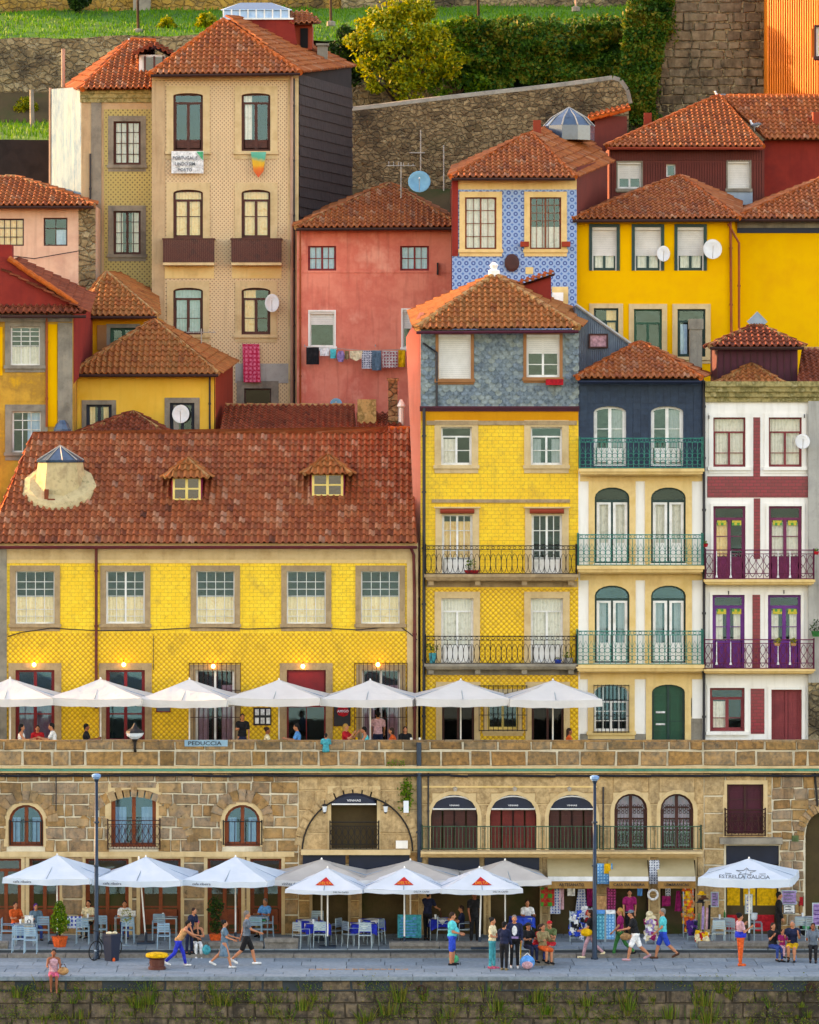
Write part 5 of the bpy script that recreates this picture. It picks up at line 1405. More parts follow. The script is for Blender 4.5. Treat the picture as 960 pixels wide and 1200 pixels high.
mb=MB(); c=V(6,290,25); mb.box(c.x-.3,c.x+.3,24.5,25.4,c.z-.8,c.z+.1); mb.build('chimney',M['plaster_red'],h.root)
h.finish(body='plaster_ochre',top=368,x1=85)
# rear low roofs just behind the main ridge
h=House('tiled_roof_house','low roof with dark red tiles just behind the long roof ridge, below the salmon house','house',24,258,476,505,depth=4,zbase=12)
h.wall(262,500,476,None,'plaster_salmon')
roof(h.root,[[V(258,506,23.6),V(418,506,23.6),V(415,476,27),V(264,476,27)],[V(418,505,23.5),V(476,505,23.5),V(458,485,26),V(418,485,26)]],[(V(264,476,27),V(415,476,27))],'roof_brown','ridge_old')
mb=MB(); mb.box(PX(419,24.5),PX(441,24.5),24.3,25,PZ(500,24.5),PZ(468,24.5)); mb.build('chimney',M['stone_moss'],h.root)
mb=MB(); mb.box(PX(455,24.2),PX(466,24.2),24.2,24.7,PZ(505,24.2),PZ(446,24.2)); mb.box(PX(453.5,24.2),PX(467.5,24.2),24.15,24.75,PZ(446,24.2),PZ(443,24.2)); mb.build('chimney',M['rubble_dark'],h.root)
mb=MB(); mb.lathe(PX(470,24.2),24.3,[(.12,PZ(498,24.2)),(.12,PZ(478,24.2)),(.2,PZ(476,24.2)),(.05,PZ(468,24.2))],8); mb.build('vent_pipe',M['plaster_white'],h.root)
h.finish(body='plaster_salmon',top=502)
h=House('tiled_roof_house','small ridge of red tiles peeping above the long roof under the pale yellow wall','house',22.4,92,196,512,depth=3,zbase=12)
h.wall(100,508,190,None,'plaster_beige')
A,B,C=V(86,512,22.2),V(200,512,22.2),V(156,484,24.2)
roof(h.root,[[A,B,C],[V(98,505,26),A,C],[B,V(200,506,26),C]],[(A,C),(B,C)],'roof_brown','ridge_old'); h.finish(body='plaster_beige',top=512)
mb=MB(); c=V(73,500,21.8); mb.lathe(c.x,c.y,[(.3,c.z-.5),(.33,c.z-.1),(.24,c.z+.1),(.12,c.z+.25)],8); solo('roof_lantern',mb,M['glass_roof'],'small glazed roof lantern left of the long roof ridge','roof lantern',origin=(c.x,c.y,c.z-.5))
# tall tan tiled tower house
y=34
h=House('tall_tiled_house','tall tan patterned tile house with two window columns and brown balconies','house',y,178,349,480,depth=8,zbase=12)
for i,(a,b) in enumerate(((203,238),(283,317))):
    h.win(a,109,b,177,risepx=3,fr='brown_paint',ft=.09,cols=2,rows=(),transom=.83,panel=.2,curtain='curtain' if i else None,ch=(.2,1),cw='left',sur='granite_light',surw=.28,sill=True)
    h.win(a,222,b,279,risepx=4,kind='door',fr='brown_paint',ft=.09,cols=2,rows=(.45,),transom=.78,curtain='curtain_lit',ch=(0,1),sur='granite_light',surw=.28,sill=False)
    h.win(a,337,b,392,risepx=4,fr='brown_paint',ft=.09,cols=2,rows=(.35,),transom=.76,curtain='curtain_lit' if i else 'curtain',ch=(0,.98),cw='full' if not i else 'half',sur='granite_light',surw=.26,glass='glass_blue' if not i else 'glass')
    yf=y-.6; xa,xb=PX(a-12,yf),PX(b+13,yf); zt,zb=PZ(279,yf),PZ(307,yf)
    m=MB(); m.box(xa,xb,yf-.04,y+.01,zb-.13,zb-.02); s_=m.build('balcony',M['granite_light'],h.root)
    m=MB(); 
    n=26
    for k in range(n): q=xa+.02+(xb-xa-.1)*k/(n-1); m.box(q,q+.075,yf-.02,yf+.01,zb,zt-.06)
    for xx in (xa,xb-.04):
        for k in range(5): m.box(xx,xx+.03,yf+.03+.11*k,yf+.11+.11*k,zb,zt-.06)
    m.box(xa-.03,xb+.03,yf-.05,yf+.05,zt-.06,zt); m.box(xa-.03,xa+.05,yf,y,zt-.06,zt-.002); m.box(xb-.05,xb+.03,yf,y,zt-.06,zt-.002); m.build('railing',M['brown_paint'],s_)
    h.box('stone_apron',a-11,312,b+13,326,.03,'stone_cream')
h.win(286,455,318,478,fr='wood_dark',ft=.07,cols=1,split=False,rows=(),glass='glass_dark',sur='granite_grey',surw=.3)
h.wall(178,86,349,None,'azul_tower')
h.box('quoin',178,96,193,478,.05,'plaster_beige'); h.box('quoin',338,92,350,478,.05,'granite_light'); h.cornice(178,350,84,94,.25,'granite_light'); h.box('stone_band',276,426,338,449,.03,'plaster_grey')
h.pipe([(342,88),(342,478)],'pipe_pink',.07,.12); h.pipe([(345,92),(345,478)],'pipe_dark',.03,.12)
mb=MB(); a=V(349,84,34);b=V(412,78,42); mb.add([V(349,80,34),b,V(412,270,42),V(349,290,34)],[(0,1,2,3)],.5)
o=mb.build('slate_side',M['dark_wall'],h.root)
mb=MB(); P0=V(349.5,80,33.95);P1=V(412,77,42); U=(P1-P0); U.z=0; L=U.length; U.normalize(); N=Vector((U.y,-U.x,0)); 
zt=PZ(82,34); zb=PZ(290,34); nz=int((zt-zb)/.42); nx=int(L/.3)
for j in range(nz):
    for i in range(nx):
        p=P0+U*(i+.05+(.5 if j%2 else 0)*.3)*L/nx; z=zb+j*.42; e=random.uniform(0,.015)
        w=U*(L/nx*.95)
        mb.add([Vector((p.x,p.y,z))+N*(.05+e),Vector((p.x,p.y,z))+w+N*(.05+e),Vector((p.x,p.y,z+.43))+w+N*.02,Vector((p.x,p.y,z+.43))+N*.02,Vector((p.x,p.y,z))+N*.02,Vector((p.x,p.y,z))+w+N*.02],[(0,1,2,3),(0,1,5,4)],random.random())
mb.build('slates',M['slate_dark'],o)
A,B=V(177,87,33.4),V(352,85,33.4); C=V(262,24,37.5); D_=V(414,78,42.5); C2=V(300,24,41)
roof(h.root,[[A,B,C],[B,D_,C2,C],[V(188,80,42),A,C]],[(A,C),(B,C)],'roof_orange','ridge_orange',gutter=[(A,B)],rr=.14)
# roof lantern and dormer
mb=MB(); yl=39; mb.prism([(PX(256,yl),PZ(52,yl)),(PX(348,yl),PZ(52,yl)),(PX(344,yl),PZ(22,yl)),(PX(262,yl),PZ(22,yl))],yl,yl+3); o=mb.build('lantern_box',M['plaster_red'],h.root)
mb=MB(); mb.prism([(PX(261,yl),PZ(22,yl)),(PX(340,yl),PZ(22,yl)),(PX(338,yl),PZ(11,yl)),(PX(263,yl),PZ(11,yl))],yl-.05,yl+3); mb.build('lantern_glazing',M['curtain_blue'],o)
mb=MB()
for k in range(9): mb.box(PX(262+9.6*k,yl)-.03,PX(262+9.6*k,yl)+.03,yl-.1,yl-.052,PZ(22,yl),PZ(11,yl))
mb.box(PX(258,yl),PX(344,yl),yl-.12,yl-.06,PZ(23,yl),PZ(21,yl)); mb.build('glazing_bar',M['white_paint'],o)
mb=MB(); mb.add([V(259,12,yl-.1),V(342,12,yl-.1),V(342,11,yl+3.2),V(259,11,yl+3.2),V(282,3,yl+1),V(318,3,yl+1)],[(0,1,5,4),(1,2,5),(2,3,4,5),(3,0,4)]); mb.build('lantern_roof',M['glass_roof'],o)
mb=MB(); yd=39.5; mb.prism([(PX(345,yd),PZ(58,yd)),(PX(366,yd),PZ(58,yd)),(PX(366,yd),PZ(28,yd)),(PX(345,yd),PZ(28,yd))],yd,yd+2.4); o=mb.build('dormer',M['plaster_brick'],h.root)
mb=MB(); mb.box(PX(352,yd),PX(361,yd),yd-.06,yd-.003,PZ(56,yd),PZ(33,yd)); mb.build('dormer_window',M['interior'],o)
mb=MB(); tile_plane(mb,[V(339,29,yd-.4),V(377,27,yd-.4),V(360,14,yd+2),V(339,16,yd+2)]); mb.build('dormer_roof',M['roof_orange'],o)
mb=MB(); mb.box(PX(372,40),PX(384,40),39.7,40.4,PZ(78,40),PZ(54,40)); mb.box(PX(370.5,40),PX(385.5,40),39.6,40.5,PZ(54,40),PZ(51.5,40)); mb.build('chimney',M['granite_grey'],h.root)
h.finish(body='plaster_beige',top=90,x1=348.5)
# banner and flags hanging from windows
def hang(name,label,cat,px0,py0,px1,py1,y,mat,shape=None,wav=.03,txt=None,nx=8,nz=8,group=None):
    mb=MB(); vs=[];t=.008
    for side in(0,1):
        for j in range(nz+1):
            for i in range(nx+1):
                u=i/nx;v=j/nz
                s=shape(u,v) if shape else (u,v)
                vs.append(V3(px0+(px1-px0)*s[0],py0+(py1-py0)*s[1],y)+Vector((0,-wav*math.sin(u*9+v*2)*(.3+v)+side*t,0)))
    W=nx+1;K=(nx+1)*(nz+1); fs=[]
    for j in range(nz):
        for i in range(nx): a=j*W+i; fs+=[(a,a+1,a+W+1,a+W),(K+a,K+a+W,K+a+W+1,K+a+1)]
    mb.add(vs,fs,.5)
    o=solo(name,mb,M[mat],label,cat,group,origin=V3((px0+px1)/2,py0,y),smooth=True); return o
o=hang('window_banner','white hand lettered banner with a green corner on the tall tan house','banner',201,177,238.5,203,33.72,'white')
for k,(t_,py) in enumerate((('PORTUGAL E',185),('LINDO SIM',192),('PORTO',199))): c=V(217,py,33.62); text(o,t_,c.x,c.y,c.z-.06,.19,'ink_soft',.9)
mb=MB(); mb.poly([V(230,177.5,33.63),V(238,177.5,33.63),V(238,188,33.63)]); mb.build('green_corner',M['mint'],o)
hang('window_cloth','green and orange cloth drooping below a top window of the tan house','cloth',294,178,312,208,33.72,'rainbow',shape=lambda u,v:(.5+(u-.5)*(1-.35*v),v*(1-.25*abs(2*u-1))))
hang('hanging_rug','crimson patterned rug hanging on the tan house above the dark low window','rug',284,403,304,448,33.75,'rug_pink',shape=lambda u,v:(u+.08*v,v))
dish('white dish on the tan tower window frame above the crimson rug',319,356,34,11,sx=.75)
dish('white dish in front of the right hand window of the pale yellow house',212,486,25,11,sx=.9)
# grey green tiled house left of the tower
y=36
h=House('weathered_tiled_house','weathered narrow house with green patterned tiles and a pale blue sheet metal side','house',y,95,180,345,depth=7,zbase=14)
for (t,b) in ((142,193),(247,298)): h.win(133,t,165,b,fr='brown_paint',ft=.07,cols=4,rows=(.25,.5,.75),curtain='curtain',ch=(0,1),cw='full' if t<200 else 'sides',sur='granite_grey',surw=.22)
h.wall(95,104,180,None,'plaster_beige'); h.box('tile_panel',124,130,178,240,.012,'azul_green') if 0 else None
h.holes and None
h.walls.append((h.X(122),h.X(178),h.Z(345),h.Z(128),'azul_green','tile_cladding',.02,None))
h.cornice(94,180,104,120,.2,'stone_moss','cornice',3); h.box('corner_strip',107,120,119,345,.04,'granite_grey')
h.pipe([(106,180),(106,345)],'pipe_dark',.04)
mb=MB(); n=26; 
for k in range(n):
    a=k/n;b=(k+1)/n;m_=(a+b)/2
    def pt(t,off): return Vector((PX(60,40)+(PX(96,36)-PX(60,40))*t,40-4*t-off,0))
    A0,M0,B0=pt(a,0),pt(m_,.06),pt(b,0)
    zt=lambda t:PZ(100+6*t,38); zl=PZ(250,38)
    mb.add([(A0.x,A0.y,zl),(M0.x,M0.y,zl),(B0.x,B0.y,zl),(A0.x,A0.y,zt(a)),(M0.x,M0.y,zt(m_)),(B0.x,B0.y,zt(b))],[(0,1,4,3),(1,2,5,4)],.5)
mb.build('corrugated_side',M['blue_sheet'],h.root)
mb=MB(); mb.tube([V(74,57,40),V(74,102,40)],.08,7); mb.tube([V(59,103,40),V(59,225,40)],.07,6); mb.build('flue_pipe',M['pipe_pink'],h.root)
A,B=V(96,105,35.6),V(180,104,35.6); C=V(182,48,41); D_=V(154,47,41); E_=V(78,102,41)
roof(h.root,[[A,B,C,D_],[E_,A,D_]],[(D_,C),(A,D_)],'roof_orange','ridge_orange')
mb=MB(); mb.tube([V(90,100,40.8),V(153,47,40.9)],.12,6); mb.build('verge_board',M['white_paint'],h.root)
yd=37.4
mb=MB(); mb.box(PX(163,yd),PX(194,yd),yd,yd+2.5,PZ(104,yd),PZ(64,yd)); o=mb.build('dormer',M['plaster_white'],h.root)
mb=MB(); mb.box(PX(171,yd),PX(191,yd),yd-.08,yd-.004,PZ(96,yd),PZ(67,yd)); mb.build('dormer_window',M['glass_dark2'],o)
mb=MB(); 
for p in (170,181,191.5): mb.box(PX(p,yd)-.04,PX(p,yd)+.04,yd-.12,yd-.083,PZ(97,yd),PZ(66,yd))
mb.build('dormer_frame',M['brown_paint'],o)
mb=MB(); tile_plane(mb,[V(158,67,yd-.3),V(180,56,yd-.3),V(180,52,yd+2.6),V(158,62,yd+2.6)]); tile_plane(mb,[V(180,56,yd-.3),V(202,67,yd-.3),V(202,62,yd+2.6),V(180,52,yd+2.6)]); mb.build('dormer_roof',M['roof_brown'],o)
h.finish(body='plaster_beige',top=108)
# pink house at the left edge
y=33
h=House('pink_house','low pale pink house with dark framed windows at the left edge','house',y,-30,112,335,depth=7,zbase=13)
h.win(-4,256,28,288,fr='wood_dark',cols=4,rows=(.33,.66),split=False,mt=.03,curtain='curtain_lit',ch=(0,1),sur=None)
h.win(51,255,79,288,fr='wood_dark',cols=2,rows=(.62,),split=False,curtain='curtain_blue',ch=(0,.6),cw='right',sur=None)
h.wall(-30,238,92,None,'plaster_pink'); h.wall(92,238,112,None,'rubble','stone_quoin')
A,B=V(-30,241,32.5),V(110,241,32.5); C,D_=V(18,208,36),V(-30,208,36)
roof(h.root,[[A,B,C,D_],[B,V(112,236,40),C]],[(D_,C),(B,C)],'roof_orange','ridge_old',gutter=[(A,B)])
h.finish(body='plaster_pink',top=241)
# salmon house
y=32
h=House('salmon_house','broad salmon pink house with small red windows and a washing line','house',y,348,540,478,depth=7,zbase=12)
for (a,b) in ((361,394),(469,503)): h.win(a,288,b,317,fr='red_paint',ft=.06,cols=4,rows=(.5,),curtain='curtain_blue',ch=(0,1),sur=None,sill=False)
h.win(363,365,392,406,fr='white_paint',cols=1,split=False,rows=(),blind=.38,sur='plaster_white',surw=.06)
h.win(472,363,500,407,fr='white_paint',cols=1,split=False,rows=(),blind=.5,sur='plaster_white',surw=.06)
h.wall(348,264,540,None,'plaster_salmon'); h.box('string_course',350,317.5,538,319.5,.03,'plaster_salmon')
A,B=V(347,267,31.4),V(540,266,31.4); C=V(457,216,36)
roof(h.root,[[A,B,C],[B,V(540,260,39),C],[V(352,256,39),A,C]],[(A,C),(B,C)],'roof_orange','ridge_old',gutter=[(A,B)])
h.pipe([(352,270),(352,475)],'pipe_orange',.04); h.box('wall_bracket',512,308,514,322,.2,'black_iron')
h.finish(body='plaster_salmon',top=267)
dish('large pale blue dish on the salmon roof below the curved stone wall',491.5,214,33,13,'dish_blue')
dish('small blue dish low on the salmon wall behind the ridge',394,474,32,7,'dish_blue')
# washing line
mb=MB(); mb.tube([V(357,406,31.5),V(390,408,31.5),V(430,411,31.5),V(478,409,31.5)],.012,5); 
for p in (357,440,477): mb.tube([V(p,406,31.5),V(p,404,32.02)],.02,5)
solo('clothes_line',mb,M['pale_iron'],'washing line strung along the salmon wall','clothes line')
G='washing on the line of the salmon house'
leg=lambda u,v:(.5+(u-.5)*(1-.1*v)+(0 if v<.3 else (.12*(1 if u>.5 else -1))*(v-.3)),v)
hang('hung_trousers','black trousers hanging at the left end of the washing line','trousers',359,407,374,427,31.48,'black',group=G)
hang('hung_towel','small white towel next to the black trousers on the line','towel',375,408,386,417,31.48,'white',group=G)
hang('hung_vest','turquoise cloth hanging on the line between white pieces','garment',387,409,394,420,31.47,'turquoise',group=G)
hang('hung_bag','round white cloth on the line beside the turquoise one','garment',396,411,403,424,31.48,'lilac',shape=lambda u,v:(.5+(u-.5)*(.7+.6*math.sin(v*3.1)),v),group=G)
hang('hung_sock','small brown cloth near the middle of the line','garment',404,411,409,421,31.48,'khaki',group=G)
hang('hung_shirt','white shirt with spots hanging mid line','shirt',410,411,425,423,31.47,'cream',shape=lambda u,v:(u,v*(1-.3*abs(2*u-1))),group=G)
hang('hung_towel','long pale striped towel hanging mid line','towel',424,411,436,432,31.48,'stripe_bw',group=G)
hang('hung_jeans','dark grey green trousers on the line left of the checked cloth','trousers',436,411,447,434,31.47,'greyblue',group=G)
hang('hung_cloth','purple and white checked cloth on the line','cloth',448,411,466,431,31.48,'red_white_check',group=G)
hang('hung_cloth','yellow cloth at the right end of the line','cloth',467,410,475,430,31.48,'yellow',group=G)
# blue azulejo house
y=28
h=House('azulejo_house','blue and white azulejo house with cream window frames','house',y,530,676,360,depth=8,zbase=15)
h.win(545,231,582,292,fr='wood_orange',ft=.05,cols=4,rows=(.25,.5,.75),mt=.025,curtain='curtain',ch=(0,1),cw='full',sur='stone_cream',surw=.22)
h.win(621,231,658,292,fr='wood_orange',ft=.05,cols=5,rows=(.7,.85,.55),mt=.025,curtain='curtain',ch=(0,.45),cw='full',sur='stone_cream',surw=.22)
h.wall(530,207,676,222,'stone_cream','cream_band'); h.wall(530,222,676,None,'azul_blue','tile_cladding')
h.box('corner_strip',530,210,537,300,.05,'plaster_red'); h.cornice(530,676,205,211,.2,'stone_cream')
h.box('red_curtain_panel',558,262,569,289,-.3,'red',back=.33)
for (a,b) in ((610,620),(659,668)):
    mb=MB(); c=V((a+b)/2,286,27.7); mb.box(c.x-.17,c.x+.17,27.6,27.9,c.z-.1,c.z+.1); mb.build('flower_box',M['terracotta'],h.root)
mb=MB(); c=V(600,308,27.93); mb.lathe(0,0,[(.26,0),(.3,.05),(.2,.07)],14); mb.v=[(c.x+v[0],c.y-v[2],c.z+v[1]*1.2) for v in mb.v]; mb.build('oval_relief',M['wood_dark'],h.root)
h.box('cream_patch',616,313,625,321,.03,'stone_cream'); h.box('cream_frame',647,336,666,356,.06,'stone_cream'); h.box('air_unit',647,343,660,353,.3,'white_paint')
A,B=V(529,208,27.4),V(674,208,27.4); C=V(622,157,31.5); E9=V(716,190,35); D_=C+(E9-B); 
roof(h.root,[[A,B,C],[B,E9,D_,C],[V(534,196,35),A,C]],[(A,C),(B,C),(C,D_)],'roof_orange','ridge_orange',gutter=[(A,B)])
mb=MB(); mb.add([V(676,196,28),V(712,186,35),V(712,260,35),V(676,260,28)],[(0,1,2,3)]); mb.build('side_wall',M['cladding_brown'],h.root)
mb=MB(); c=V(667,148,34.5); mb.lathe(c.x,c.y,[(1.05,c.z-.6),(1.05,c.z),(.7,c.z+.35),(.1,c.z+.75)],10); o=mb.build('glass_cupola',M['glass_roof'],h.root)
mb=MB()
for k in range(10): a=2*PI*k/10; mb.tube([(c.x+1.06*math.cos(a),c.y+1.06*math.sin(a),c.z),(c.x+.72*math.cos(a),c.y+.72*math.sin(a),c.z+.36),(c.x,c.y,c.z+.78)],.03,4)
mb.build('glazing_bar',M['pale_iron'],o)
mb=MB(); mb.box(PX(625,32),PX(634,32),31.8,32.3,PZ(162,32),PZ(141,32)); mb.build('chimney',M['plaster_brick'],h.root)
h.finish(body='cladding_brown',top=210)
# bright yellow house
y=28.5
h=House('yellow_house','bright yellow house with shuttered dark green windows above grey sheet metal','house',y,676,861,440,depth=8,zbase=14)
for (a,b) in ((690,727),(740,779),(790,829)):
    h.win(a+4,266,b-4,317,fr='green_dark',ft=.08,cols=2,rows=(),blind=.66,curtain='curtain',ch=(0,.5),sur='green_dark',surw=.12,sill=False)
h.win(696,361,725,416,fr='green_dark',ft=.08,cols=2,rows=(),transom=.72,sur='granite_light',surw=.18,curtain='curtain_lit',ch=(.5,1),cw='right')
h.win(743,362,776,418,fr='green_door',ft=.08,cols=2,rows=(),transom=.7,sur='granite_light',surw=.2)
h.win(794,362,827,418,fr='green_dark',ft=.08,cols=2,rows=(),transom=.74,sur='granite_light',surw=.2,curtain='curtain_blue',ch=(0,.7),cw='left')
h.wall(676,256,861,None,'plaster_yellow')
h.pipe([(856,258),(857,390)],'pipe_orange',.055,.12); h.pipe([(853,262),(866,285),(866,385)],'pipe_orange',.05,.14)
A,B=V(671,257,28),V(866,256,28); C=V(797,207,33)
roof(h.root,[[A,B,C],[B,V(866,236,38),C],[V(686,248,38),A,C]],[(A,C),(B,C)],'roof_orange','ridge_orange',gutter=[(A,B)])
mb=MB(); yb=27.2; mb.box(PX(808,yb),PX(822,yb),yb-.5,yb+.2,PZ(445,yb),PZ(386,yb)); mb.box(PX(807,yb),PX(823.5,yb),yb-.55,yb+.25,PZ(386,yb),PZ(374,yb)); mb.build('chimney',M['granite_grey'],h.root)
h.finish(body='plaster_yellow',top=258)
dish('smaller white dish at the middle shuttered window of the bright yellow house',777.5,298,28.5,9.5,sx=.8)
dish('larger white dish right of the last shuttered window of the bright yellow house',835,293,28.5,12,sx=.9)
dish('white dish on the wall right of the top windows of the crimson banded house',940.5,518,16,9,sx=.95)
h=House('yellow_house','plain bright yellow windowless house at the right edge','house',29,861,1010,440,depth=8,zbase=14)
h.wall(861,254,1010,None,'plaster_yellow'); h.box('dark_band',864,267,1010,273,.05,'navy_paint'); h.box('eave_band',864,258,1010,267,.1,'granite_grey')
A,B=V(862,256,28.4),V(1012,256,28.4); D_=V(990,200,33); 
roof(h.root,[[A,B,D_],[V(880,242,38),A,D_]],[(A,D_)],'roof_orange','ridge_orange',gutter=[(A,B)])
h.finish(body='plaster_yellow',top=258)
# red brown clad house
y=37
h=House('clad_house','red brown clad house with a broad orange roof and two gulls','house',y,714,896,240,depth=9,zbase=22)
h.win(724,190,752,221,fr='white_paint',cols=2,rows=(),blind=.62,sur='granite_grey',surw=.05)
h.win(781,192,792,207,fr='white_paint',cols=1,split=False,rows=(),sur=None,sill=False)
h.win(853,189,879,221,fr='white_paint',cols=1,split=False,rows=(),blind=.97,sur='granite_grey',surw=.06)
h.wall(714,170,896,None,'cladding_brown')
m=MB()
for k in range(60): x=h.X(714+182*k/60); m.box(x,x+.07,36.95,36.999,h.Z(250),h.Z(190) if not False else 0) if not any(a-3<714+182*k/60<b+3 for a,b in((724,752),(781,792),(853,879))) else None; m.box(x,x+.07,36.95,36.999,h.Z(188),h.Z(172))
m.build('ribbed_cladding',M['cladding_brown'],h.root)
A,B=V(712,172,36.4),V(894,172,36.4); C=V(843,113,42); D_=V(1010,113,42); E_=V(1010,163,38.5); F_=V(897,163,38.5)
roof(h.root,[[A,B,C],[F_,E_,D_,C],[V(725,165,47),A,C]],[(A,C),(B,C),(C,D_)],'roof_orange','ridge_orange',gutter=[(A,B)],gmat='plaster_brick')
mb=MB(); mb.box(PX(896,39),PX(1010,39),39,46,PZ(260,39),PZ(164,39)); mb.build('side_wall',M['plaster_red'],h.root)
mb=MB(); mb.box(PX(952,40),PX(968,40),39.5,40.3,PZ(160,40),PZ(132,40)); mb.build('chimney',M['plaster_brick'],h.root)
mb=MB(); mb.box(PX(755,44),PX(764,44),44,44.4,PZ(150,44),PZ(132,44)); mb.build('chimney',M['plaster_brick'],h.root)
h.box('grille_panel',852,225,882,240,.04,'iron_sheet')
h.finish(body='cladding_brown',top=172)
h=House('gable_hut','little red gable with a curved tiled top left of the clad house','annexe',41,692,735,165,depth=3,zbase=24)
h.wall(697,136,735,None,'cladding_brown'); roof(h.root,[[V(690,140,40.6),V(738,128,40.6),V(738,124,43),V(690,134,43)]],[(V(690,140,40.6),V(738,127,40.6))],'roof_orange','ridge_orange'); h.finish(body='cladding_brown',top=140)
# orange corrugated house
h=House('corrugated_house','sunlit orange corrugated metal house at the top right corner','house',47,900,1010,115,depth=6,zbase=30)
mb=MB(); n=44
wz=(PX(950,47),PX(972,47),PZ(72,47),PZ(38,47))
for k in range(n):
    a=PX(900+110*k/n,47);b=PX(900+110*(k+1)/n,47);c=(a+b)/2; sl=1.6/ (PX(1010,47)-PX(900,47))
    ya=a-PX(900,47); yb9=b-PX(900,47); yc=c-PX(900,47)
    for (z0,z1) in (((PZ(118,47),PZ(-40,47)),) if not (a>wz[0]-.1 and b<wz[1]+.1) else ((PZ(118,47),wz[2]),(wz[3],PZ(-40,47)))):
        mb.add([(a,47-ya,z0),(c-.07,46.9-yc,z0),(c-.03,46.85-yc,z0),(b,47-yb9,z0),(a,47-ya,z1),(c-.07,46.9-yc,z1),(c-.03,46.85-yc,z1),(b,47-yb9,z1)],[(0,1,5,4),(1,2,6,5),(2,3,7,6)],.5)
mb.build('corrugated_sheet',M['orange_sheet'],h.root)
opening(h.root,(wz[0]+wz[1])/2,wz[2],44.3,wz[1]-wz[0],wz[3]-wz[2],fr='white_paint',cols=2,rows=(.33,.66),curtain='curtain_lit',ch=(0,1),sur='wood_dark',surw=.08,depth=.1)
mb=MB(); mb.box(PX(900,47)+.06,PX(1010,47)+.01,47.1,53,PZ(118,47),PZ(-40,47)); mb.build('side_wall',M['orange_sheet'],h.root)
# gulls
def gull(label,px,py,y,face):
    c=V(px,py,y); root=thing('gull',label,'gull',(c.x,c.y,c.z-.32))
    F_=Matrix.Translation((c.x,c.y,c.z-.32))@Matrix.Rotation(R(face),4,'Z')
    b=MB(); b.ell((0,0,.25),.2,.085,.1,10,7); b.cap((.13,0,.3),(.2,0,.42),.06,.042); b.ell((.21,0,.45),.055,.045,.045,8,6); t=MB(); to_mb(remeshed(b,.018,2),t)
    for sg in(-1,1): t.tube([(.02,sg*.03,.17),(.03,sg*.03,.02),(.08,sg*.03,.0)],.008,4)
    t.v=[tuple(F_@Vector(p)) for p in t.v]; t.build('body',M['gull_white'],root,smooth=True)
    w=MB()
    for sg in(-1,1): w.ell((-.06,sg*.07,.28),.22,.03,.075,9,6,Matrix.Rotation(R(12),3,'Y'))
    w.v=[tuple(F_@Vector(p)) for p in w.v]; w.build('folded_wings',M['gull_grey'],root,smooth=True)
    k=MB(); k.cap((.255,0,.445),(.31,0,.435),.014,.007,6); k.v=[tuple(F_@Vector(p)) for p in k.v]; k.build('beak',M['yellow'],root)
gull('gull standing on the peak of the broad orange roof',844,111,42,180)
gull('gull standing part way down the orange roof hip',885,145,39.2,150)
# =============== hillside walls, grass, trees ===============
def slabwall(name,label,top,ybot,y,th,mat,cat='wall'):
    """wall with an uneven top line; top is a list of pixel points"""
    mb=MB(); n=len(top)
    pts=[V(a,b,y) for a,b in top]; zb=PZ(ybot,y)
    for i in range(n-1):
        p,q=pts[i],pts[i+1]
        mb.add([(p.x,y,zb),(q.x,y,zb),(q.x,y,q.z),(p.x,y,p.z),(p.x,y+th,zb),(q.x,y+th,zb),(q.x,y+th,q.z),(p.x,y+th,p.z)],[(0,1,2,3),(3,2,6,7),(4,7,6,5)],.5)
    for p in (pts[0],pts[-1]): mb.add([(p.x,y,zb),(p.x,y,p.z),(p.x,y+th,p.z),(p.x,y+th,zb)],[(0,1,2,3)],.5)
    o=solo(name,mb,M[mat],label,cat,origin=((pts[0].x+pts[-1].x)/2,y,zb))
    return o,pts
def arcline(a,b,n,f): return [(a+(b-a)*i/n,f(i/n)) for i in range(n+1)]
o,pts=slabwall('retaining_wall','grey rubble retaining wall with a rising rounded top behind the salmon and blue houses',[(405,131)]+arcline(413,718,14,lambda t:130-38*t**1.15-1.5*math.sin(t*5))+[(726,96),(733,106),(737,122)],300,48,.7,'rubble_dark')
mb=MB()
for i in range(len(pts)-1):
    a,b=pts[i],pts[i+1]; mb.tube([a+Vector((0,.2,.02)),b+Vector((0,.2,.02))],.2,7)
mb.build('coping',M['granite_grey'],o)
mb=MB(); c=V(494,150,47.85)
for (a,b) in (((493,152),(493,200)),((520,170),(520,240)),((480,179),(498,179))): mb.tube([V(*a,47.9),V(*b,47.9)],.03,5)
mb.build('wall_cable',M['pale_iron'],o)
slabwall('garden_wall','pale field stone wall below the grass slope at the top left',arcline(-60,250,12,lambda t:47-7*t+1.5*math.sin(t*17)),240,54,.6,'rubble')
slabwall('stone_wall','sunlit rubble wall along the top of the grass at the top of the picture',arcline(-80,400,10,lambda t:-40),26,64,1,'rubble_gold')
slabwall('stone_wall','grey brown rubble wall above the grass behind the golden tree',arcline(400,760,8,lambda t:-40),10,63.5,1,'rubble')
hw,_=slabwall('high_retaining_wall','tall dark retaining wall of large stones between the ivy and the orange corrugated house',arcline(755,905,4,lambda t:-60),200,50,1.2,'rubble')
mb=MB(); blocks(mb,PX(757,50),PX(904,50),PZ(190,50),PZ(-60,50),50,[],.42,(.25,1.05),.02,.06,jit=.05); mb.build('stone_courses',M['blocks_hill'],hw)
slabwall('dark_wall','plain black painted wall above the pink house roof at the left edge',[(-40,163),(58,164)],260,43,.4,'dark_wall')
slabwall('garden_wall','mossy low wall behind the golden tree and slate clad tower side',[(395,100),(560,96),(640,92)],180,53,.5,'rubble')
slabwall('buttress','pale stone pillar rising beside the lamp pole on the grass',[(156,-30),(176,-30)],20,63.3,.7,'granite_grey','pillar')
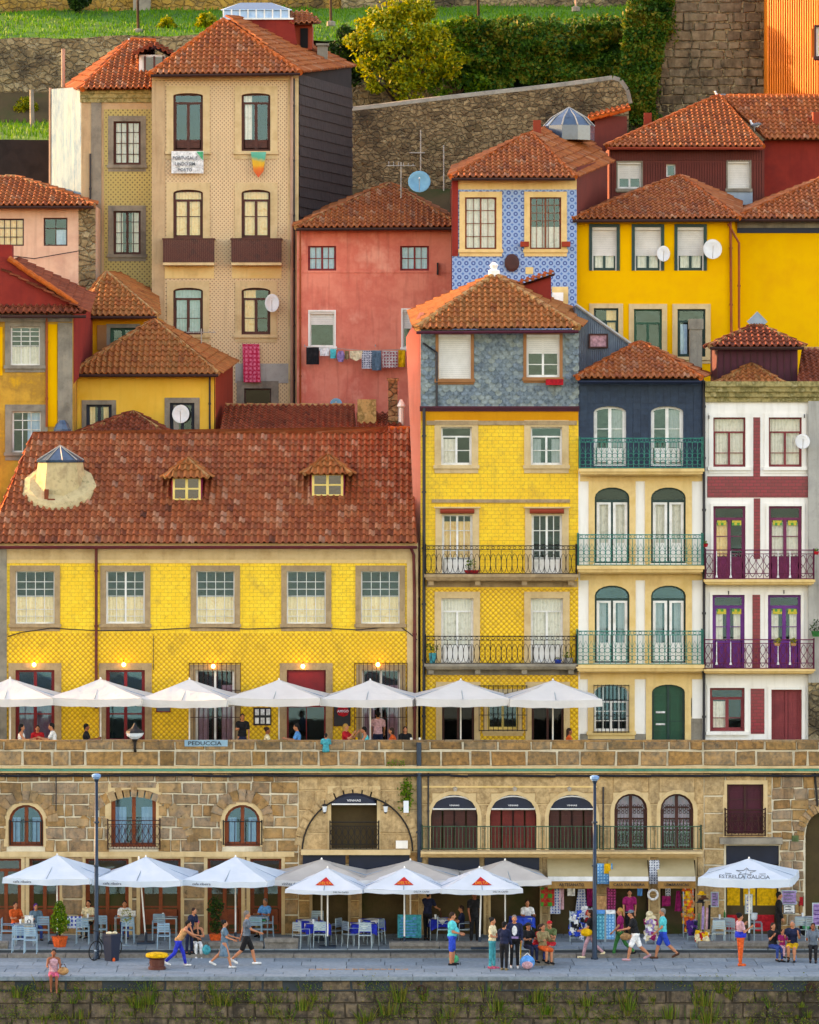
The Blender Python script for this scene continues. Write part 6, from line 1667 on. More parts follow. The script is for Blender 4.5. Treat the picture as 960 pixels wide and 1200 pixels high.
# small lawn left
mb=MB(); a0=V(-60,164,43.5); 
mb.add([V(-60,163,43.6),V(62,164,43.6),V(62,140,53.9),V(-60,140,53.9)],[(0,1,2,3)],.5); solo('lawn',mb,M['hill_grass'],None,None,kind='structure')
# grass slope
mb=MB(); n=40; vs=[]
for j in range(6):
    for i in range(n+1):
        px=-80+840*i/n; t=j/5; yy=54.6+9.0*t; zz=PZ(52-9*(i/n) ,54.6)+ (PZ(12,63.5)-PZ(50,54.6))*t**.9+.12*noise.noise((i*.7,j*.9,0)); vs.append((PX(px,yy),yy,zz))
mb.add(vs,[(j*(n+1)+i,j*(n+1)+i+1,(j+1)*(n+1)+i+1,(j+1)*(n+1)+i) for j in range(5) for i in range(n)],.5)
so=solo('grass_slope',mb,M['hill_grass'],None,None,kind='structure',smooth=True)
mb=MB()
for k in range(9000):
    i=random.uniform(0,n); j=random.uniform(0,5); i0,j0=int(min(i,n-1)),int(min(j,4)); a=Vector(vs[j0*(n+1)+i0]);b=Vector(vs[j0*(n+1)+i0+1]);c=Vector(vs[(j0+1)*(n+1)+i0]); p=a+(b-a)*(i-i0)+(c-a)*(j-j0)
    blades(mb,p.x,p.y,p.z-.02,.2,1,.0,.03)
for k in range(700):
    p=V(random.uniform(-5,58),random.uniform(141,163),45); t=random.random(); yy=43.7+10*t; mb_p=(PX(random.uniform(-40,60),yy),yy,PZ(163.5-23*t,yy)); blades(mb,*mb_p,.25,1,0,.03)
solo('grass_blades',mb,M['grass'],'long green grass on the hillside terraces','grass',kind='stuff')
# foliage
def foliage_tree(name,label,px,y,pbase,crowns,mat,cat='tree',leaf=.17,n=4200,trunk=.14,limbs=7,group=None):
    b=V(px,pbase,y); root=thing(name,label,cat,b,group)
    cs=[(V(a,c,y+dy),r*(D0+y)/FOC) for a,c,r,dy in crowns]
    t=MB(); mid=sum((c for c,r in cs),Vector())/len(cs)
    t.tube([b,b+(mid-b)*.35+Vector((.1,0,0)),b+(mid-b)*.8],0,8,True,[trunk,trunk*.75,trunk*.45])
    for c,r in random.sample(cs,min(limbs,len(cs))): s=b+(mid-b)*random.uniform(.3,.6); t.tube([s,(s+c)/2+Vector((0,0,r*.2)),c],0,6,True,[trunk*.45,trunk*.3,trunk*.1])
    t.build('trunk',M['bark'],root)
    m=MB(); tot=sum(r*r for c,r in cs)
    for c,r in cs: leafball(m,c,r*random.uniform(.9,1.15),r*.8,r*random.uniform(.8,1.05),int(n*r*r/tot),leaf,.35)
    m.build('crown',M[mat],root); return root
foliage_tree('golden_tree','sunlit golden yellow tree in front of the ivy hedge',462,50.5,150,[(445,40,26,0),(480,30,28,.3),(505,50,28,0),(430,62,22,-.4),(462,75,26,-.5),(440,92,17,-.5),(492,85,22,-.2),(525,70,20,0),(475,105,15,-.6),(455,15,20,0),(500,12,14,.2),(415,48,12,-.2),(488,118,9,-.6),(470,125,9,-.6)],'leaf_gold',leaf=.22,n=7500)
foliage_tree('shrub','dense green shrub merging with the golden tree on its right',530,52,150,[(525,45,24,0),(545,65,24,.3),(520,92,22,0),(550,30,14,0),(560,92,18,0)],'leaf_mid',cat='shrub',leaf=.2,n=4500)
foliage_tree('shrub','small yellow green bush in front of the field stone wall at the left','30' and 30,53,160,[(30,120,9,0),(24,128,8,0),(38,126,8,0)],'leaf_gold',cat='shrub',leaf=.16,n=700,trunk=.05)
foliage_tree('shrub','spiky yellowish bush on the grass right of the roof lamp pole',196,58,44,[(196,27,8,0),(190,32,6,0),(203,33,6,0)],'leaf_gold',cat='shrub',leaf=.2,n=500,trunk=.05)
foliage_tree('shrub','spiky yellowish bush on the grass near the tan house roof',242,58,44,[(242,24,10,0),(236,30,7,0),(249,31,7,0)],'leaf_gold',cat='shrub',leaf=.2,n=700,trunk=.05)
foliage_tree('shrub','dark round bush hanging at the top edge of the upper wall',93,62.6,22,[(90,3,11,0),(98,0,9,0)],'leaf_dark',cat='shrub',leaf=.2,n=900,trunk=.06)
foliage_tree('shrub','dark green ivy bush right behind the tan house roof',395,51.5,130,[(398,60,16,0),(415,52,16,0),(392,85,14,0),(420,80,16,.2),(405,40,12,0)],'leaf_dark',cat='shrub',leaf=.2,n=3200)
def leafwall(name,label,cat,area,n,mat,leaf,bulge=.5,seed=3,th=.3):
    """hedge or ivy: leaf clumps over a woody core; area(i) gives a random px,py,y"""
    m=MB()
    for k in range(n):
        px,py,y=area(); m_=noise.noise((px*.04,py*.05,seed)); p=V(px,py,y-bulge*(.5+m_)-random.uniform(0,th)); leafq(m,p,leaf*random.uniform(.6,1.3),min(1,max(0,.45+.6*noise.noise((px*.03,py*.06,seed+7))+random.uniform(-.3,.3))))
    return m
def hedge_area():
    px=random.uniform(535,770); b=97-8*(px-540)/230 + 8*noise.noise((px*.05,0,1)); 
    return px,random.uniform(27+9*noise.noise((px*.06,1,1)),b+10*noise.noise((px*.1,3,2))+5 if px<735 else b+45),52.5
m=leafwall('hedge','','hedge',hedge_area,17000,'leaf_ivy',.22,1.0)
for k in range(46):
    a,b,c_=hedge_area(); r_=random.uniform(.3,.8); c=V(a,b,52.2-random.uniform(0,.8)); leafball(m,c,r_,r_*.6,r_*.8,170,.2,.3,None,0)
for k in range(30):
    c=V(random.uniform(535,765),random.uniform(24,34),52.6); leafball(m,c,random.uniform(.3,.8),.4,random.uniform(.2,.5),90,.2,.2,None,0)
root=thing('ivy_hedge','long dark ivy covered hedge below the upper lawn, right of the golden tree','hedge',V(650,110,53))
m.build('leaves',M['leaf_ivy'],root)
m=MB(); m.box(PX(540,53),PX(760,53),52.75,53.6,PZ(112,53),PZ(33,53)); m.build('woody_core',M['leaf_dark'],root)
def ivy_area():
    t=random.random(); py=-5+150*t; c=765-22*t**.8; w=(28-8*t)+5*noise.noise((py*.05,2,2)); return c+random.uniform(-w,w),py,49.8
m=leafwall('ivy','','ivy',ivy_area,8000,'leaf_mid',.19,.3,9)
for k in range(36):
    a,b,c_=ivy_area(); r_=random.uniform(.25,.6); c=V(a+random.uniform(-8,8),b,49.6); leafball(m,c,r_,.3,r_*1.4,120,.19,.3,None,0)
root=thing('hanging_ivy','thick ivy hanging down beside the tall dark stone wall','ivy',V(750,145,50)); m.build('leaves',M['leaf_ivy'],root)
m=MB()
for k in range(14): a=V(750+random.uniform(-15,25),-5,49.75); b=V(745+random.uniform(-18,18),140,49.75); m.tube([a,(a+b)/2+Vector((random.uniform(-.3,.3),0,0)),b],.03,4)
m.build('stems',M['bark'],root)
# poles on the lawn
def lawn_pole(label,px,pyt,pyb,y,mat='bark',r=.07):
    a=V(px,pyb,y);b=V(px-1,pyt,y); root=thing('wooden_pole',label,'pole',a)
    m=MB(); m.tube([a,b],r,7,True,[r,r*.8]); m.build('shaft',M[mat],root)
    m=MB(); m.lathe(a.x,a.y,[(.2,a.z-.05),(.2,a.z+.15),(.12,a.z+.18)],8); m.build('footing',M['granite_grey'],root)
lawn_pole('dark pole standing on the lawn above the weathered tiled house',162,-40,38,57)
lawn_pole('dark pole with a pale foot on the lawn left of the golden tree',388,-40,29,57)
lawn_pole('thin dark pole on the lawn above the ivy hedge',561,-40,27,57)
lawn_pole('thin pale pole at the right end of the lawn',675,-40,12,60,'pipe_pink',.05)
lawn_pole('broken grey post on the small lawn in front of the field stone wall',38,105,160,50,'granite_grey',.12)
# aerials and slack wires on the roofs
def aerial(label,px,pyb,pyt,y):
    a=V(px,pyb,y);b=V(px,pyt,y); root=thing('aerial',label,'aerial',a); m=MB(); m.tube([a,b],.025,5); m.build('mast',M['pale_iron'],root)
    m=MB(); c=b-Vector((0,0,.15)); m.tube([c-Vector((.6,.1,0)),c+Vector((.6,-.1,0))],.015,4)
    for k in range(6): q=c+Vector((-.5+.2*k,.08-.03*k,0)); m.tube([q-Vector((0,.25,.03)),q+Vector((0,.25,.2-.02*k))],.01,4)
    m.build('antenna_bars',M['pale_iron'],root)
aerial('thin aerial on the salmon roof near the blue dish',470,232,190,34)
aerial('thin aerial on the roof of the pale yellow house',236,418,385,29)
for (l,pts,y) in (('wire sagging under the windows of the pink house',((0,298),(40,303),(92,294)),32.8),):
    m=MB(); m.tube([V(a,b,y) for a,b in pts],.018,4); solo('slack_wire',m,M['pipe_dark'],l,'wire')
# =============== ground sheets ===============
def V(px,py,y): return V3(px,py,y)
YA=10.0; ZT=.25
prof=[(-900,-6),(-.05,-6),(-.04,-.5),(10.2,-.35),(10.4,5.9),(17,6.0),(24,8.5),(32,13),(40,20),(46,27.5),(52,32),(55,34.6),(64,37.3),(66,40),(120,42),(900,44)]
mb=MB(); xs=[-500,-120,-60,-30,-15,0,15,30,60,120,500]
for j in range(len(prof)-1):
    for i in range(len(xs)-1):
        (y0,z0),(y1,z1)=prof[j],prof[j+1]; mb.poly([(xs[i],y0,z0),(xs[i+1],y0,z0),(xs[i+1],y1,z1),(xs[i],y1,z1)],.5)
solo('ground',mb,M['soil'],None,None,kind='structure',origin=(0,0,0))
mb=MB(); mb.poly([(-400,-700,-4),(400,-700,-4),(400,-.2,-4),(-400,-.2,-4)]); solo('river',mb,M['water'],None,None,kind='structure',origin=(0,-50,-4))
# pavement slabs
mb=MB(); mb.box(-40,40,-.25,5.4,-.5,-.03,.4); solo('pavement_bed',mb,M['paving_joint'],None,None,kind='structure',origin=(0,0,-.5))
mb=MB()
def slab(x0,x1,y0,y1,z,g=.012,t=.05):
    r=random.random(); e=random.uniform(0,.006); mb.add([(x0+g,y0+g,z+e),(x1-g,y0+g,z+e),(x1-g,y1-g,z+e),(x0+g,y1-g,z+e),(x0+g,y0+g,z-t),(x1-g,y0+g,z-t),(x1-g,y1-g,z-t),(x0+g,y1-g,z-t)],[(0,1,2,3),(4,5,1,0),(5,6,2,1),(6,7,3,2),(7,4,0,3)],r)
y=-.28
for w in (.62,.55,1.0,.9,1.1,.95,.6):
    x=-22+random.uniform(-.5,.5)
    while x<22: d=random.uniform(.95,1.6) if w>.7 else random.uniform(1.2,2.); slab(x,x+d,y,y+w,0); x+=d
    y+=w
solo('quay_pavement',mb,M['paving'],None,None,kind='structure',origin=(0,2,-.05))
mb=MB(); y=5.45
solo_y=y
mb2=MB(); mb2.box(-40,40,5.45,10.3,-.4,ZT-.03,.4); solo('terrace_bed',mb2,M['paving_joint'],None,None,kind='structure',origin=(0,8,-.4))
while y<10.2:
    w=min(random.uniform(.5,.9),10.3-y); x=-22+random.uniform(-.5,.5)
    while x<22: d=random.uniform(.7,1.4); slab(x,x+d,y,y+w,ZT); x+=d
    y+=w
solo('raised_terrace',mb,M['paving'],None,None,kind='structure',origin=(0,8,0))
# low step between, kerb line
mb=MB(); x=-22
while x<22:
    d=random.uniform(1.2,2.2); mb.box(x+.01,x+d-.01,4.95,5.44,-.05,.13,random.random()); x+=d
solo('step',mb,M['step_stone'],None,None,kind='structure',origin=(0,5.2,0))
# stone benches along the terrace edge
def bench(x0,x1,y=5.75,h=.48,label='',z=0):
    a,b=PX(x0,y),PX(x1,y); n=max(1,int((b-a)/1.6)); root=thing('stone_bench',label,'bench',((a+b)/2,y,z))
    m=MB()
    for k in range(n): m.box(a+(b-a)*k/n+.005,a+(b-a)*(k+1)/n-.005,y-.26,y+.26,z+h-.14,z+h,random.random())
    m.build('seat',M['step_stone'],root)
    m=MB()
    for k in range(n): m.box(a+(b-a)*k/n+.02,a+(b-a)*(k+1)/n-.02,y-.2,y+.24,z,z+h-.142,random.random())
    m.build('plinth',M['step_stone'],root); return root
bench(-20,10,label='stone bench at the far left edge of the quay')
bench(310,350,label='long stone bench between the walking man and the blue tables',h=.62)
bench(225,309,label='low stone bench behind the walking couple at the left')
bench(456,574,label='long stone bench in front of the teal board')
bench(818,900,label='stone bench behind the woman in orange trousers')
bench(901,960,label='stone bench under the seated group at the right edge')
bench(620,650,y=2.9,h=.62,label='free standing stone block seat under the central group')
# river wall
mb=MB(); mb.box(-40,40,-.2,-.02,-5,-.06,.2); 
o=solo('quay_wall',mb,M['mortar_dark'] if 'mortar_dark' in M else M['rubble_dark'],'dark stained stone river wall with weeds growing in its joints','quay wall',origin=(0,-.2,-5))
m=MB(); blocks(m,-16,16,-4,-.14,-.2,[],.44,(.4,1.3),.014,.06,jit=.02); m.build('stone_courses',M['blocks_river'],o)
m=MB(); x=-16
while x<16: d=random.uniform(.9,1.6); m.box(x+.006,x+d-.006,-.42,-.19,-.13,-.012,random.random()); x+=d
m.build('edge_stones',M['paving'],o)
m=MB()
for (px,py) in ((494,1160),(950,1158)): c=V(px,py,-.35); m.ring3((c.x,c.y,c.z),.14,.022,14,5)
m.build('mooring_ring',M['rust_iron'],o)
m=MB(); g2=[]
for k in range(300):
    px=random.uniform(-5,965); py=random.choice((1152,1160,1165,1178,1186,1195))+random.uniform(-5,5); c=V(px,py,-.27); q=random.random()
    if q<.5: blades(m,c.x,c.y,c.z-.35,random.choice((.15,.22,.3,.55)),random.randint(4,26),random.choice((.1,.2,.4)),.012,.9)
    else:
        for i in range(random.randint(30,110)):
            p=Vector((c.x+random.gauss(0,.22),c.y-abs(random.gauss(0,.06)),c.z+random.gauss(0,.13)-.05)); leafq(m,p,random.uniform(.03,.08))
for px,py in ((20,1150),(95,1175),(160,1162),(175,1158),(255,1160),(355,1165),(380,1190),(455,1170),(470,1155),(585,1165),(630,1155),(640,1170),(690,1160),(735,1165),(785,1175),(825,1160),(830,1180)):
    c=V(px,py,-.3)
    blades(m,c.x,c.y,c.z-.55,random.uniform(.4,.7),40,.3,.016,.5)
solo('wall_weeds',m,M['leaf_weed'],'weeds and ferns sprouting from the river wall joints','weeds',kind='stuff')
# painted streak on the paving
m=MB(); n=14
for k in range(n):
    a=V(362+118*k/n,0,0).x if False else PX(362+118*k/n,1.6); b=PX(362+118*(k+1)/n-1.5,1.6); m.add([(a,1.55,.012),(b,1.55,.012),(b,1.66+.05*math.sin(k),.012),(a,1.66+.05*math.sin(k*1.3),.012)],[(0,1,2,3)])
solo('chalk_marking',m,M['gold_text'],'worn orange painted streak on the paving in front of the blue tables','marking')
# =============== lower quayside fronts (y=10) ===============
def front(name,label,x0,x1,ops,wallmat,rows,wr,ytop=905,th=.05,mortar='mortar',arches=(),rough=.0,gap=.018):
    h=House(name,label,'house front',YA,x0,x1,1096,depth=5.5,zbase=ZT)
    return h
def doorset(h,a,b,t=1006,ft=.1,glassf='glass',trans=.84):
    return h.win(a,t,b,1096,kind='door',fr='wood_orange',ft=ft,cols=2,rows=(.36,),mt=.06,transom=trans,panel=.33,glass=glassf,curtain='curtain_mauve',ch=(.36,.82),cw='sides',sur='granite_light',surw=.12,sill=False,depth=.22)
def stone(h,wm,x0,x1,y0,y1,rows,wr,th=.05,jit=.0,gap=.018,bm=None,name='stonework'):
    m=MB(); blocks(m,h.X(x0),h.X(x1),h.Z(y1),h.Z(y0),YA,[(a-.05,b+.05,c-.02,d+.03,r) for a,b,c,d,r in h.holes],rows,wr,gap,th,jit=jit); m.build(name,M[bm or wm],h.root)
WI=dict(fr='wood_orange',ft=.1,cols=2,rows=(),glass='glass_blue',curtain='curtain_blue',ch=(0,.7),cw='sides',surw=.16,sill=False,depth=.2)
h=House('quayside_house','honey coloured block stone front with orange timber arched windows, left of the iron pipe','house front',YA,-12,350,1096,depth=5.5,zbase=ZT)
for (a,b) in ((10,51),(263,305)):
    h.win(a,943,b,992,risepx=20,**WI,sur='granite_light',arch_sur=True)
h.win(130,925,183,993,risepx=7,**{**WI,'surw':.2},sur='granite_light')
for (a,b) in ((-12,25),(34,70),(100,151),(164,212),(243,283),(293,330)): doorset(h,a,b)
h.wall(-12,905,350,None,'mortar')
stone(h,'blocks',-12,350,906,999,.42,(.32,.95),.06,.022,gap=.022)
stone(h,'blocks',-12,350,999,1095,.62,(.5,1.1),.04,.012,name='door_piers')
m=MB(); voussoirs(m,h.X(30.5),h.Z(963),.78,1.12,YA,.09,11); voussoirs(m,h.X(284),h.Z(963),.78,1.14,YA,.09,11); voussoirs(m,h.X(157),h.Z(998),1.95,2.3,YA,.06,23,.15,PI-.15); m.build('arch_stones',M['blocks'],h.root)
m=MB(); m.box(h.X(-12),h.X(345),YA-.1,YA+.02,h.Z(1004),h.Z(998)); m.build('string_course',M['granite_light'],h.root)
for (a,b,t,bo,s) in ((127,188,960,995,1),(12,49,962,990,0),(262,307,962,990,0)):
    railing(h.root,h.X(a),h.X(b),h.Z(bo),h.Z(t),YA-.3 if s else YA-.1,YA,'rust_iron' if s else 'black_iron','scroll' if s else 'bars',.2,.011,name='window_railing')
h.pipe([(66,905),(66,950)],'pipe_dark',.02,.1)
h.finish(body='granite_grey',top=906)
h=House('quayside_house','stone front with a wide relieving arch over a black awning balcony door','house front',YA,350,491,1096,depth=5.5,zbase=ZT)
h.win(388,925,442,995,risepx=8,kind='door',fr='wood_dark',ft=.06,cols=2,rows=(),split=False,glass='glass_dark',sur='granite_light',surw=.12,sill=False,depth=.4)
h.win(366,1021,408,1096,kind='door',fr='wood_dark',ft=.05,cols=2,rows=(.55,),split=False,glass='glass_dark',sur='granite',surw=.1,sill=False,depth=.5)
h.win(424,1021,476,1096,kind='door',fr='wood_dark',ft=.05,cols=2,rows=(),split=False,glass='glass_dark',sur='granite',surw=.1,sill=False,depth=.5)
h.wall(350,905,491,None,'granite_light')
stone(h,'blocks_fine',350,491,906,998,.75,(.6,1.4),.035,.004,gap=.008); stone(h,'blocks',350,491,998,1095,.6,(.5,1.),.04,.012)
m=MB(); voussoirs(m,h.X(419),h.Z(997),2.0,2.3,YA,.075,19,.08,PI-.08,flat=1.0); m.build('arch_stones',M['blocks_fine'],h.root)
m=MB(); pts=[(h.X(419)+1.97*math.cos(PI*k/24),YA-.08,h.Z(997)+1.97*math.sin(PI*k/24)) for k in range(25)]; m.tube(pts,.03,5); m.build('arch_cable',M['black_iron'],h.root)
m=MB(); m.box(h.X(353),h.X(481),YA-.35,YA+.02,h.Z(1001),h.Z(995)); m.build('ledge',M['granite_light'],h.root)
for (a,b) in ((355,405),(409,480)): h.box('fascia_board',a,1001,b,1020,.12,'navy_paint')
h.box('white_edge',424,1020,476,1023,.2,'white_paint')
m=MB(); xa,xb=h.X(389),h.X(441); n=12
for k in range(n):
    a0=PI*k/n;a1=PI*(k+1)/n; f=lambda a:((xa+xb)/2-(xb-xa)/2*math.cos(a), h.Z(941)+.42*math.sin(a))
    p,q=f(a0),f(a1); m.add([(p[0],YA+.05,p[1]),(q[0],YA+.05,q[1]),(q[0],YA-.25,max(h.Z(941),q[1]-.14)),(p[0],YA-.25,max(h.Z(941),p[1]-.14))],[(0,1,2,3)],.5)
    m.add([(p[0],YA-.25,max(h.Z(941),p[1]-.14)),(q[0],YA-.25,max(h.Z(941),q[1]-.14)),(q[0],YA-.27,h.Z(941)),(p[0],YA-.27,h.Z(941))],[(0,1,2,3)],.5)
aw=m.build('awning',M['navy_paint'],h.root)
m=MB(); m.box(xa,xb,YA-.29,YA-.272,h.Z(942.5),h.Z(941)); m.build('awning_edge',M['white_paint'],aw); text(aw,'VINHAS',h.X(415),YA-.3,h.Z(938.5),.11,'white_text',1.3)
railing(h.root,h.X(387),h.X(444),h.Z(995),h.Z(962),YA-.32,YA,'black_iron','scroll',.22,.012,name='window_railing')
def wlantern(h,px,py):
    c=V(px,py,YA-.3); m=MB(); m.tube([c+Vector((0,.3,.25)),c+Vector((0,0,.3)),c+Vector((0,0,.18))],.015,5); m.lathe(c.x,c.y,[(.04,c.z+.18),(.12,c.z+.12),(.1,c.z+.1)],6); m.lathe(c.x,c.y,[(.07,c.z-.12),(.02,c.z-.17)],6); a=m.build('wall_lantern',M['black_iron'],h.root)
    m=MB(); m.lathe(c.x,c.y,[(.055,c.z-.11),(.085,c.z+.1)],6); m.build('lantern_glass',M['lamp_glass'],a)
wlantern(h,380.5,948); wlantern(h,452,948)
h.box('cable_box',464,985,478,994,.15,'plaster_white'); 
h.pipe([(491,870),(492,1010)],'grey_post',.09,.12)
h.finish(body='granite_grey',top=906)
m=MB()
for k in range(260): c=V(476+random.gauss(0,4),930+random.gauss(0,11),YA-.15); leafq(m,c,.13)
r_=thing('wall_fern','green fern growing out of the wall beside the pale bottle shaped lamp','plant',V(476,945,YA-.1)); m.build('leaves',M['leaf_mid'],r_); m=MB(); m.tube([V(476,945,YA),V(476,930,YA-.2)],.02,5); m.build('stem',M['bark'],r_)
h.box('meter_box',473,938,479,952,.2,'lamp_glass')
# arcade
h=House('arcade_house','smooth stone arcade with five arched openings behind a long green railing','house front',YA,491,825,1096,depth=5.5,zbase=ZT)
for (a,b) in ((505,560),(574,629),(643,698)):
    o=h.win(a,931,b,997,risepx=25,kind='door',fr='wood_dark',ft=.05,cols=2,rows=(),glass='glass_dark',sur='granite_light',surw=.14,arch_sur=True,sill=False,depth=.35)
    m=MB(); w=(h.X(b)-h.X(a))/4
    for k in range(4): x=h.X(a)+w*k; m.box(x+.03,x+w-.03,YA+.2,YA+.25,h.Z(996),h.Z(946)); 
    for k in range(4):
        x=h.X(a)+w*k
        for q in range(6): m.box(x+.06,x+w-.06,YA+.185,YA+.2,h.Z(994-8*q),h.Z(988-8*q))
    m.build('shutter',M['wood_dark' if a!=574 else 'redwood'] if 'redwood' in M else M['wood_dark'],h.root)
    m=MB(); xc=(h.X(a)+h.X(b))/2; rr=(h.X(b)-h.X(a))/2-.06; n=14; zc=h.Z(947); hh=.42
    for k in range(n):
        a0=PI*k/n;a1=PI*(k+1)/n
        p=(xc-rr*math.cos(a0),zc+hh*math.sin(a0));q=(xc-rr*math.cos(a1),zc+hh*math.sin(a1))
        m.add([(p[0],YA+.25,p[1]+.08),(q[0],YA+.25,q[1]+.08),(q[0],YA+.02,q[1]),(p[0],YA+.02,p[1])],[(0,1,2,3)],.5); m.add([(p[0],YA+.02,p[1]),(q[0],YA+.02,q[1]),(q[0],YA+.0,zc-.05),(p[0],YA+.0,zc-.05)],[(0,1,2,3)],.5)
    aw=m.build('awning',M['navy_paint'],h.root)
    m=MB(); m.tube([(xc-rr*math.cos(PI*k/n),YA,zc+hh*math.sin(PI*k/n)) for k in range(n+1)],.025,4); m.tube([(xc-rr,YA-.01,zc-.04),(xc+rr,YA-.01,zc-.04)],.028,4); m.build('awning_edge',M['white_paint'],aw)
    text(aw,'VINHAS',xc,YA-.02,zc+.07,.08,'white_text',1.3)
M['stained']=checks('stained_glass','c8b040','3c8a3c',.2)
for (a,b) in ((720,759),(774,813)):
    h.win(a,930,b,997,risepx=19,kind='door',fr='wood_dark',ft=.09,cols=2,rows=(.35,.55,.75),mt=.06,glass='glass',curtain='curtain_mauve',ch=(.3,1),sur='granite_light',surw=.14,arch_sur=True,sill=False,depth=.25)
    m=MB()
    for cx in(-1,1):
        for j in range(3):
            for i in range(3):
                for zz in (984,966,950): 
                    xx=(h.X(a)+h.X(b))/2+cx*.28+(i-1)*.14; z_=h.Z(zz-1)+(j-1)*.11
                    if j!=1 or zz!=966: m.ring3((xx,YA+.26,z_),.05,.012,8,3)
    m.build('lattice',M['wood_dark'],h.root)
for (a,b) in ((505,567),(575,633)): h.win(a,1021,b,1096,kind='door',fr='wood_dark',ft=.04,cols=2,rows=(),split=False,glass='glass_dark',sur='granite_light',surw=.08,sill=False,depth=.5)
shops=((645,698),(717,760),(774,815))
for (a,b) in shops: h.hole(a,1008,b,1099)
h.wall(491,905,825,None,'granite_light')
stone(h,'blocks_fine',491,825,906,996,.8,(.8,1.7),.03,.003,gap=.006); stone(h,'blocks_fine',491,825,1004,1095,.7,(.5,1.3),.035,.006,gap=.01,name='door_piers')
h.cornice(493,822,996,1004,.72,'granite_light','balcony_slab',3)
for (a,b) in ((495,700),(703,822)): railing(h.root,PX(a,YA-.68),PX(b,YA-.68),PZ(995.5,YA-.68),PZ(968,YA-.68),YA-.68,YA,'moss_iron' if a>600 else 'green_iron2' if 'green_iron2' in M else 'moss_iron','bars',.13,.012,name='green_railing')
for (a,b) in ((502,562),(568,632)):
    h.box('fascia_board',a,1005,b,1020,.15,'navy_paint'); h.box('white_edge',a+6,1020,b,1023.5,.25,'white_paint')
h.pipe([(502,905),(502,996)],'pipe_dark',.03,.07); h.pipe([(707,922),(707,996)],'pipe_dark',.03,.07)
h.box('string_course',495,921,700,923,.05,'stone_cream')
for px in (533.5,603.5,667.5):
    m=MB(); c=V(px,924,YA-.18); m.tube([c+Vector((0,.18,.05)),c],.03,5); m.lathe(c.x,c.y,[(.05,c.z-.1),(.09,c.z+.03)],8); m.build('spotlight',M['pale_iron'],h.root)
# shop interiors and awnings
names=('ARTESANATO','CASA DA RIBEIRA','LEMBRANCAS')
for i,(a,b) in enumerate(shops):
    xa,xb=h.X(a),h.X(b)
    m=MB(); m.box(xa,xa+.05,YA+.02,YA+2.4,ZT,h.Z(1008)); m.box(xb-.05,xb,YA+.02,YA+2.4,ZT,h.Z(1008)); m.box(xa+.05,xb-.05,YA+2.3,YA+2.4,ZT,h.Z(1008)); m.box(xa+.05,xb-.05,YA+.02,YA+2.3,h.Z(1010),h.Z(1008)); m.build('shop_interior',M['interior_warm'],h.root)
    m=MB()
    for sh_ in range(4): m.box(xa+.1,xb-.1,YA+1.9,YA+2.28,ZT+.5+.5*sh_,ZT+.54+.5*sh_)
    s_=m.build('shelving',M['wood_trim'],h.root)
    a2,b2=PX(a-3,YA-.9),PX(b,YA-.9)
    m=MB(); zt=h.Z(1006); zb=PZ(1028,YA-.95); nn=10
    m.add([(a2,YA-.02,zt),(b2,YA-.02,zt),(b2,YA-.95,zb),(a2,YA-.95,zb),(a2,YA-.02,zt-.04),(b2,YA-.02,zt-.04),(b2,YA-.95,zb-.04),(a2,YA-.95,zb-.04)],[(0,1,2,3),(4,5,6,7),(0,3,7,4),(1,2,6,5)],.5)
    aw=m.build('awning',M['canvas_taupe'],h.root)
    m=MB(); m.box(a2,b2,YA-1.0,YA-.952,zb-.14,zb+.02); m.build('front_bar',M['white_paint'],aw)
    m=MB(); K=14
    vs=[(a2+(b2-a2)*k/K,YA-.97+.012*math.sin(k*1.7),zb-.14) for k in range(K+1)]+[(a2+(b2-a2)*k/K,YA-.98+.02*math.sin(k*2.1),zb-.40) for k in range(K+1)]
    m.add(vs,[(k,k+1,K+2+k,K+1+k) for k in range(K)],.5); vl=m.build('valance',M['canvas_tan'],aw)
    text(vl,names[i],(a2+b2)/2,YA-1.02,zb-.31,.14,'ink',1.0)
h.finish(body='granite_grey',top=906)
h=House('quayside_house','patched stone front with a dark shuttered window and shadowed side arch','house front',YA,825,1000,1096,depth=5.5,zbase=ZT)
h.win(852,919,895,981,kind='door',fr='wood_dark',ft=.05,cols=2,rows=(.3,.5,.7),solid='maroon_wood',sur='granite_light',surw=.14,sill=False)
h.win(851,991,913,1096,kind='door',fr='wood_dark',ft=.05,cols=3,rows=(),split=False,glass='glass_dark',sur='granite_light',surw=.08,sill=False,depth=.4) if False else h.hole(851,991,913,1096)
h.hole(944,945,1000,1096,34)
h.wall(825,905,1000,None,'mortar')
stone(h,'blocks_fine',825,905,906,1095,.62,(.5,1.1),.04,.01); 
stone(h,'blocks',905,1000,906,1095,.36,(.22,.8),.06,.035)
m=MB(); voussoirs(m,h.X(972),h.Z(979),.9,1.2,YA,.08,11,PI*.45,PI); m.build('arch_stones',M['blocks'],h.root)
m=MB(); m.box(h.X(843),h.X(916),YA-.5,YA+.02,h.Z(988),h.Z(981)); m.build('balcony_slab',M['granite_grey'],h.root)
railing(h.root,PX(850,YA-.3),PX(897,YA-.3),PZ(980,YA-.3),PZ(948,YA-.3),YA-.3,YA,'rust_iron','scroll',.24,.013,name='window_railing')
h.box('fascia_board',851,991,913,1013,-.05,'navy_paint',back=.2)
xa,xb=h.X(851),h.X(913)
m=MB(); m.box(xa,xa+.05,YA+.3,YA+2.6,ZT,h.Z(1000)); m.box(xb-.05,xb,YA+.3,YA+2.6,ZT,h.Z(1000)); m.box(xa+.05,xb-.05,YA+2.5,YA+2.6,ZT,h.Z(1000)); m.build('shop_interior',M['interior_warm'],h.root)
m=MB(); 
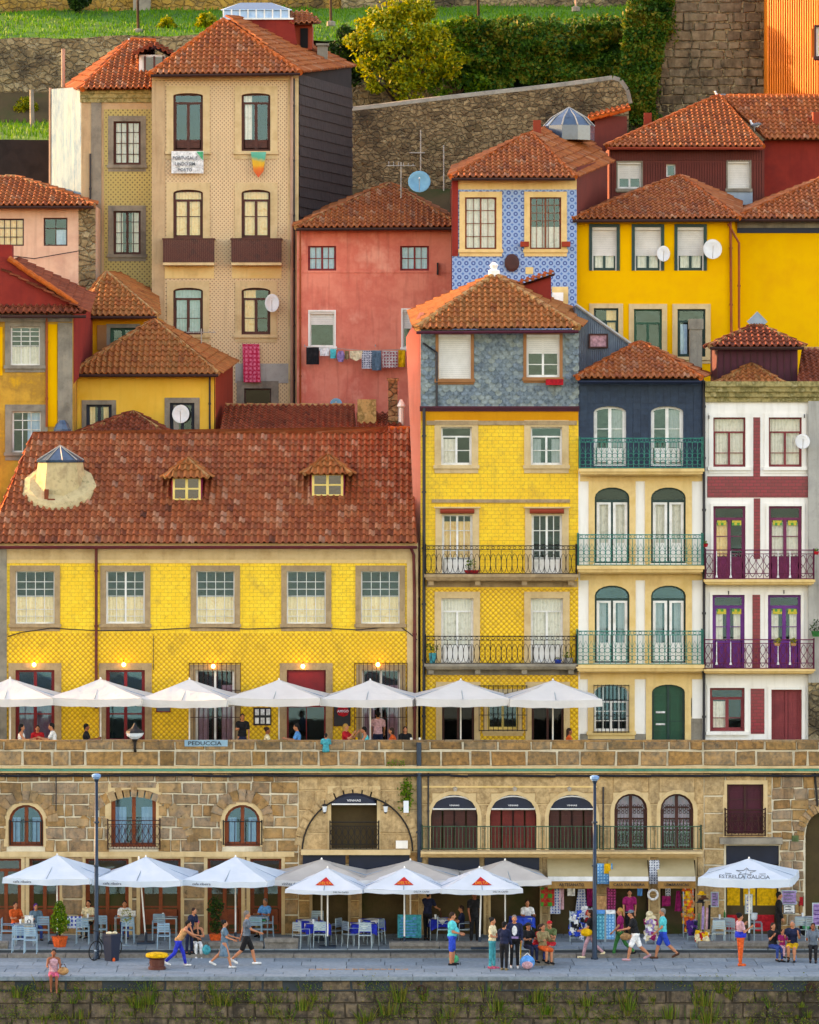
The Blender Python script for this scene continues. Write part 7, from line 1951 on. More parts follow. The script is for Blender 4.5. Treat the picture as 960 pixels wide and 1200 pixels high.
for (a,b) in ((853,868),(872,886),(888,911)): m.box(h.X(a),h.X(b),YA+.25,YA+.32,h.Z(1062),h.Z(1040))
y_=m.build('yellow_panel',M['yellow'],h.root)
m=MB()
for (a,b) in ((853,868),(888,911)): m.box(h.X(a),h.X(b),YA+.25,YA+.33,h.Z(1072),h.Z(1066))
m.build('cream_panel',M['cream'],h.root)
m=MB()
for (a,b) in ((853,868),(884,908)): m.box(h.X(a),h.X(b),YA+.2,YA+.32,h.Z(1092),h.Z(1073))
m.build('red_panel',M['red'],h.root)
m=MB(); m.box(h.X(944),h.X(944)+.05,YA+.3,YA+5,ZT,h.Z(960)); m.box(h.X(946),h.X(1000),YA+3.5,YA+3.6,ZT,h.Z(944)); m.build('passage_wall',M['rubble_dark'],h.root)
h.box('small_plaque',928,979,936,995,.06,'olive')
h.pipe([(955,905),(958,945)],'black_iron',.04,.06)
h.finish(body='granite_grey',top=906)
# parapet and green ledge over the lower fronts
root=thing('terrace_parapet','long parapet of mossy stone blocks with a green painted ledge along the upper terrace','parapet',(0,YA,PZ(905,YA)))
m=MB(); xa,xb=PX(-15,YA),PX(1000,YA); zt=PZ(868,YA); zl=PZ(898,YA); m.box(xa,xb,YA-.0,YA+.38,zl-.3,zt-.04,.2); m.build('parapet_core',M['mortar'],root)
zm=PZ(879.5,YA)
m=MB(); blocks(m,xa,xb,zl,zm,YA,[],zm-zl+.05,(.5,1.35),.034,.06,jit=.02)
blocks(m,xa,xb,zm,zt,YA,[],zt-zm+.05,(.45,1.3),.028,.08,jit=.018); m.build('parapet_blocks',M['blocks_parapet'],root)
m=MB(); x=xa
while x<xb: d=random.uniform(.9,1.6); m.box(x+.01,x+d-.01,YA-.03,YA+.4,zt-.04,zt+random.uniform(.0,.02),random.random()); x+=d
m.build('coping',M['blocks_parapet'],root)
m=MB(); m.box(xa,xb,YA-.34,YA-.003,PZ(900.5,YA-.3),PZ(898,YA-.3)); m.box(xa,xb,YA-.24,YA-.004,PZ(906,YA-.3),PZ(903.8,YA-.3)); m.build('ledge',M['granite_light'],root)
m=MB(); m.box(xa,xb,YA-.3,YA-.005,PZ(903.7,YA-.3),PZ(900.6,YA-.3)); m.build('green_ledge',M['ledge_green'] if 'ledge_green' in M else M['green_iron'],root)
m=MB(); x=xa
while x<xb:
    d=random.uniform(.5,2.5); m.tube([(x,YA-.16,PZ(908.5,YA)),(x+d,YA-.16,PZ(908.5,YA)+random.uniform(-.03,.03))],.045,5); x+=d
m.build('cable_bundle',M['pipe_dark'],root)
# upper street
m=MB(); m.box(-40,40,YA+.39,16.02,5.6,ZS); solo('upper_street',m,M['paving_joint'],None,None,kind='structure',origin=(0,13,5.6))
# street name sign on the parapet
x0,x1,z0,z1=PX(216.5,YA),PX(267,YA),PZ(874.5,YA),PZ(867,YA)
m=MB(); m.box(x0,x1,YA-.12,YA-.085,z0,z1); o=solo('name_sign',m,M['sign_blue'],'long pale blue sign lettered PEDUCCIA on the parapet below the third terrace parasol','sign'); 
text(o,'PEDUCCIA',(x0+x1)/2-.05,YA-.125,z0+.045,.2,'ink',1.25)
m=MB()
for k in range(120): leafq(m,V(random.uniform(452,474),random.uniform(893,901)-(3 if random.random()<.3 else 0),YA-.22),.08)
solo('ledge_plants',m,M['leaf_mid'],'small green weeds on the ledge above the wide relieving arch','weeds',kind='stuff')
# lantern on the parapet
c=V(158,862,YA-.25); root=thing('street_lantern','black iron lantern with a white glass bowl standing on the parapet','lantern',(c.x,YA,c.z-.5))
m=MB(); m.tube([(c.x,YA,c.z-.6),(c.x,YA-.22,c.z-.45),(c.x,YA-.25,c.z-.2)],.05,6); m.lathe(c.x,c.y,[(.05,c.z-.25),(.13,c.z-.12)],10); m.lathe(c.x,c.y,[(.34,c.z+.1),(.3,c.z+.17),(.14,c.z+.26),(.06,c.z+.36),(.02,c.z+.45)],12); m.build('iron_frame',M['black_iron'],root)
m=MB(); m.lathe(c.x,c.y,[(.13,c.z-.12),(.27,c.z-.02),(.33,c.z+.1)],12); m.build('glass_bowl',M['lamp_glass'],root)
lamp_post('left grey steel street lamp with a pale blue head beside the leaning bicycle',113,906,4.6,0)
lamp_post('right grey steel street lamp in front of the souvenir shop',697,908,4.6,0)
# =============== terrace furniture, people ===============
def at(px,py,z=0): y=yg(py,z); return PX(px,y),y,z
# ---- upper terrace parasols (y about 13) ----
up=[(12,795,113),(118,795.5,113),(222,796,113),(327,796.5,112),(434,797,110),(540,797,108),(648,797,108)]
ul=['leftmost white parasol on the upper terrace, cut by the picture edge','white parasol on the upper terrace over the man in black, right of the leftmost one','white parasol on the upper terrace above the pale blue sign','white parasol in front of the crimson door','white parasol above the standing man in a pink shirt','white parasol in front of the narrow yellow house','rightmost white parasol on the upper terrace']
for (cx,pk,w),l in zip(up,ul): umbrella(l,cx,pk,818.5,w*1.03,13.0,rot=-5 if cx<500 else 4,mat='canvas_warm',zb=ZS,group='white parasols on the upper terrace',depth=3.1,valh=.27)
# ---- lower parasols ----
g='pale blue parasols on the lower terrace'
umbrella('leftmost pale blue parasol on the lower terrace beside the left lamp post',67,1002,1029,116,7.2,-9,'canvas_blue',ZT,g,script='cafe ribeira')
umbrella('middle pale blue parasol of the lower left three, with a leaning pole',171,1004,1031,116,7.2,-9,'canvas_blue',ZT,g,script='cafe ribeira',polex=-.25)
umbrella('pale blue parasol between the walking couple and the taupe parasol',276,1004,1031,116,7.2,-9,'canvas_blue',ZT,g,script='cafe ribeira')
g='taupe parasols behind the red triangle parasols'
umbrella('taupe parasol behind the left red triangle parasol',377,1007,1031,116,8.2,-3,'canvas_cream',ZT,g,val='canvas_warm',script='vinhas douro')
umbrella('taupe parasol behind the middle red triangle parasol',481,1008,1031,116,8.2,-3,'canvas_cream',ZT,g,val='canvas_warm')
umbrella('taupe parasol behind the right red triangle parasol',592,1008,1031,104,8.2,4,'canvas_cream',ZT,g,val='canvas_warm')
g='white parasols with a red triangle'
umbrella('left white parasol with a red triangle emblem',384,1017,1042,96,5.9,-2,'canvas_white',ZT,g,logo='triangle',depth=2.6,valh=.14)
umbrella('middle white parasol with a red triangle emblem',474,1017,1042,94,5.9,-2,'canvas_white',ZT,g,logo='triangle',depth=2.6,valh=.14)
umbrella('right white parasol with a red triangle emblem',562,1017,1042,99,5.7,3,'canvas_white',ZT,g,logo='triangle',depth=2.6,valh=.16,polex=.08)
umbrella('big pale blue parasol with a star outline at the right',878,1006,1030,122,7.0,-10,'canvas_blue2' if 'canvas_blue2' in M else 'canvas_blue',ZT,None,logo='star',depth=3.4,valh=.28)
# ---- chairs ----
pc=chair_proto(); pt=table_proto(); pa=chair_proto('alu2' if 'alu2' in M else 'alu')
def put(proto,name_label,px,py,rz,group,z=ZT):
    x,y,_=at(px,py,z); r=copy_tree(proto,(x,y,z),name_label,R(rz),group); r['category']=proto['category']; return r
G='pale blue metal chairs of the left terrace cafe'
# (px, feet py, rotation, label)
CH=[(22,1116,180,'pale blue metal chair nearest the left edge, back to the quay'),(36,1117,180,'pale blue metal chair second from the left in front of the white napkin box'),(9,1106,90,'pale blue chair side on at the far left edge'),(50,1105,0,'pale blue metal chair behind the table with the napkin box'),
(97,1106,180,'pale blue metal chair between the potted plant and the bicycle'),(118,1104,0,'pale blue chair behind the bicycle wheel'),(150,1105,180,'pale blue metal chair right of the black bin'),
(192,1112,180,'pale blue metal chair left of the bending woman in blue trousers'),(186,1102,0,'pale blue chair behind the chair beside the bending woman'),(300,1104,180,'pale blue metal chair behind the walking man in black shorts'),(313,1104,-90,'pale blue chair turned sideways right of the walking man')]
for i,(a,b,r_,l) in enumerate(CH): put(pc,l,a,b,r_,G)
TB=[(29,1108,'pale metal table with the white napkin box'),(108,1101,'pale metal table behind the left lamp post'),(146,1099,'pale metal table behind the black bin'),(196,1100,'pale metal table behind the bending woman'),(303,1099,'pale metal table with green menus behind the walking man')]
for a,b,l in TB: put(pt,l,a,b,0,'small square tables of the left cafe')
G='silver chairs around the blue clothed tables'
for (a,b,r_,l) in ((353,1111,135,'silver chair left of the left blue clothed table'),(375,1110,180,'silver chair in front of the left blue clothed table'),(391,1106,-120,'silver chair right of the left blue clothed table'),(372,1098,0,'silver chair behind the left blue clothed table'),
                 (411,1110,120,'silver chair left of the right blue clothed table'),(428,1111,180,'silver chair in front of the right blue clothed table'),(441,1107,-120,'silver chair right of the right blue clothed table'),(520,1104,90,'silver chair left of the table behind the man in turquoise'),(545,1104,-90,'silver chair behind the man in turquoise')): put(pa,l,a,b,r_,G)
G='pale metal chairs of the right cafe'
for (a,b,r_,l) in ((842,1108,180,'pale metal chair left of the woman in orange trousers'),(858,1106,150,'pale metal chair with crossed legs just behind the woman in orange trousers'),(886,1103,90,'pale metal chair between the woman in orange trousers and the man in the dark jacket'),(938,1104,180,'pale metal chair behind the seated man in yellow shorts'),(953,1105,160,'pale metal chair at the right edge behind the green backpack')): put(pa,l,a,b,r_,G)
for (a,b,l) in ((363,1104,'square table under the left blue cloth'),(372,1108,'front square table under the left blue cloth'),(426,1108,'square table under the right blue cloth'),(437,1103,'rear square table under the right blue cloth'),(515,1102,'square table under the blue cloth behind the man in turquoise'),(612,1100,'square table behind the man with the white emblem jacket'),(848,1102,'pale table left of the star parasol pole'),(945,1100,'pale table at the right edge')): put(pt,l,a,b,0,'small square tables of the other cafes')
def cl(px,py,lab,mat='royal',top='white',rot=12,w=.38): x,y,_=at(px,py,ZT); tablecloth(x,y,ZT+.757,w,mat,lab,top=top,rot=rot)
cl(363,1104,'royal blue tablecloth on the rear left table',rot=20); cl(372,1108,'royal blue tablecloth with a white top cloth in front of the left red triangle pole',rot=8,w=.42)
cl(426,1108,'royal blue tablecloth with a white top cloth right of the left red triangle pole',rot=5,w=.43); cl(437,1103,'royal blue tablecloth on the rear right table',rot=10)
cl(515,1102,'blue and white tablecloth behind the man in turquoise',rot=15); cl(612,1100,'bright blue tablecloth behind the man with the emblem jacket','blue',None)
for p in (pc,pt,pa):
    for c in list(p.children): bpy.data.objects.remove(c)
    bpy.data.objects.remove(p)
# checked cloth over a chair back
x,y,_=at(88,1104,ZT); hang('checked_cloth','blue and white checked cloth draped over furniture beside the potted plant','cloth',79,1074,96,1088,y-.1,'blue_white_check')
# things on tables
def small(name,label,cat,px,py,y,w,d,hh,mat,kind='box'):
    c=V3(px,py,y); m=MB()
    if kind=='box': m.box(c.x-w/2,c.x+w/2,y-d/2,y+d/2,c.z,c.z+hh); 
    else: m.lathe(c.x,y,[(w/2*.8,c.z),(w/2,c.z+hh*.6),(w/2*.6,c.z+hh)],10)
    return solo(name,m,M[mat],label,cat,origin=(c.x,y,c.z))
ty=at(29,1108,ZT)[1]
o=small('menu_holder','white box with a black emblem on the left cafe table','menu stand',34,1087,ty,.3,.1,.42,'white'); m=MB(); c=V3(34,1080,ty-.056); m.ring3((c.x,c.y,c.z),.06,.015,10,4); m.build('emblem',M['ink'],o)
small('menu_card','green laminated menus on the table behind the walking man','menu',303,1079,at(303,1099,ZT)[1],.5,.35,.05,'mint')
small('newspaper','folded white newspaper on the rail behind the bin','newspaper',149,1074,at(146,1099,ZT)[1]-.1,.6,.1,.2,'white')
# easel wheel plant thing: planter box with shrub
x,y,_=at(70,1110,ZT); root=thing('potted_shrub','leafy green shrub in a square orange planter on the left terrace','potted plant',(x,y,ZT))
m=MB(); m.lathe(x,y,[(.2,ZT),(.28,ZT+.36),(.3,ZT+.38),(.26,ZT+.38)],4); m.build('planter',M['orange'],root)
m=MB(); m.tube([(x,y,ZT+.3),(x+.03,y,ZT+1.0),(x,y,ZT+1.5)],.03,6); m.build('stem',M['bark'],root)
m=MB(); leafball(m,(x,y,ZT+.85),.36,.3,.4,700,.1,.2); leafball(m,(x,y,ZT+1.3),.22,.2,.32,350,.1,.2); m.build('foliage',M['leaf_mid'],root)
x,y,_=at(253,1108,ZT); root=thing('potted_shrub','sparse plant in an orange pot behind the woman in the grey dress','potted plant',(x,y,ZT))
m=MB(); m.lathe(x,y,[(.16,ZT),(.24,ZT+.4),(.22,ZT+.4)],10); m.build('pot',M['orange'],root); m=MB(); m.tube([(x,y,ZT+.3),(x+.03,y,ZT+1.5)],.02,6); m.build('stem',M['bark'],root); m=MB(); leafball(m,(x,y,ZT+1.3),.3,.25,.45,300,.12,.2); leafball(m,(x,y,ZT+.7),.22,.2,.3,150,.12,.2); m.build('foliage',M['leaf_dark'],root)
# bin
x,y,_=at(131,1126,0); root=thing('litter_bin','dark navy litter bin beside the bicycle','bin',(x,y,0))
m=MB(); q=.24; m.lathe(x,y,[(q,0),(q*1.32,.85),(q*1.38,.87),(q*1.38,.93),(q*1.1,.93)],4); m.build('body',M['plastic_navy'],root); 
m=MB(); m.ell((x-.08,y,.95),.12,.1,.06); m.ell((x+.1,y,.96),.1,.1,.05); m.build('rubbish',M['cream'],root)
small('paper_cup','small orange cup on the ground in front of the bin','cup',133.5,1127,at(133,1127)[1],.1,.1,.13,'orange','cup')
# bicycle seen end on / turned, leaning on the lamp post
x,y,_=at(111,1126,0); root=thing('bicycle','black bicycle leaning on the left lamp post','bicycle',(x,y,0))
Mb=Matrix.Translation((x,y,0))@Matrix.Rotation(R(52),4,'Z')@Matrix.Rotation(R(6),4,'X')
def bt(m,pts,r,n=6): m.tube([Mb@Vector(p) for p in pts],r,n)
for wx,nm in ((.0,'front_wheel'),(1.02,'rear_wheel')):
    m=MB(); pts=[(wx+.33*math.cos(2*PI*k/24),0,.35+.33*math.sin(2*PI*k/24)) for k in range(25)]; bt(m,pts,.02,6); w=m.build('wheel',M['tyre'],root)
    m=MB()
    for k in range(12): bt(m,[(wx,0,.35),(wx+.32*math.cos(2*PI*k/12),0,.35+.32*math.sin(2*PI*k/12))],.003,3)
    m.tube([Mb@Vector((wx,-.05,.35)),Mb@Vector((wx,.05,.35))],.025,6); m.build('spokes',M['alu'],w)
m=MB(); bt(m,[(1.02,0,.35),(.62,0,.3),(.5,0,.82),(1.02,0,.35)],.014); bt(m,[(.62,0,.3),(.13,0,.8),(.5,0,.8)],.017); bt(m,[(.0,0,.35),(.13,0,.85),(.15,0,.98)],.014); m.build('frame',M['black'],root)
m=MB(); bt(m,[(.1,-.28,1.0),(.15,-.1,.98),(.15,.1,.98),(.1,.28,1.0)],.014); m.build('handlebar',M['black'],root)
m=MB(); m.ell(Mb@Vector((.52,0,.92)),.12,.08,.035,8,5,Matrix.Rotation(R(52),3,'Z')); m.build('saddle',M['rubber'],root)
m=MB(); bt(m,[(.62,-.09,.3),(.62,.09,.3)],.05,8); m.build('pedals',M['alu'],root)
# bollard (yellow topped mooring post)
x,y,_=at(184,1136,0); root=thing('mooring_bollard','squat brown mooring bollard with a yellow top near the quay edge','bollard',(x,y,0))
m=MB(); m.lathe(x,y,[(.3,0),(.3,.08),(.25,.12),(.26,.34),(.36,.42)],14); m.build('post',M['brown_paint'],root,smooth=False); m=MB(); m.lathe(x,y,[(.37,.42),(.39,.47),(.36,.54),(.2,.57)],14); m.build('cap',M['yellow'],root)
# easel sign with flowers near the bin
x,y,_=at(148,1108,ZT); root=thing('post_stand','pale post stand with a round flowered wreath right of the bin','stand',(x,y,ZT))
m=MB(); m.tube([(x,y,ZT),(x,y,ZT+.95)],.025,6); m.lathe(x,y,[(.2,ZT),(.2,ZT+.03),(.04,ZT+.06)],10); m.build('post',M['alu'],root); m=MB()
for k in range(160): a=random.uniform(0,6.3); leafq(m,Vector((x+.16*math.cos(a)+random.gauss(0,.04),y-.03,ZT+1.05+.16*math.sin(a)+random.gauss(0,.04))),.06)
m.build('wreath',M['leaf_gold'],root)
# teal display board
x,y,_=at(482,1103,ZT); o=None
m=MB(); x0,x1=PX(466,y),PX(494,y); m.box(x0,x1,y-.04,y+.04,PZ(1099,y),PZ(1072,y)); o=solo('menu_board','teal menu board standing on the terrace left of the waiter','menu board' and 'sign',None,'sign') if False else solo('menu_board',m,M['teal'],'teal menu board standing on the terrace left of the waiter','menu board')
m=MB()
for k in range(6): m.box(x0+.08,x1-.1-random.uniform(0,.2),y-.05,y-.041,PZ(1097-3.4*k,y),PZ(1095.6-3.4*k,y))
for px in (470,484): m.box(PX(px,y),PX(px+4,y),y-.052,y-.042,PZ(1078,y),PZ(1075,y))
m.build('printed_lines',M['mint2'] if 'mint2' in M else M['sky'],o); m=MB(); m.tube([(x0+.1,y,ZT),(x0+.1,y,PZ(1090,y))],.02,5); m.tube([(x1-.1,y,ZT),(x1-.1,y,PZ(1090,y))],.02,5); m.build('legs',M['grey_post'],o)
# ---------------- people on the quay ----------------
def pp(label,px,py,z=0,**k):
    x,y,_=at(px,py,z); return person(label,x,y,z,**k)
p=person('woman in a pink patterned top sitting on the quay edge, legs hanging',PX(63,-.1),-.12,-.38,face=-85,pose='sit',dangle=True,seat=.38,top='rose',bottom='pink',legs='shorts',sleeve='none',skin='skin_tan',hair='hair_black',hairstyle='bun',shoes=None,h=1.68,arms=[(35,60),(35,60)])
def bag(label,c,w,d,hh,mat,strap=None,name='handbag',rz=0,hm='brown'):
    root=thing(name,label,'bag',(c[0],c[1],c[2])); m=MB(); m.ell((c[0],c[1],c[2]+hh/2),w/2,d/2,hh/2,12,8,Matrix.Rotation(R(rz),3,'Z')); 
    m.v=[(x_,y_,c[2]+hh/2+(z_-c[2]-hh/2)*1.0) for x_,y_,z_ in m.v]; m.build('bag_body',M[mat],root,smooth=True)
    m=MB(); m.tube([(c[0]-w*.35,c[1],c[2]+hh*.7),(c[0]-w*.1,c[1],c[2]+hh*.7+(strap or .18)),(c[0]+w*.1,c[1],c[2]+hh*.7+(strap or .18)),(c[0]+w*.35,c[1],c[2]+hh*.7)],.012,5); m.build('strap',M[hm],root); return root
c=V3(74,1139,-.25); bag('tan bag held at the side of the woman on the quay edge',(c.x,c.y,.03),.38,.2,.28,'tan')
pp('woman in royal blue trousers bending forward toward the seated woman',209,1133,face=5,pose='walk',phase=1,top='tan',bottom='royal',sleeve='none',hair='hair_black',hairstyle='short',shoes='white',leanf=.55,h=1.66,arms=[(35,20),(50,20)],build=1.05)
pp('person in a dark blue shirt leaning behind the seated woman in black',222,1118,face=-40,pose='stand',top='navy',bottom='navy',hair='hair_brown',leanf=.35,h=1.62,z=0.13)
p=pp('seated woman in a black top and white trousers with a pink cap',231,1121,face=-80,pose='sit',seat=.42,top='black',bottom='white',sleeve='none',hair='hair_blond',hairstyle='long',hat=('cap','pink'),h=1.62,shoes='white')
c=V3(242,1114,4.8); bag('turquoise bag beside the seated woman in black',(c.x,c.y,.13),.3,.18,.35,'teal')
pp('woman in a grey blue dress striding right, dark hair in a bun',263,1134,face=0,pose='walk',phase=-1,top='greyblue',bottom='greyblue',legs='skirt',sleeve='short',hair='hair_black',hairstyle='bun',shoes='white',h=1.62,arms=[(30,45),(20,50)],skin='skin')
pp('man in a pale grey shirt and black shorts walking right in white shoes',289,1131,face=0,pose='walk',phase=1,top='grey',bottom='black',legs='shorts',hair='hair_grey',shoes='white',h=1.86,arms=[(-25,10),(35,35)])
pp('seated person with violet headscarf at the left cafe table',42,1101,z=ZT,face=-70,pose='sit',top='greyblue',bottom='denim',hair='purple',hairstyle='long',h=1.6)
pp('black haired person seated behind the newspaper on the left terrace',146,1099,z=ZT,face=-85,pose='sit',top='white',bottom='denim',h=1.66)
pp('big man in turquoise shirt and blue shorts standing side on',530,1131,face=0,pose='stand',top='turquoise',bottom='blue',legs='shorts',hair='hair_brown',build=1.25,belly=.1,h=1.78,shoes='black',arms=[(10,60),(5,70)])
c=V3(532,1127,at(530,1131)[1]+.5); bag('green bag on the ground behind the man in turquoise',(c.x,c.y,0),.35,.2,.3,'mint')
pp('person in a dark top seated behind the man in turquoise',541,1104,z=ZT,face=180,pose='sit',top='navy',bottom='black',hair='hair_brown',h=1.62)
pp('waiter in dark blue turned away beside the teal menu board',501,1102,z=ZT,face=60,pose='stand',top='navy',bottom='black',sleeve='short',h=1.72,leanf=.12,arms=[(40,30),(30,40)])
pp('person in black standing in the doorway shade behind the right red triangle pole',556,1105,z=ZT,face=-70,pose='stand',top='black',bottom='black',skin='skin_tan',h=1.78)
pp('woman in cream shirt and teal trousers in the central group, dark hair tied up',577,1135,face=-20,pose='stand',top='cream',bottom='teal',hair='hair_black',hairstyle='bun',h=1.7,arms=[(15,70),(10,75)],shoes='pink')
pp('person in navy with back turned, second from the left in the central group',591,1137,face=70,pose='stand',top='navy',bottom='black',hair='hair_black',sleeve='long',h=1.62,arms=[(10,100),(5,30)],shoes='khaki')
p=pp('grey haired man in a dark track jacket with a white emblem and striped trousers',603,1134,face=-88,pose='stand',top='navy',bottom='black',hair='hair_grey',sleeve='long',h=1.76,arms=[(5,30),(5,20)],shoes='white',build=1.1)
ch=p['chest']; m=MB(); m.lathe(0,0,[(.001,0),(.09,.0),(.09,.01)],12); m.v=[(ch.x+v[0],ch.y-.135-v[2],ch.z+v[1]*1.9-.05) for v in m.v]; m.build('white_emblem',M['white'],p['root']); m=MB(); m.box(ch.x-.13,ch.x+.13,ch.y-.15,ch.y-.10,ch.z-.32,ch.z-.25); m.build('white_hem_stripe',M['lilac'],p['root'])
m=MB(); hp=p['hip']
for sg in(-1,1): m.box(hp.x+sg*.17-.012,hp.x+sg*.17+.012,hp.y-.06,hp.y+.06,.12,.8)
m.build('trouser_stripe',M['white'],p['root'])
pp('dark clad person in a black hat seated at the left end of the stone block',619,1128,face=-60,pose='sit',seat=.5,top='black',bottom='navy',hair='hair_brown',hat=('sun','black'),h=1.65,z=.13)
pp('woman in a red top sitting on the stone block',628,1131,face=-30,pose='sit',seat=.6,top='red',bottom='denim',hair='hair_brown',hairstyle='long',sleeve='short',h=1.62,leanf=.3)
pp('long haired woman in a rust dress sitting on the right of the stone block',636,1133,face=-60,pose='sit',seat=.6,top='khaki',bottom='orange',legs='skirt',hair='hair_brown',hairstyle='long',sleeve='long',h=1.66,skin='skin')
pp('person in a green shirt and red cap seated behind the stone block',646,1128,face=-110,pose='sit',seat=.6,top='olive',bottom='red',legs='shorts',hat=('cap','red'),h=1.66,leanf=.25)
x,y,_=at(618,1136); root=thing('backpack','pale blue and white backpack on the ground in front of the stone block','backpack',(x,y,0)); m=MB(); m.ell((x,y,.24),.26,.18,.24,12,8); m.build('bag_body',M['sky'],root,smooth=True); m=MB(); m.ell((x,y-.13,.16),.19,.1,.14,10,7); m.build('front_pocket',M['rose'],root,smooth=True); m=MB(); m.tube([(x-.15,y,.4),(x,y-.05,.56),(x+.15,y,.4)],.018,5); m.build('strap',M['white'],root)
c=at(609,1133); m=MB(); m.tube([(c[0],c[1],.25),(c[0]+.02,c[1],.95)],.05,8,True,[.045,.06]); solo('rolled_bag',m,M['yellow'],'narrow yellow bag held beside the striped trousers','bag')
p=pp('woman in a black top and pale pink trousers walking left behind the right lamp post',692,1123,face=180,pose='walk',phase=1,top='black',bottom='rose',hair='hair_brown',hairstyle='long',sleeve='short',h=1.68,arms=[(20,50),(10,30)],shoes='cream')
bag('mustard yellow shoulder bag of the woman in pale pink trousers',(PX(688.5,4),at(692,1123)[1]-.3,.78),.42,.18,.28,'yellow',strap=.4,hm='black')
pp('woman in a crimson patterned top and green trousers walking left',727,1122,face=180,pose='walk',phase=-1,top='magenta',bottom='green',hair='hair_blond',hairstyle='tail',h=1.72,arms=[(15,30),(-20,15)])
c=at(733,1122); bag('tan straw bag carried by the woman in green trousers',(c[0],c[1]-.32,.62),.4,.2,.26,'tan',strap=.3)
pp('man in a dark shirt, white shorts and cap leaning forward as he walks left',745,1126,face=180,pose='walk',phase=1,top='black',bottom='white',legs='shorts',hair='hair_brown',hat=('cap','grey'),h=1.76,leanf=.22,arms=[(25,50),(-15,25)],build=1.1,shoes='rose')
pp('man in a turquoise shirt and bright blue shorts walking left',777,1124,face=180,pose='walk',phase=-1,top='turquoise',bottom='blue',legs='shorts',hair='hair_grey',h=1.76,arms=[(10,40),(-10,20)],build=1.08,shoes='brown')
pp('woman in orange trousers and a pink top standing with a phone',868,1132,face=20,pose='stand',top='rose',bottom='orange',hair='hair_black',hairstyle='bun',h=1.78,arms=[(20,120),(15,110)],skin='skin',shoes='orange',leanf=-.05)
m=MB(); c=at(868,1132); m.lathe(c[0],c[1],[(.19,.98),(.2,1.06),(.18,1.18)],14); solo('waist_jacket',m,M['royal'],'royal blue jacket tied round the waist of the woman in orange trousers','jacket')
pp('man in a dark jacket standing side on under the star parasol',913,1106,z=ZT,face=0,pose='stand',top='black',bottom='black',sleeve='long',h=1.8,hair='hair_black')
pp('woman in a black top and jeans sitting on the right stone bench, eating',906,1126,face=-60,pose='sit',seat=.46,top='black',bottom='denim',legs='tight',hair='hair_brown',hairstyle='long',h=1.64,arms=[(40,110),(30,100)])
pp('child in pink sitting between the two adults on the right bench',917,1122,face=-70,pose='sit',seat=.46,top='magenta',bottom='rose',hair='hair_brown',h=1.2,z=.13)
pp('man in a navy shirt and yellow shorts sitting on the right stone bench',929,1126,face=-100,pose='sit',seat=.46,top='navy',bottom='yellow',legs='shorts',hair='hair_grey',h=1.74,arms=[(35,100),(30,80)],build=1.08)
pp('person in dark clothes sitting at the right edge beside the green backpack',953,1127,face=-95,pose='sit',seat=.46,top='grey',bottom='black',hair='hair_brown',h=1.66,skin='skin_tan')
x,y,_=at(944,1112,0); root=thing('backpack','green and black backpack on the bench at the right edge','backpack',(x,y,.48)); m=MB(); m.ell((x,y-.1,.72),.22,.16,.26,12,8); m.build('bag_body',M['black'],root,smooth=True); m=MB(); m.ell((x,y-.22,.8),.13,.09,.11,10,7); m.build('front_pocket',M['mint'],root,smooth=True)
small('water_bottle','clear blue bottle on the ground in front of the man in yellow shorts','bottle',932,1127,at(932,1127)[1],.09,.09,.28,'sky','cup')
# ---------------- people on the upper terrace ----------------
U='diners on the upper terrace'
def ux(px): return PX(px,12.2)
def upp(label,px,**k):
    y=k.pop('y',12.2); return person(label,PX(px,y),y,ZS,**k)
upp('black haired woman in a white sleeveless top at the left end of the parapet',25,face=0,pose='sit',seat=.5,top='white',bottom='black',sleeve='none',hairstyle='long',h=1.74)
upp('person in dark red seated between two diners at the left of the upper terrace',44,y=13.3,face=-85,pose='sit',seat=.45,top='red',bottom='black',h=1.66)
upp('man in a white shirt seated at the left of the upper terrace',64,face=180,pose='sit',seat=.5,top='white',bottom='denim',h=1.8,leanf=.15)
upp('man in a black shirt seated alone between the first two doors',101,face=0,pose='sit',seat=.5,top='black',bottom='grey',h=1.76,skin='skin_tan')
upp('standing woman in a black dress on the upper terrace beside the grilled window',284,y=12.6,face=-80,pose='stand',top='black',bottom='navy',legs='skirt',hairstyle='long',hair='hair_brown',h=1.76,arms=[(10,20),(40,60)])
upp('woman in white seated below the menu case',313,face=0,pose='sit',seat=.45,top='cream',bottom='black',hairstyle='bun',hair='hair_brown',h=1.66,skin='skin_tan')
upp('man in a bright blue shirt seated in front of the crimson door',350,face=180,pose='sit',seat=.5,top='sky',bottom='black',hair='hair_black',h=1.76,leanf=.1)
person('person in dark teal perched on the parapet',PX(382,YA-.12),YA-.14,PZ(877,YA)-.12,face=90,pose='sit',seat=.0,top='teal',bottom='teal',legs='shorts',hair='hair_black',h=1.25,shoes=None,arms=[(20,30),(20,30)])
upp('fair haired woman in red seated left of the striped curtains',405,face=-20,pose='sit',seat=.5,top='red',bottom='black',hair='hair_blond',hairstyle='long',h=1.76,arms=[(50,90),(50,90)])
upp('dark haired man in a turquoise vest seated below the grilled window',431,face=180,pose='sit',seat=.45,top='turquoise',bottom='denim',sleeve='none',h=1.7,leanf=.2)
upp('standing man in a pale pink shirt seen from behind',443,y=13.4,face=90,pose='stand',top='rose',bottom='navy',h=1.8,leanf=.15,hair='hair_black',arms=[(20,20),(20,20)])
upp('woman with orange top seated right of the standing man',463,face=180,pose='sit',seat=.45,top='orange',bottom='black',hairstyle='long',hair='hair_brown',h=1.66,leanf=.2)
upp('dark haired woman in black seated at the right end, left group',475,y=12.7,face=-90,pose='sit',seat=.45,top='black',bottom='black',hairstyle='long',h=1.66)
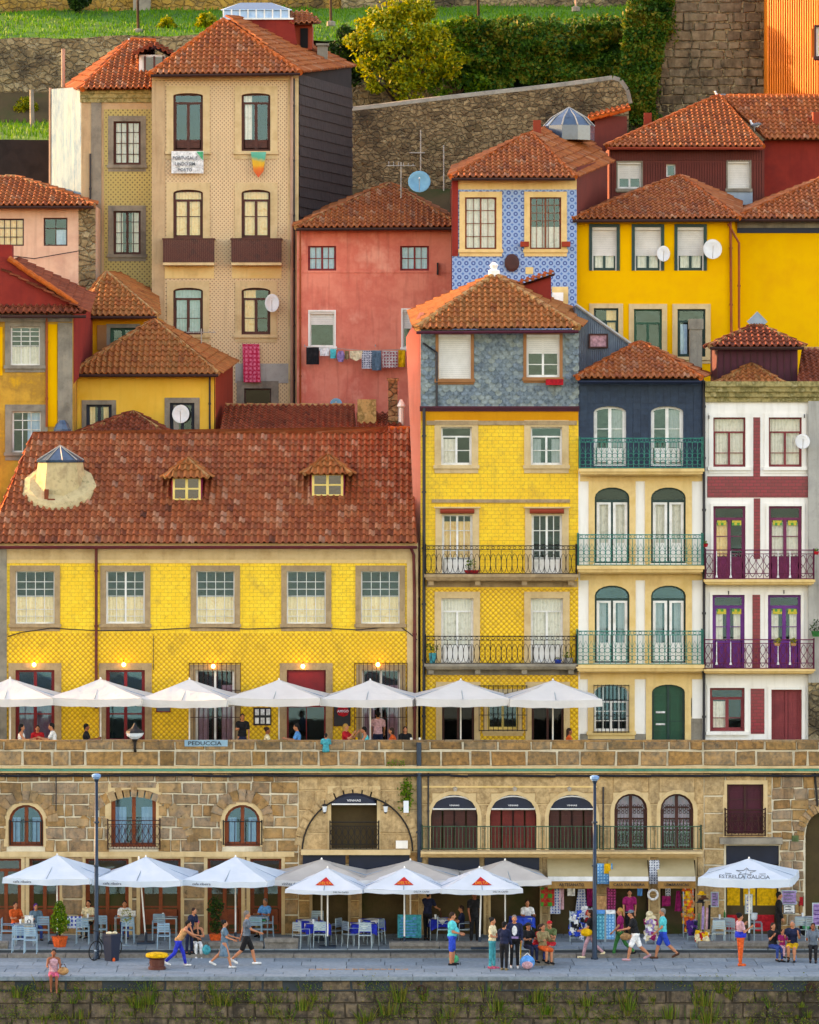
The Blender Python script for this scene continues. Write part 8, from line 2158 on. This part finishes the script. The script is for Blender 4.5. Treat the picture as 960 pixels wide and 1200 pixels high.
upp('woman in orange seated alone under the rightmost terrace parasol',667,face=0,pose='sit',seat=.42,top='orange',bottom='black',hairstyle='long',hair='hair_brown',h=1.66,skin='skin_tan')
# terrace tables with yellow cloths
def utable(px,w,mat,lab,y=11.9):
    x=PX(px,y); root=thing('terrace_table',lab,'table',(x,y,ZS)); m=MB(); m.box(x-w/2,x+w/2,y-.35,y+.35,ZS+.72,ZS+.75); m.build('tabletop',M['alu'],root)
    for sx in(-1,1):
        for sy in(-1,1): m=MB(); m.tube([(x+sx*(w/2-.05),y+sy*.3,ZS),(x+sx*(w/2-.05),y+sy*.3,ZS+.72)],.02,5); m.build('leg',M['alu'],root)
    m=MB(); m.box(x-w/2-.02,x+w/2+.02,y-.37,y+.37,ZS+.752,ZS+.775); m.box(x-w/2-.02,x+w/2+.02,y-.385,y-.371,ZS+.6,ZS+.775); o=m.build('tablecloth',M[mat],None,(x,y,ZS+.75)); tag(o,lab.replace('covered table','tablecloth',1),'tablecloth')
utable(596,1.35,'yellow','yellow covered table in front of the middle grilled window of the narrow house',11.2)
utable(772,1.35,'yellow','yellow covered table in front of the green door',11.2)
utable(691,.8,'cream','cream covered table beside the woman in orange',11.4)
utable(44,.8,'cream','cream covered table between the two diners at the far left',12.2)
utable(252,.8,'yellow','yellow covered table behind the pale blue sign',12.0)
utable(417,.7,'cream','cream covered table between the fair haired woman and the man in the vest',12.1)
utable(488,.7,'cream','cream covered table at the right end of the left group',12.1)
for (px,l) in ((482,'tall glass on the table at the right end of the left group'),(492,'second glass on the table at the right end of the left group'),(418,'small yellow drink between the fair haired woman and the man in the vest')):
    m=MB(); x=PX(px,12.1); m.lathe(x,12.1,[(.035,ZS+.776),(.045,ZS+.95)],8); solo('drinking_glass',m,M['white'] if px!=418 else M['yellow'],l,'glass')
# ---------------- souvenir shop goods ----------------
ys=YA-.55
def hgood(label,a,b,c,d,mat,y=ys,name='hanging_towel',cat='towel',shape=None): return hang(name,label,cat,a,b,c,d,y,mat,shape)
hgood('red, green and gold print towel hanging at the left shop corner',634,1040,650,1062,'rgy' if 'rgy' in M else 'red',ys-.1)
hgood('pale blue printed towel hanging low at the left shop corner',645,1042,657,1071,'souvenir_mix')
hgood('pink edged scarf hanging beside the pale blue printed towel',655,1040,661,1066,'rose',name='hanging_scarf',cat='scarf')
hgood('pale blue patterned dress hanging in the left shop opening',675,1042,688,1068,'souvenir_mix',ys+.6,name='hanging_dress',cat='dress',shape=lambda u,v:(.5+(u-.5)*(.6+.5*v),v))
hgood('white blouse hanging high in the left shop opening',665,1040,674,1050,'white',ys+.5,name='hanging_blouse',cat='blouse')
hgood('dark red cloth hanging inside the left shop opening',688,1040,695,1062,'magenta',ys+.6,name='hanging_cloth',cat='cloth')
hgood('blue and white printed shawl on the pier between the first two awnings',700,1012,718,1036,'souvenir_blue',name='hanging_shawl',cat='shawl')
hgood('small yellow printed bag on the pier between the first two awnings',708,1012,716,1024,'yellow',ys-.08,name='hanging_bag',cat='bag')
hgood('cork coloured tote bag hanging between the lamp post and the crimson top',699,1050,711,1070,'tan',ys-.1,name='tote_bag',cat='bag')
m=MB(); 
hgood('purple and pink printed cloth hanging right of the tote bag',711,1040,722,1073,'souvenir_magenta')
hgood('grey and white scarves hanging on the pier between the last two awnings',761,1008,773,1036,'stripe_bw',name='hanging_scarf',cat='scarf')
hgood('light blue striped towel hanging in the last shop opening',780,1040,786,1050,'stripe_bw',ys+.2)
hgood('blue and white football scarf hanging in the middle shop opening',747,1040,753,1050,'sky',ys+.2,name='hanging_scarf',cat='scarf')
hgood('dark red bag hanging in the last shop opening',776,1050,786,1062,'magenta',ys+.3,name='hanging_bag',cat='bag')
hgood('crimson figure printed apron on the door of the last shop',791,1044,799,1068,'magenta',ys+.1,name='hanging_apron',cat='apron',shape=lambda u,v:(.5+(u-.5)*(.5+.6*v),v))
m=MB(); c=V3(765.5,1048.5,ys-.2); m.ring3(tuple(c),.17,.045,16,6); solo('ring_wreath',m,M['white'],'white ring hanging on a cord between the last two shops','ring'); 
def towel_rack(px0,px1,lab,mat):
    y=at(px0,1104,ZT)[1]; x0,x1=PX(px0,y),PX(px1,y); root=thing('towel_rack',lab,'towel rack',((x0+x1)/2,y,ZT)); m=MB(); m.box(x0+.02,x1-.02,y-.04,y+.04,ZT+.1,ZT+1.0); m.build('towel_stack',M[mat],root)
    m=MB(); m.box(x0,x1,y-.12,y+.12,ZT+1.0,ZT+1.12); m.build('folded_towels',M['sky' if mat=='souvenir_teal' else 'white'],root)
    m=MB(); m.tube([(x0,y,ZT),(x0,y,ZT+1.1)],.02,5); m.tube([(x1,y,ZT),(x1,y,ZT+1.1)],.02,5); m.build('rack_frame',M['alu'],root)
towel_rack(699,709,'teal patterned towels displayed right of the lamp post','souvenir_teal'); towel_rack(710,721,'bright blue patterned towels displayed left of the woman in crimson','souvenir_blue')
def stand(px0,px1,pyt,pyb,lab,mats,y=None,name='souvenir_stand',cat='display stand',n=60,s=.09):
    y=at((px0+px1)/2,pyb,ZT)[1]; x0,x1=PX(px0,y),PX(px1,y); zt=PZ(pyt,y); root=thing(name,lab,cat,((x0+x1)/2,y,ZT))
    m=MB(); 
    for x in(x0,x1):
        for yy in(y-.15,y+.2): m.tube([(x,yy,ZT),(x,yy,zt)],.015,5)
    k=4
    for i in range(k): m.box(x0,x1,y-.16,y+.2,ZT+.15+(zt-ZT-.2)*i/(k-1),ZT+.17+(zt-ZT-.2)*i/(k-1))
    m.build('rack_frame',M['alu'],root)
    per=[MB() for _ in mats]
    for i in range(n):
        q=random.choice(per); x=random.uniform(x0,x1); z=random.uniform(ZT+.2,zt); q.obox((x,y-.14+random.uniform(-.04,.06),z),s*random.uniform(.5,1),s*.4,s*random.uniform(.5,1.1),random.uniform(-.3,.3),0,random.uniform(-.5,.5))
    for q,mt in zip(per,mats):
        if q.v: q.build('goods',M[mt],root)
    return root
stand(668,684,1068,1104,'rack of white and blue patterned souvenirs left of the lamp post',('white','souvenir_mix','blue','black'))
stand(682,694,1064,1100,'narrow rack of small white and red souvenirs behind the woman with the yellow bag',('white','red','sky'),n=40)
stand(757,768,1078,1106,'rack of white printed bags between the man in white shorts and the man in turquoise',('white','lilac','magenta','cream'))
stand(801,812,1040,1098,'tall rack of orange ceramic tiles in the last shop doorway',('orange','tan','yellow'),n=110,s=.08)
stand(816,829,1092,1110,'low crate rack of yellow and red toys at the right shop end',('yellow','red','cream'),n=50)
stand(806,817,1080,1102,'rack of violet and blue cloths beside the tile rack',('purple','lilac','navy'),n=50)
x,y,_=at(824,1107,ZT); root=thing('hat_stand','dark stand of hats and long scarves at the right shop end','hat stand',(x,y,ZT))
m=MB(); m.tube([(x,y,ZT),(x,y,ZT+1.85)],.03,6); m.build('pole',M['black'],root)
for (dx,z_,mt,r_) in ((-.05,1.78,'yellow',.17),(.02,1.62,'brown',.18),(-.1,1.5,'black',.16)): m=MB(); m.lathe(x+dx,y-.1,[(r_,ZT+z_-.02),(r_,ZT+z_),(r_*.55,ZT+z_+.02),(r_*.5,ZT+z_+.1)],12); m.build('hat',M[mt],root)
for (dx,mt,zt_) in ((-.16,'olive',1.1),(.12,'rose',1.3),(-.02,'lilac',1.35),(.2,'black',1.4)): m=MB(); m.tube([(x+dx,y-.12,ZT+.55),(x+dx+.02,y-.14,ZT+zt_)],.05,6); m.build('scarf',M[mt],root)
def stuffed(px,py,lab,mat):
    x,y,_=at(px,py,ZT); return x,y
m=MB(); c=V3(763,1077,8.2); m.ell(tuple(c),.2,.15,.16); m.ell((c.x-.05,c.y-.02,c.z+.17),.13,.12,.12); m.ell((c.x-.06,c.y-.13,c.z+.15),.05,.05,.04); solo('soft_toy',m,M['cream'],'cream soft toy heap on the rack between the two walking men','soft toy',smooth=True)
# right cafe boards
yb=YA
board(833,1045,842.5,1063,yb,.05,'lilac','alu','poster','pale grey printed poster on the stone pier left of the yellow shop window','poster',5,inkm='ink_soft')
board(916,1043,934,1060,yb,.05,'lilac','alu','poster','upper pale grey poster right of the man in the dark jacket','poster',4,inkm='ink_soft')
board(918,1060,932,1071,yb,.06,'white','ink_soft','poster','lower white and black poster right of the man in the dark jacket','poster',3,inkm='ink')
board(936,1050,942,1062,yb,.05,'red','wood_dark','poster','small rusty red poster beside the side arch','poster')
o=board(873,1048,882,1071,8.8,.05,'white','alu','menu_board','white upright menu strip hanging under the star parasol','menu board',5,inkm='blue')
o=board(952,1058,968,1085,6.8,.05,'lilac','alu','menu_board','grey menu easel at the right picture edge','menu board',5,inkm='purple')
m=MB(); x,y,_=at(884,1104,ZT); m.lathe(x,y,[(.03,ZT+.76),(.1,ZT+.8),(.12,ZT+1.02)],8); 
o=thing('ice_bucket_stand','pale blue standing bucket behind the woman in orange trousers','bucket',(x,y,ZT)); m.build('bucket',M['canvas_blue'],o); m=MB(); m.tube([(x,y,ZT),(x,y,ZT+.78)],.03,6); m.build('stem',M['alu'],o)
# pots on balconies
def pot(label,px,py,y,r_,hh,mat,leafm='leaf_mid',n=60,lr=.16,flowers=None,frnd=.1):
    c=V3(px,py,y); root=thing('flower_pot',label,'flower pot',c); m=MB(); m.lathe(c.x,c.y,[(r_*.7,c.z),(r_,c.z+hh),(r_*.85,c.z+hh)],10); m.build('pot',M[mat],root); m=MB(); leafball(m,(c.x,c.y,c.z+hh+lr*.6),lr,lr*.8,lr,n,.09,.1); m.build('leaves',M[leafm],root)
pot('red flower trough with green plants behind the upper iron balcony',553,673,15.6,.3,.15,'red',n=80,lr=.25)
pot('teal cloth covered pot at the left end of the lower iron balcony',507,778,15.5,.14,.4,'teal',n=60,lr=.25)
pot('bright blue pot on the lower iron balcony by the right door',654,778,15.45,.14,.16,'blue',n=0+10,lr=.08)
pot('pale pot at the right end of the lower iron balcony',666,778,15.5,.2,.22,'plaster_grey',n=60,lr=.22)
pot('red flower pot clipped to the left end of the upper purple railing',827,641,15.4,.1,.12,'red',n=20,lr=.08)
pot('red flower pot clipped to the right end of the upper purple railing',957,650,15.4,.1,.12,'red',n=20,lr=.08)
pot('yellow flower basket on the lower purple railing, left of its pair',911,757,15.3,.12,.1,'tan','leaf_gold',n=60,lr=.13)
pot('yellow flower basket on the lower purple railing, right of its pair',930,757,15.3,.12,.1,'tan','leaf_gold',n=60,lr=.13)
pot('green plant pot on a stone at the right edge beside the purple railing',957,746,15.5,.2,.2,'green','leaf_dark',n=120,lr=.28)
# crockery and glasses on the cafe tables
for i,(a,b,l) in enumerate(((29,1108,'napkin box table'),(108,1101,'table behind the left lamp post'),(146,1099,'table behind the bin'),(196,1100,'table behind the bending woman'),(372,1108,'front left blue clothed table'),(426,1108,'right blue clothed table'),(848,1102,'table left of the star parasol pole'),(945,1100,'right edge table'),(515,1102,'cloth behind the man in turquoise'))):
    x,y,_=at(a,b,ZT); zt=ZT+.775
    m=MB(); x1=x-.14; m.lathe(x1,y-.12,[(.03,zt),(.04,zt+.14),(.035,zt+.15)],8); solo('drinking_glass',m,M['lamp_glass'],'clear glass on the '+l,'glass')
    m=MB(); m.lathe(x+.12,y-.1,[(.05,zt),(.13,zt+.02)],12); solo('plate',m,M['white'],'white plate on the '+l,'plate')
    if i%2==0: m=MB(); m.lathe(x+.05,y+.12,[(.035,zt),(.035,zt+.18),(.012,zt+.23),(.012,zt+.28)],8); solo('wine_bottle',m,M['green' if i%4 else 'brown'],('green' if i%4 else 'brown')+' bottle on the '+l,'bottle')
pp('person in a rust top seated behind the table with the napkin box',18,1101,z=ZT,face=-60,pose='sit',top='orange',bottom='denim',hair='hair_brown',h=1.68)
pp('person in a pale top seated behind the left lamp post',104,1098,z=ZT,face=-110,pose='sit',top='cream',bottom='black',hair='hair_black',hairstyle='long',h=1.64)
pp('grey haired person in blue seated behind the green menus',311,1097,z=ZT,face=-120,pose='sit',top='sky',bottom='khaki',hair='hair_grey',h=1.68)
pp('person in white seated at the table behind the emblem jacket man',618,1098,z=ZT,face=-80,pose='sit',top='white',bottom='black',hair='hair_brown',h=1.66)
pp('shopkeeper in dark red standing in the middle shop opening',738,1098,z=ZT,face=-90,pose='stand',top='magenta',bottom='black',hair='hair_black',h=1.66)
# =============== camera, light ===============
cam=bpy.data.cameras.new('camera'); co=bpy.data.objects.new('camera',cam); COL.objects.link(co); sc.camera=co
co.location=(0,-D0,ZC); co.rotation_euler=(PI/2,0,0)
cam.sensor_fit='HORIZONTAL'; cam.sensor_width=36; cam.lens=FOC/960*36; cam.shift_x=0; cam.shift_y=-(600-HY)/960
cam.clip_start=1; cam.clip_end=3000
w=bpy.data.worlds.new('World'); sc.world=w; w.use_nodes=True; nt=w.node_tree; nt.nodes.clear()
EL=SUN_EL; AZ=SUN_AZ   # azimuth measured from +Y toward +X
sky=nt.nodes.new('ShaderNodeTexSky'); sky.sky_type='NISHITA'; sky.sun_disc=False; sky.sun_elevation=R(EL); sky.sun_rotation=R(AZ); sky.air_density=SKY[1]; sky.dust_density=SKY[2]; sky.ozone_density=SKY[3]
bg=nt.nodes.new('ShaderNodeBackground'); bg.inputs[1].default_value=SKY[0]; out=nt.nodes.new('ShaderNodeOutputWorld')
nt.links.new(sky.outputs[0],bg.inputs[0]); nt.links.new(bg.outputs[0],out.inputs[0])
L=bpy.data.lights.new('sun','SUN'); L.energy=SUN_E; L.angle=R(.6); L.color=SUN_C
lo=bpy.data.objects.new('sun',L); COL.objects.link(lo)
d=Vector((math.sin(R(AZ))*math.cos(R(EL)),math.cos(R(AZ))*math.cos(R(EL)),math.sin(R(EL))))
lo.rotation_euler=d.to_track_quat('Z','Y').to_euler(); lo.location=(-60,0,60)
vs=sc.view_settings; sc.display_settings.display_device='sRGB'; vs.view_transform='Standard'; vs.look='None'; vs.exposure=EXPO; vs.gamma=1; vs.use_curve_mapping=False
try: vs.use_white_balance=True; vs.white_balance_temperature=WB[0]; vs.white_balance_tint=WB[1]
except Exception as e: print('no wb',e)
sc.cycles.max_bounces=6; sc.cycles.transparent_max_bounces=12; sc.cycles.use_denoising=True; sc.cycles.caustics_reflective=False; sc.cycles.caustics_refractive=False
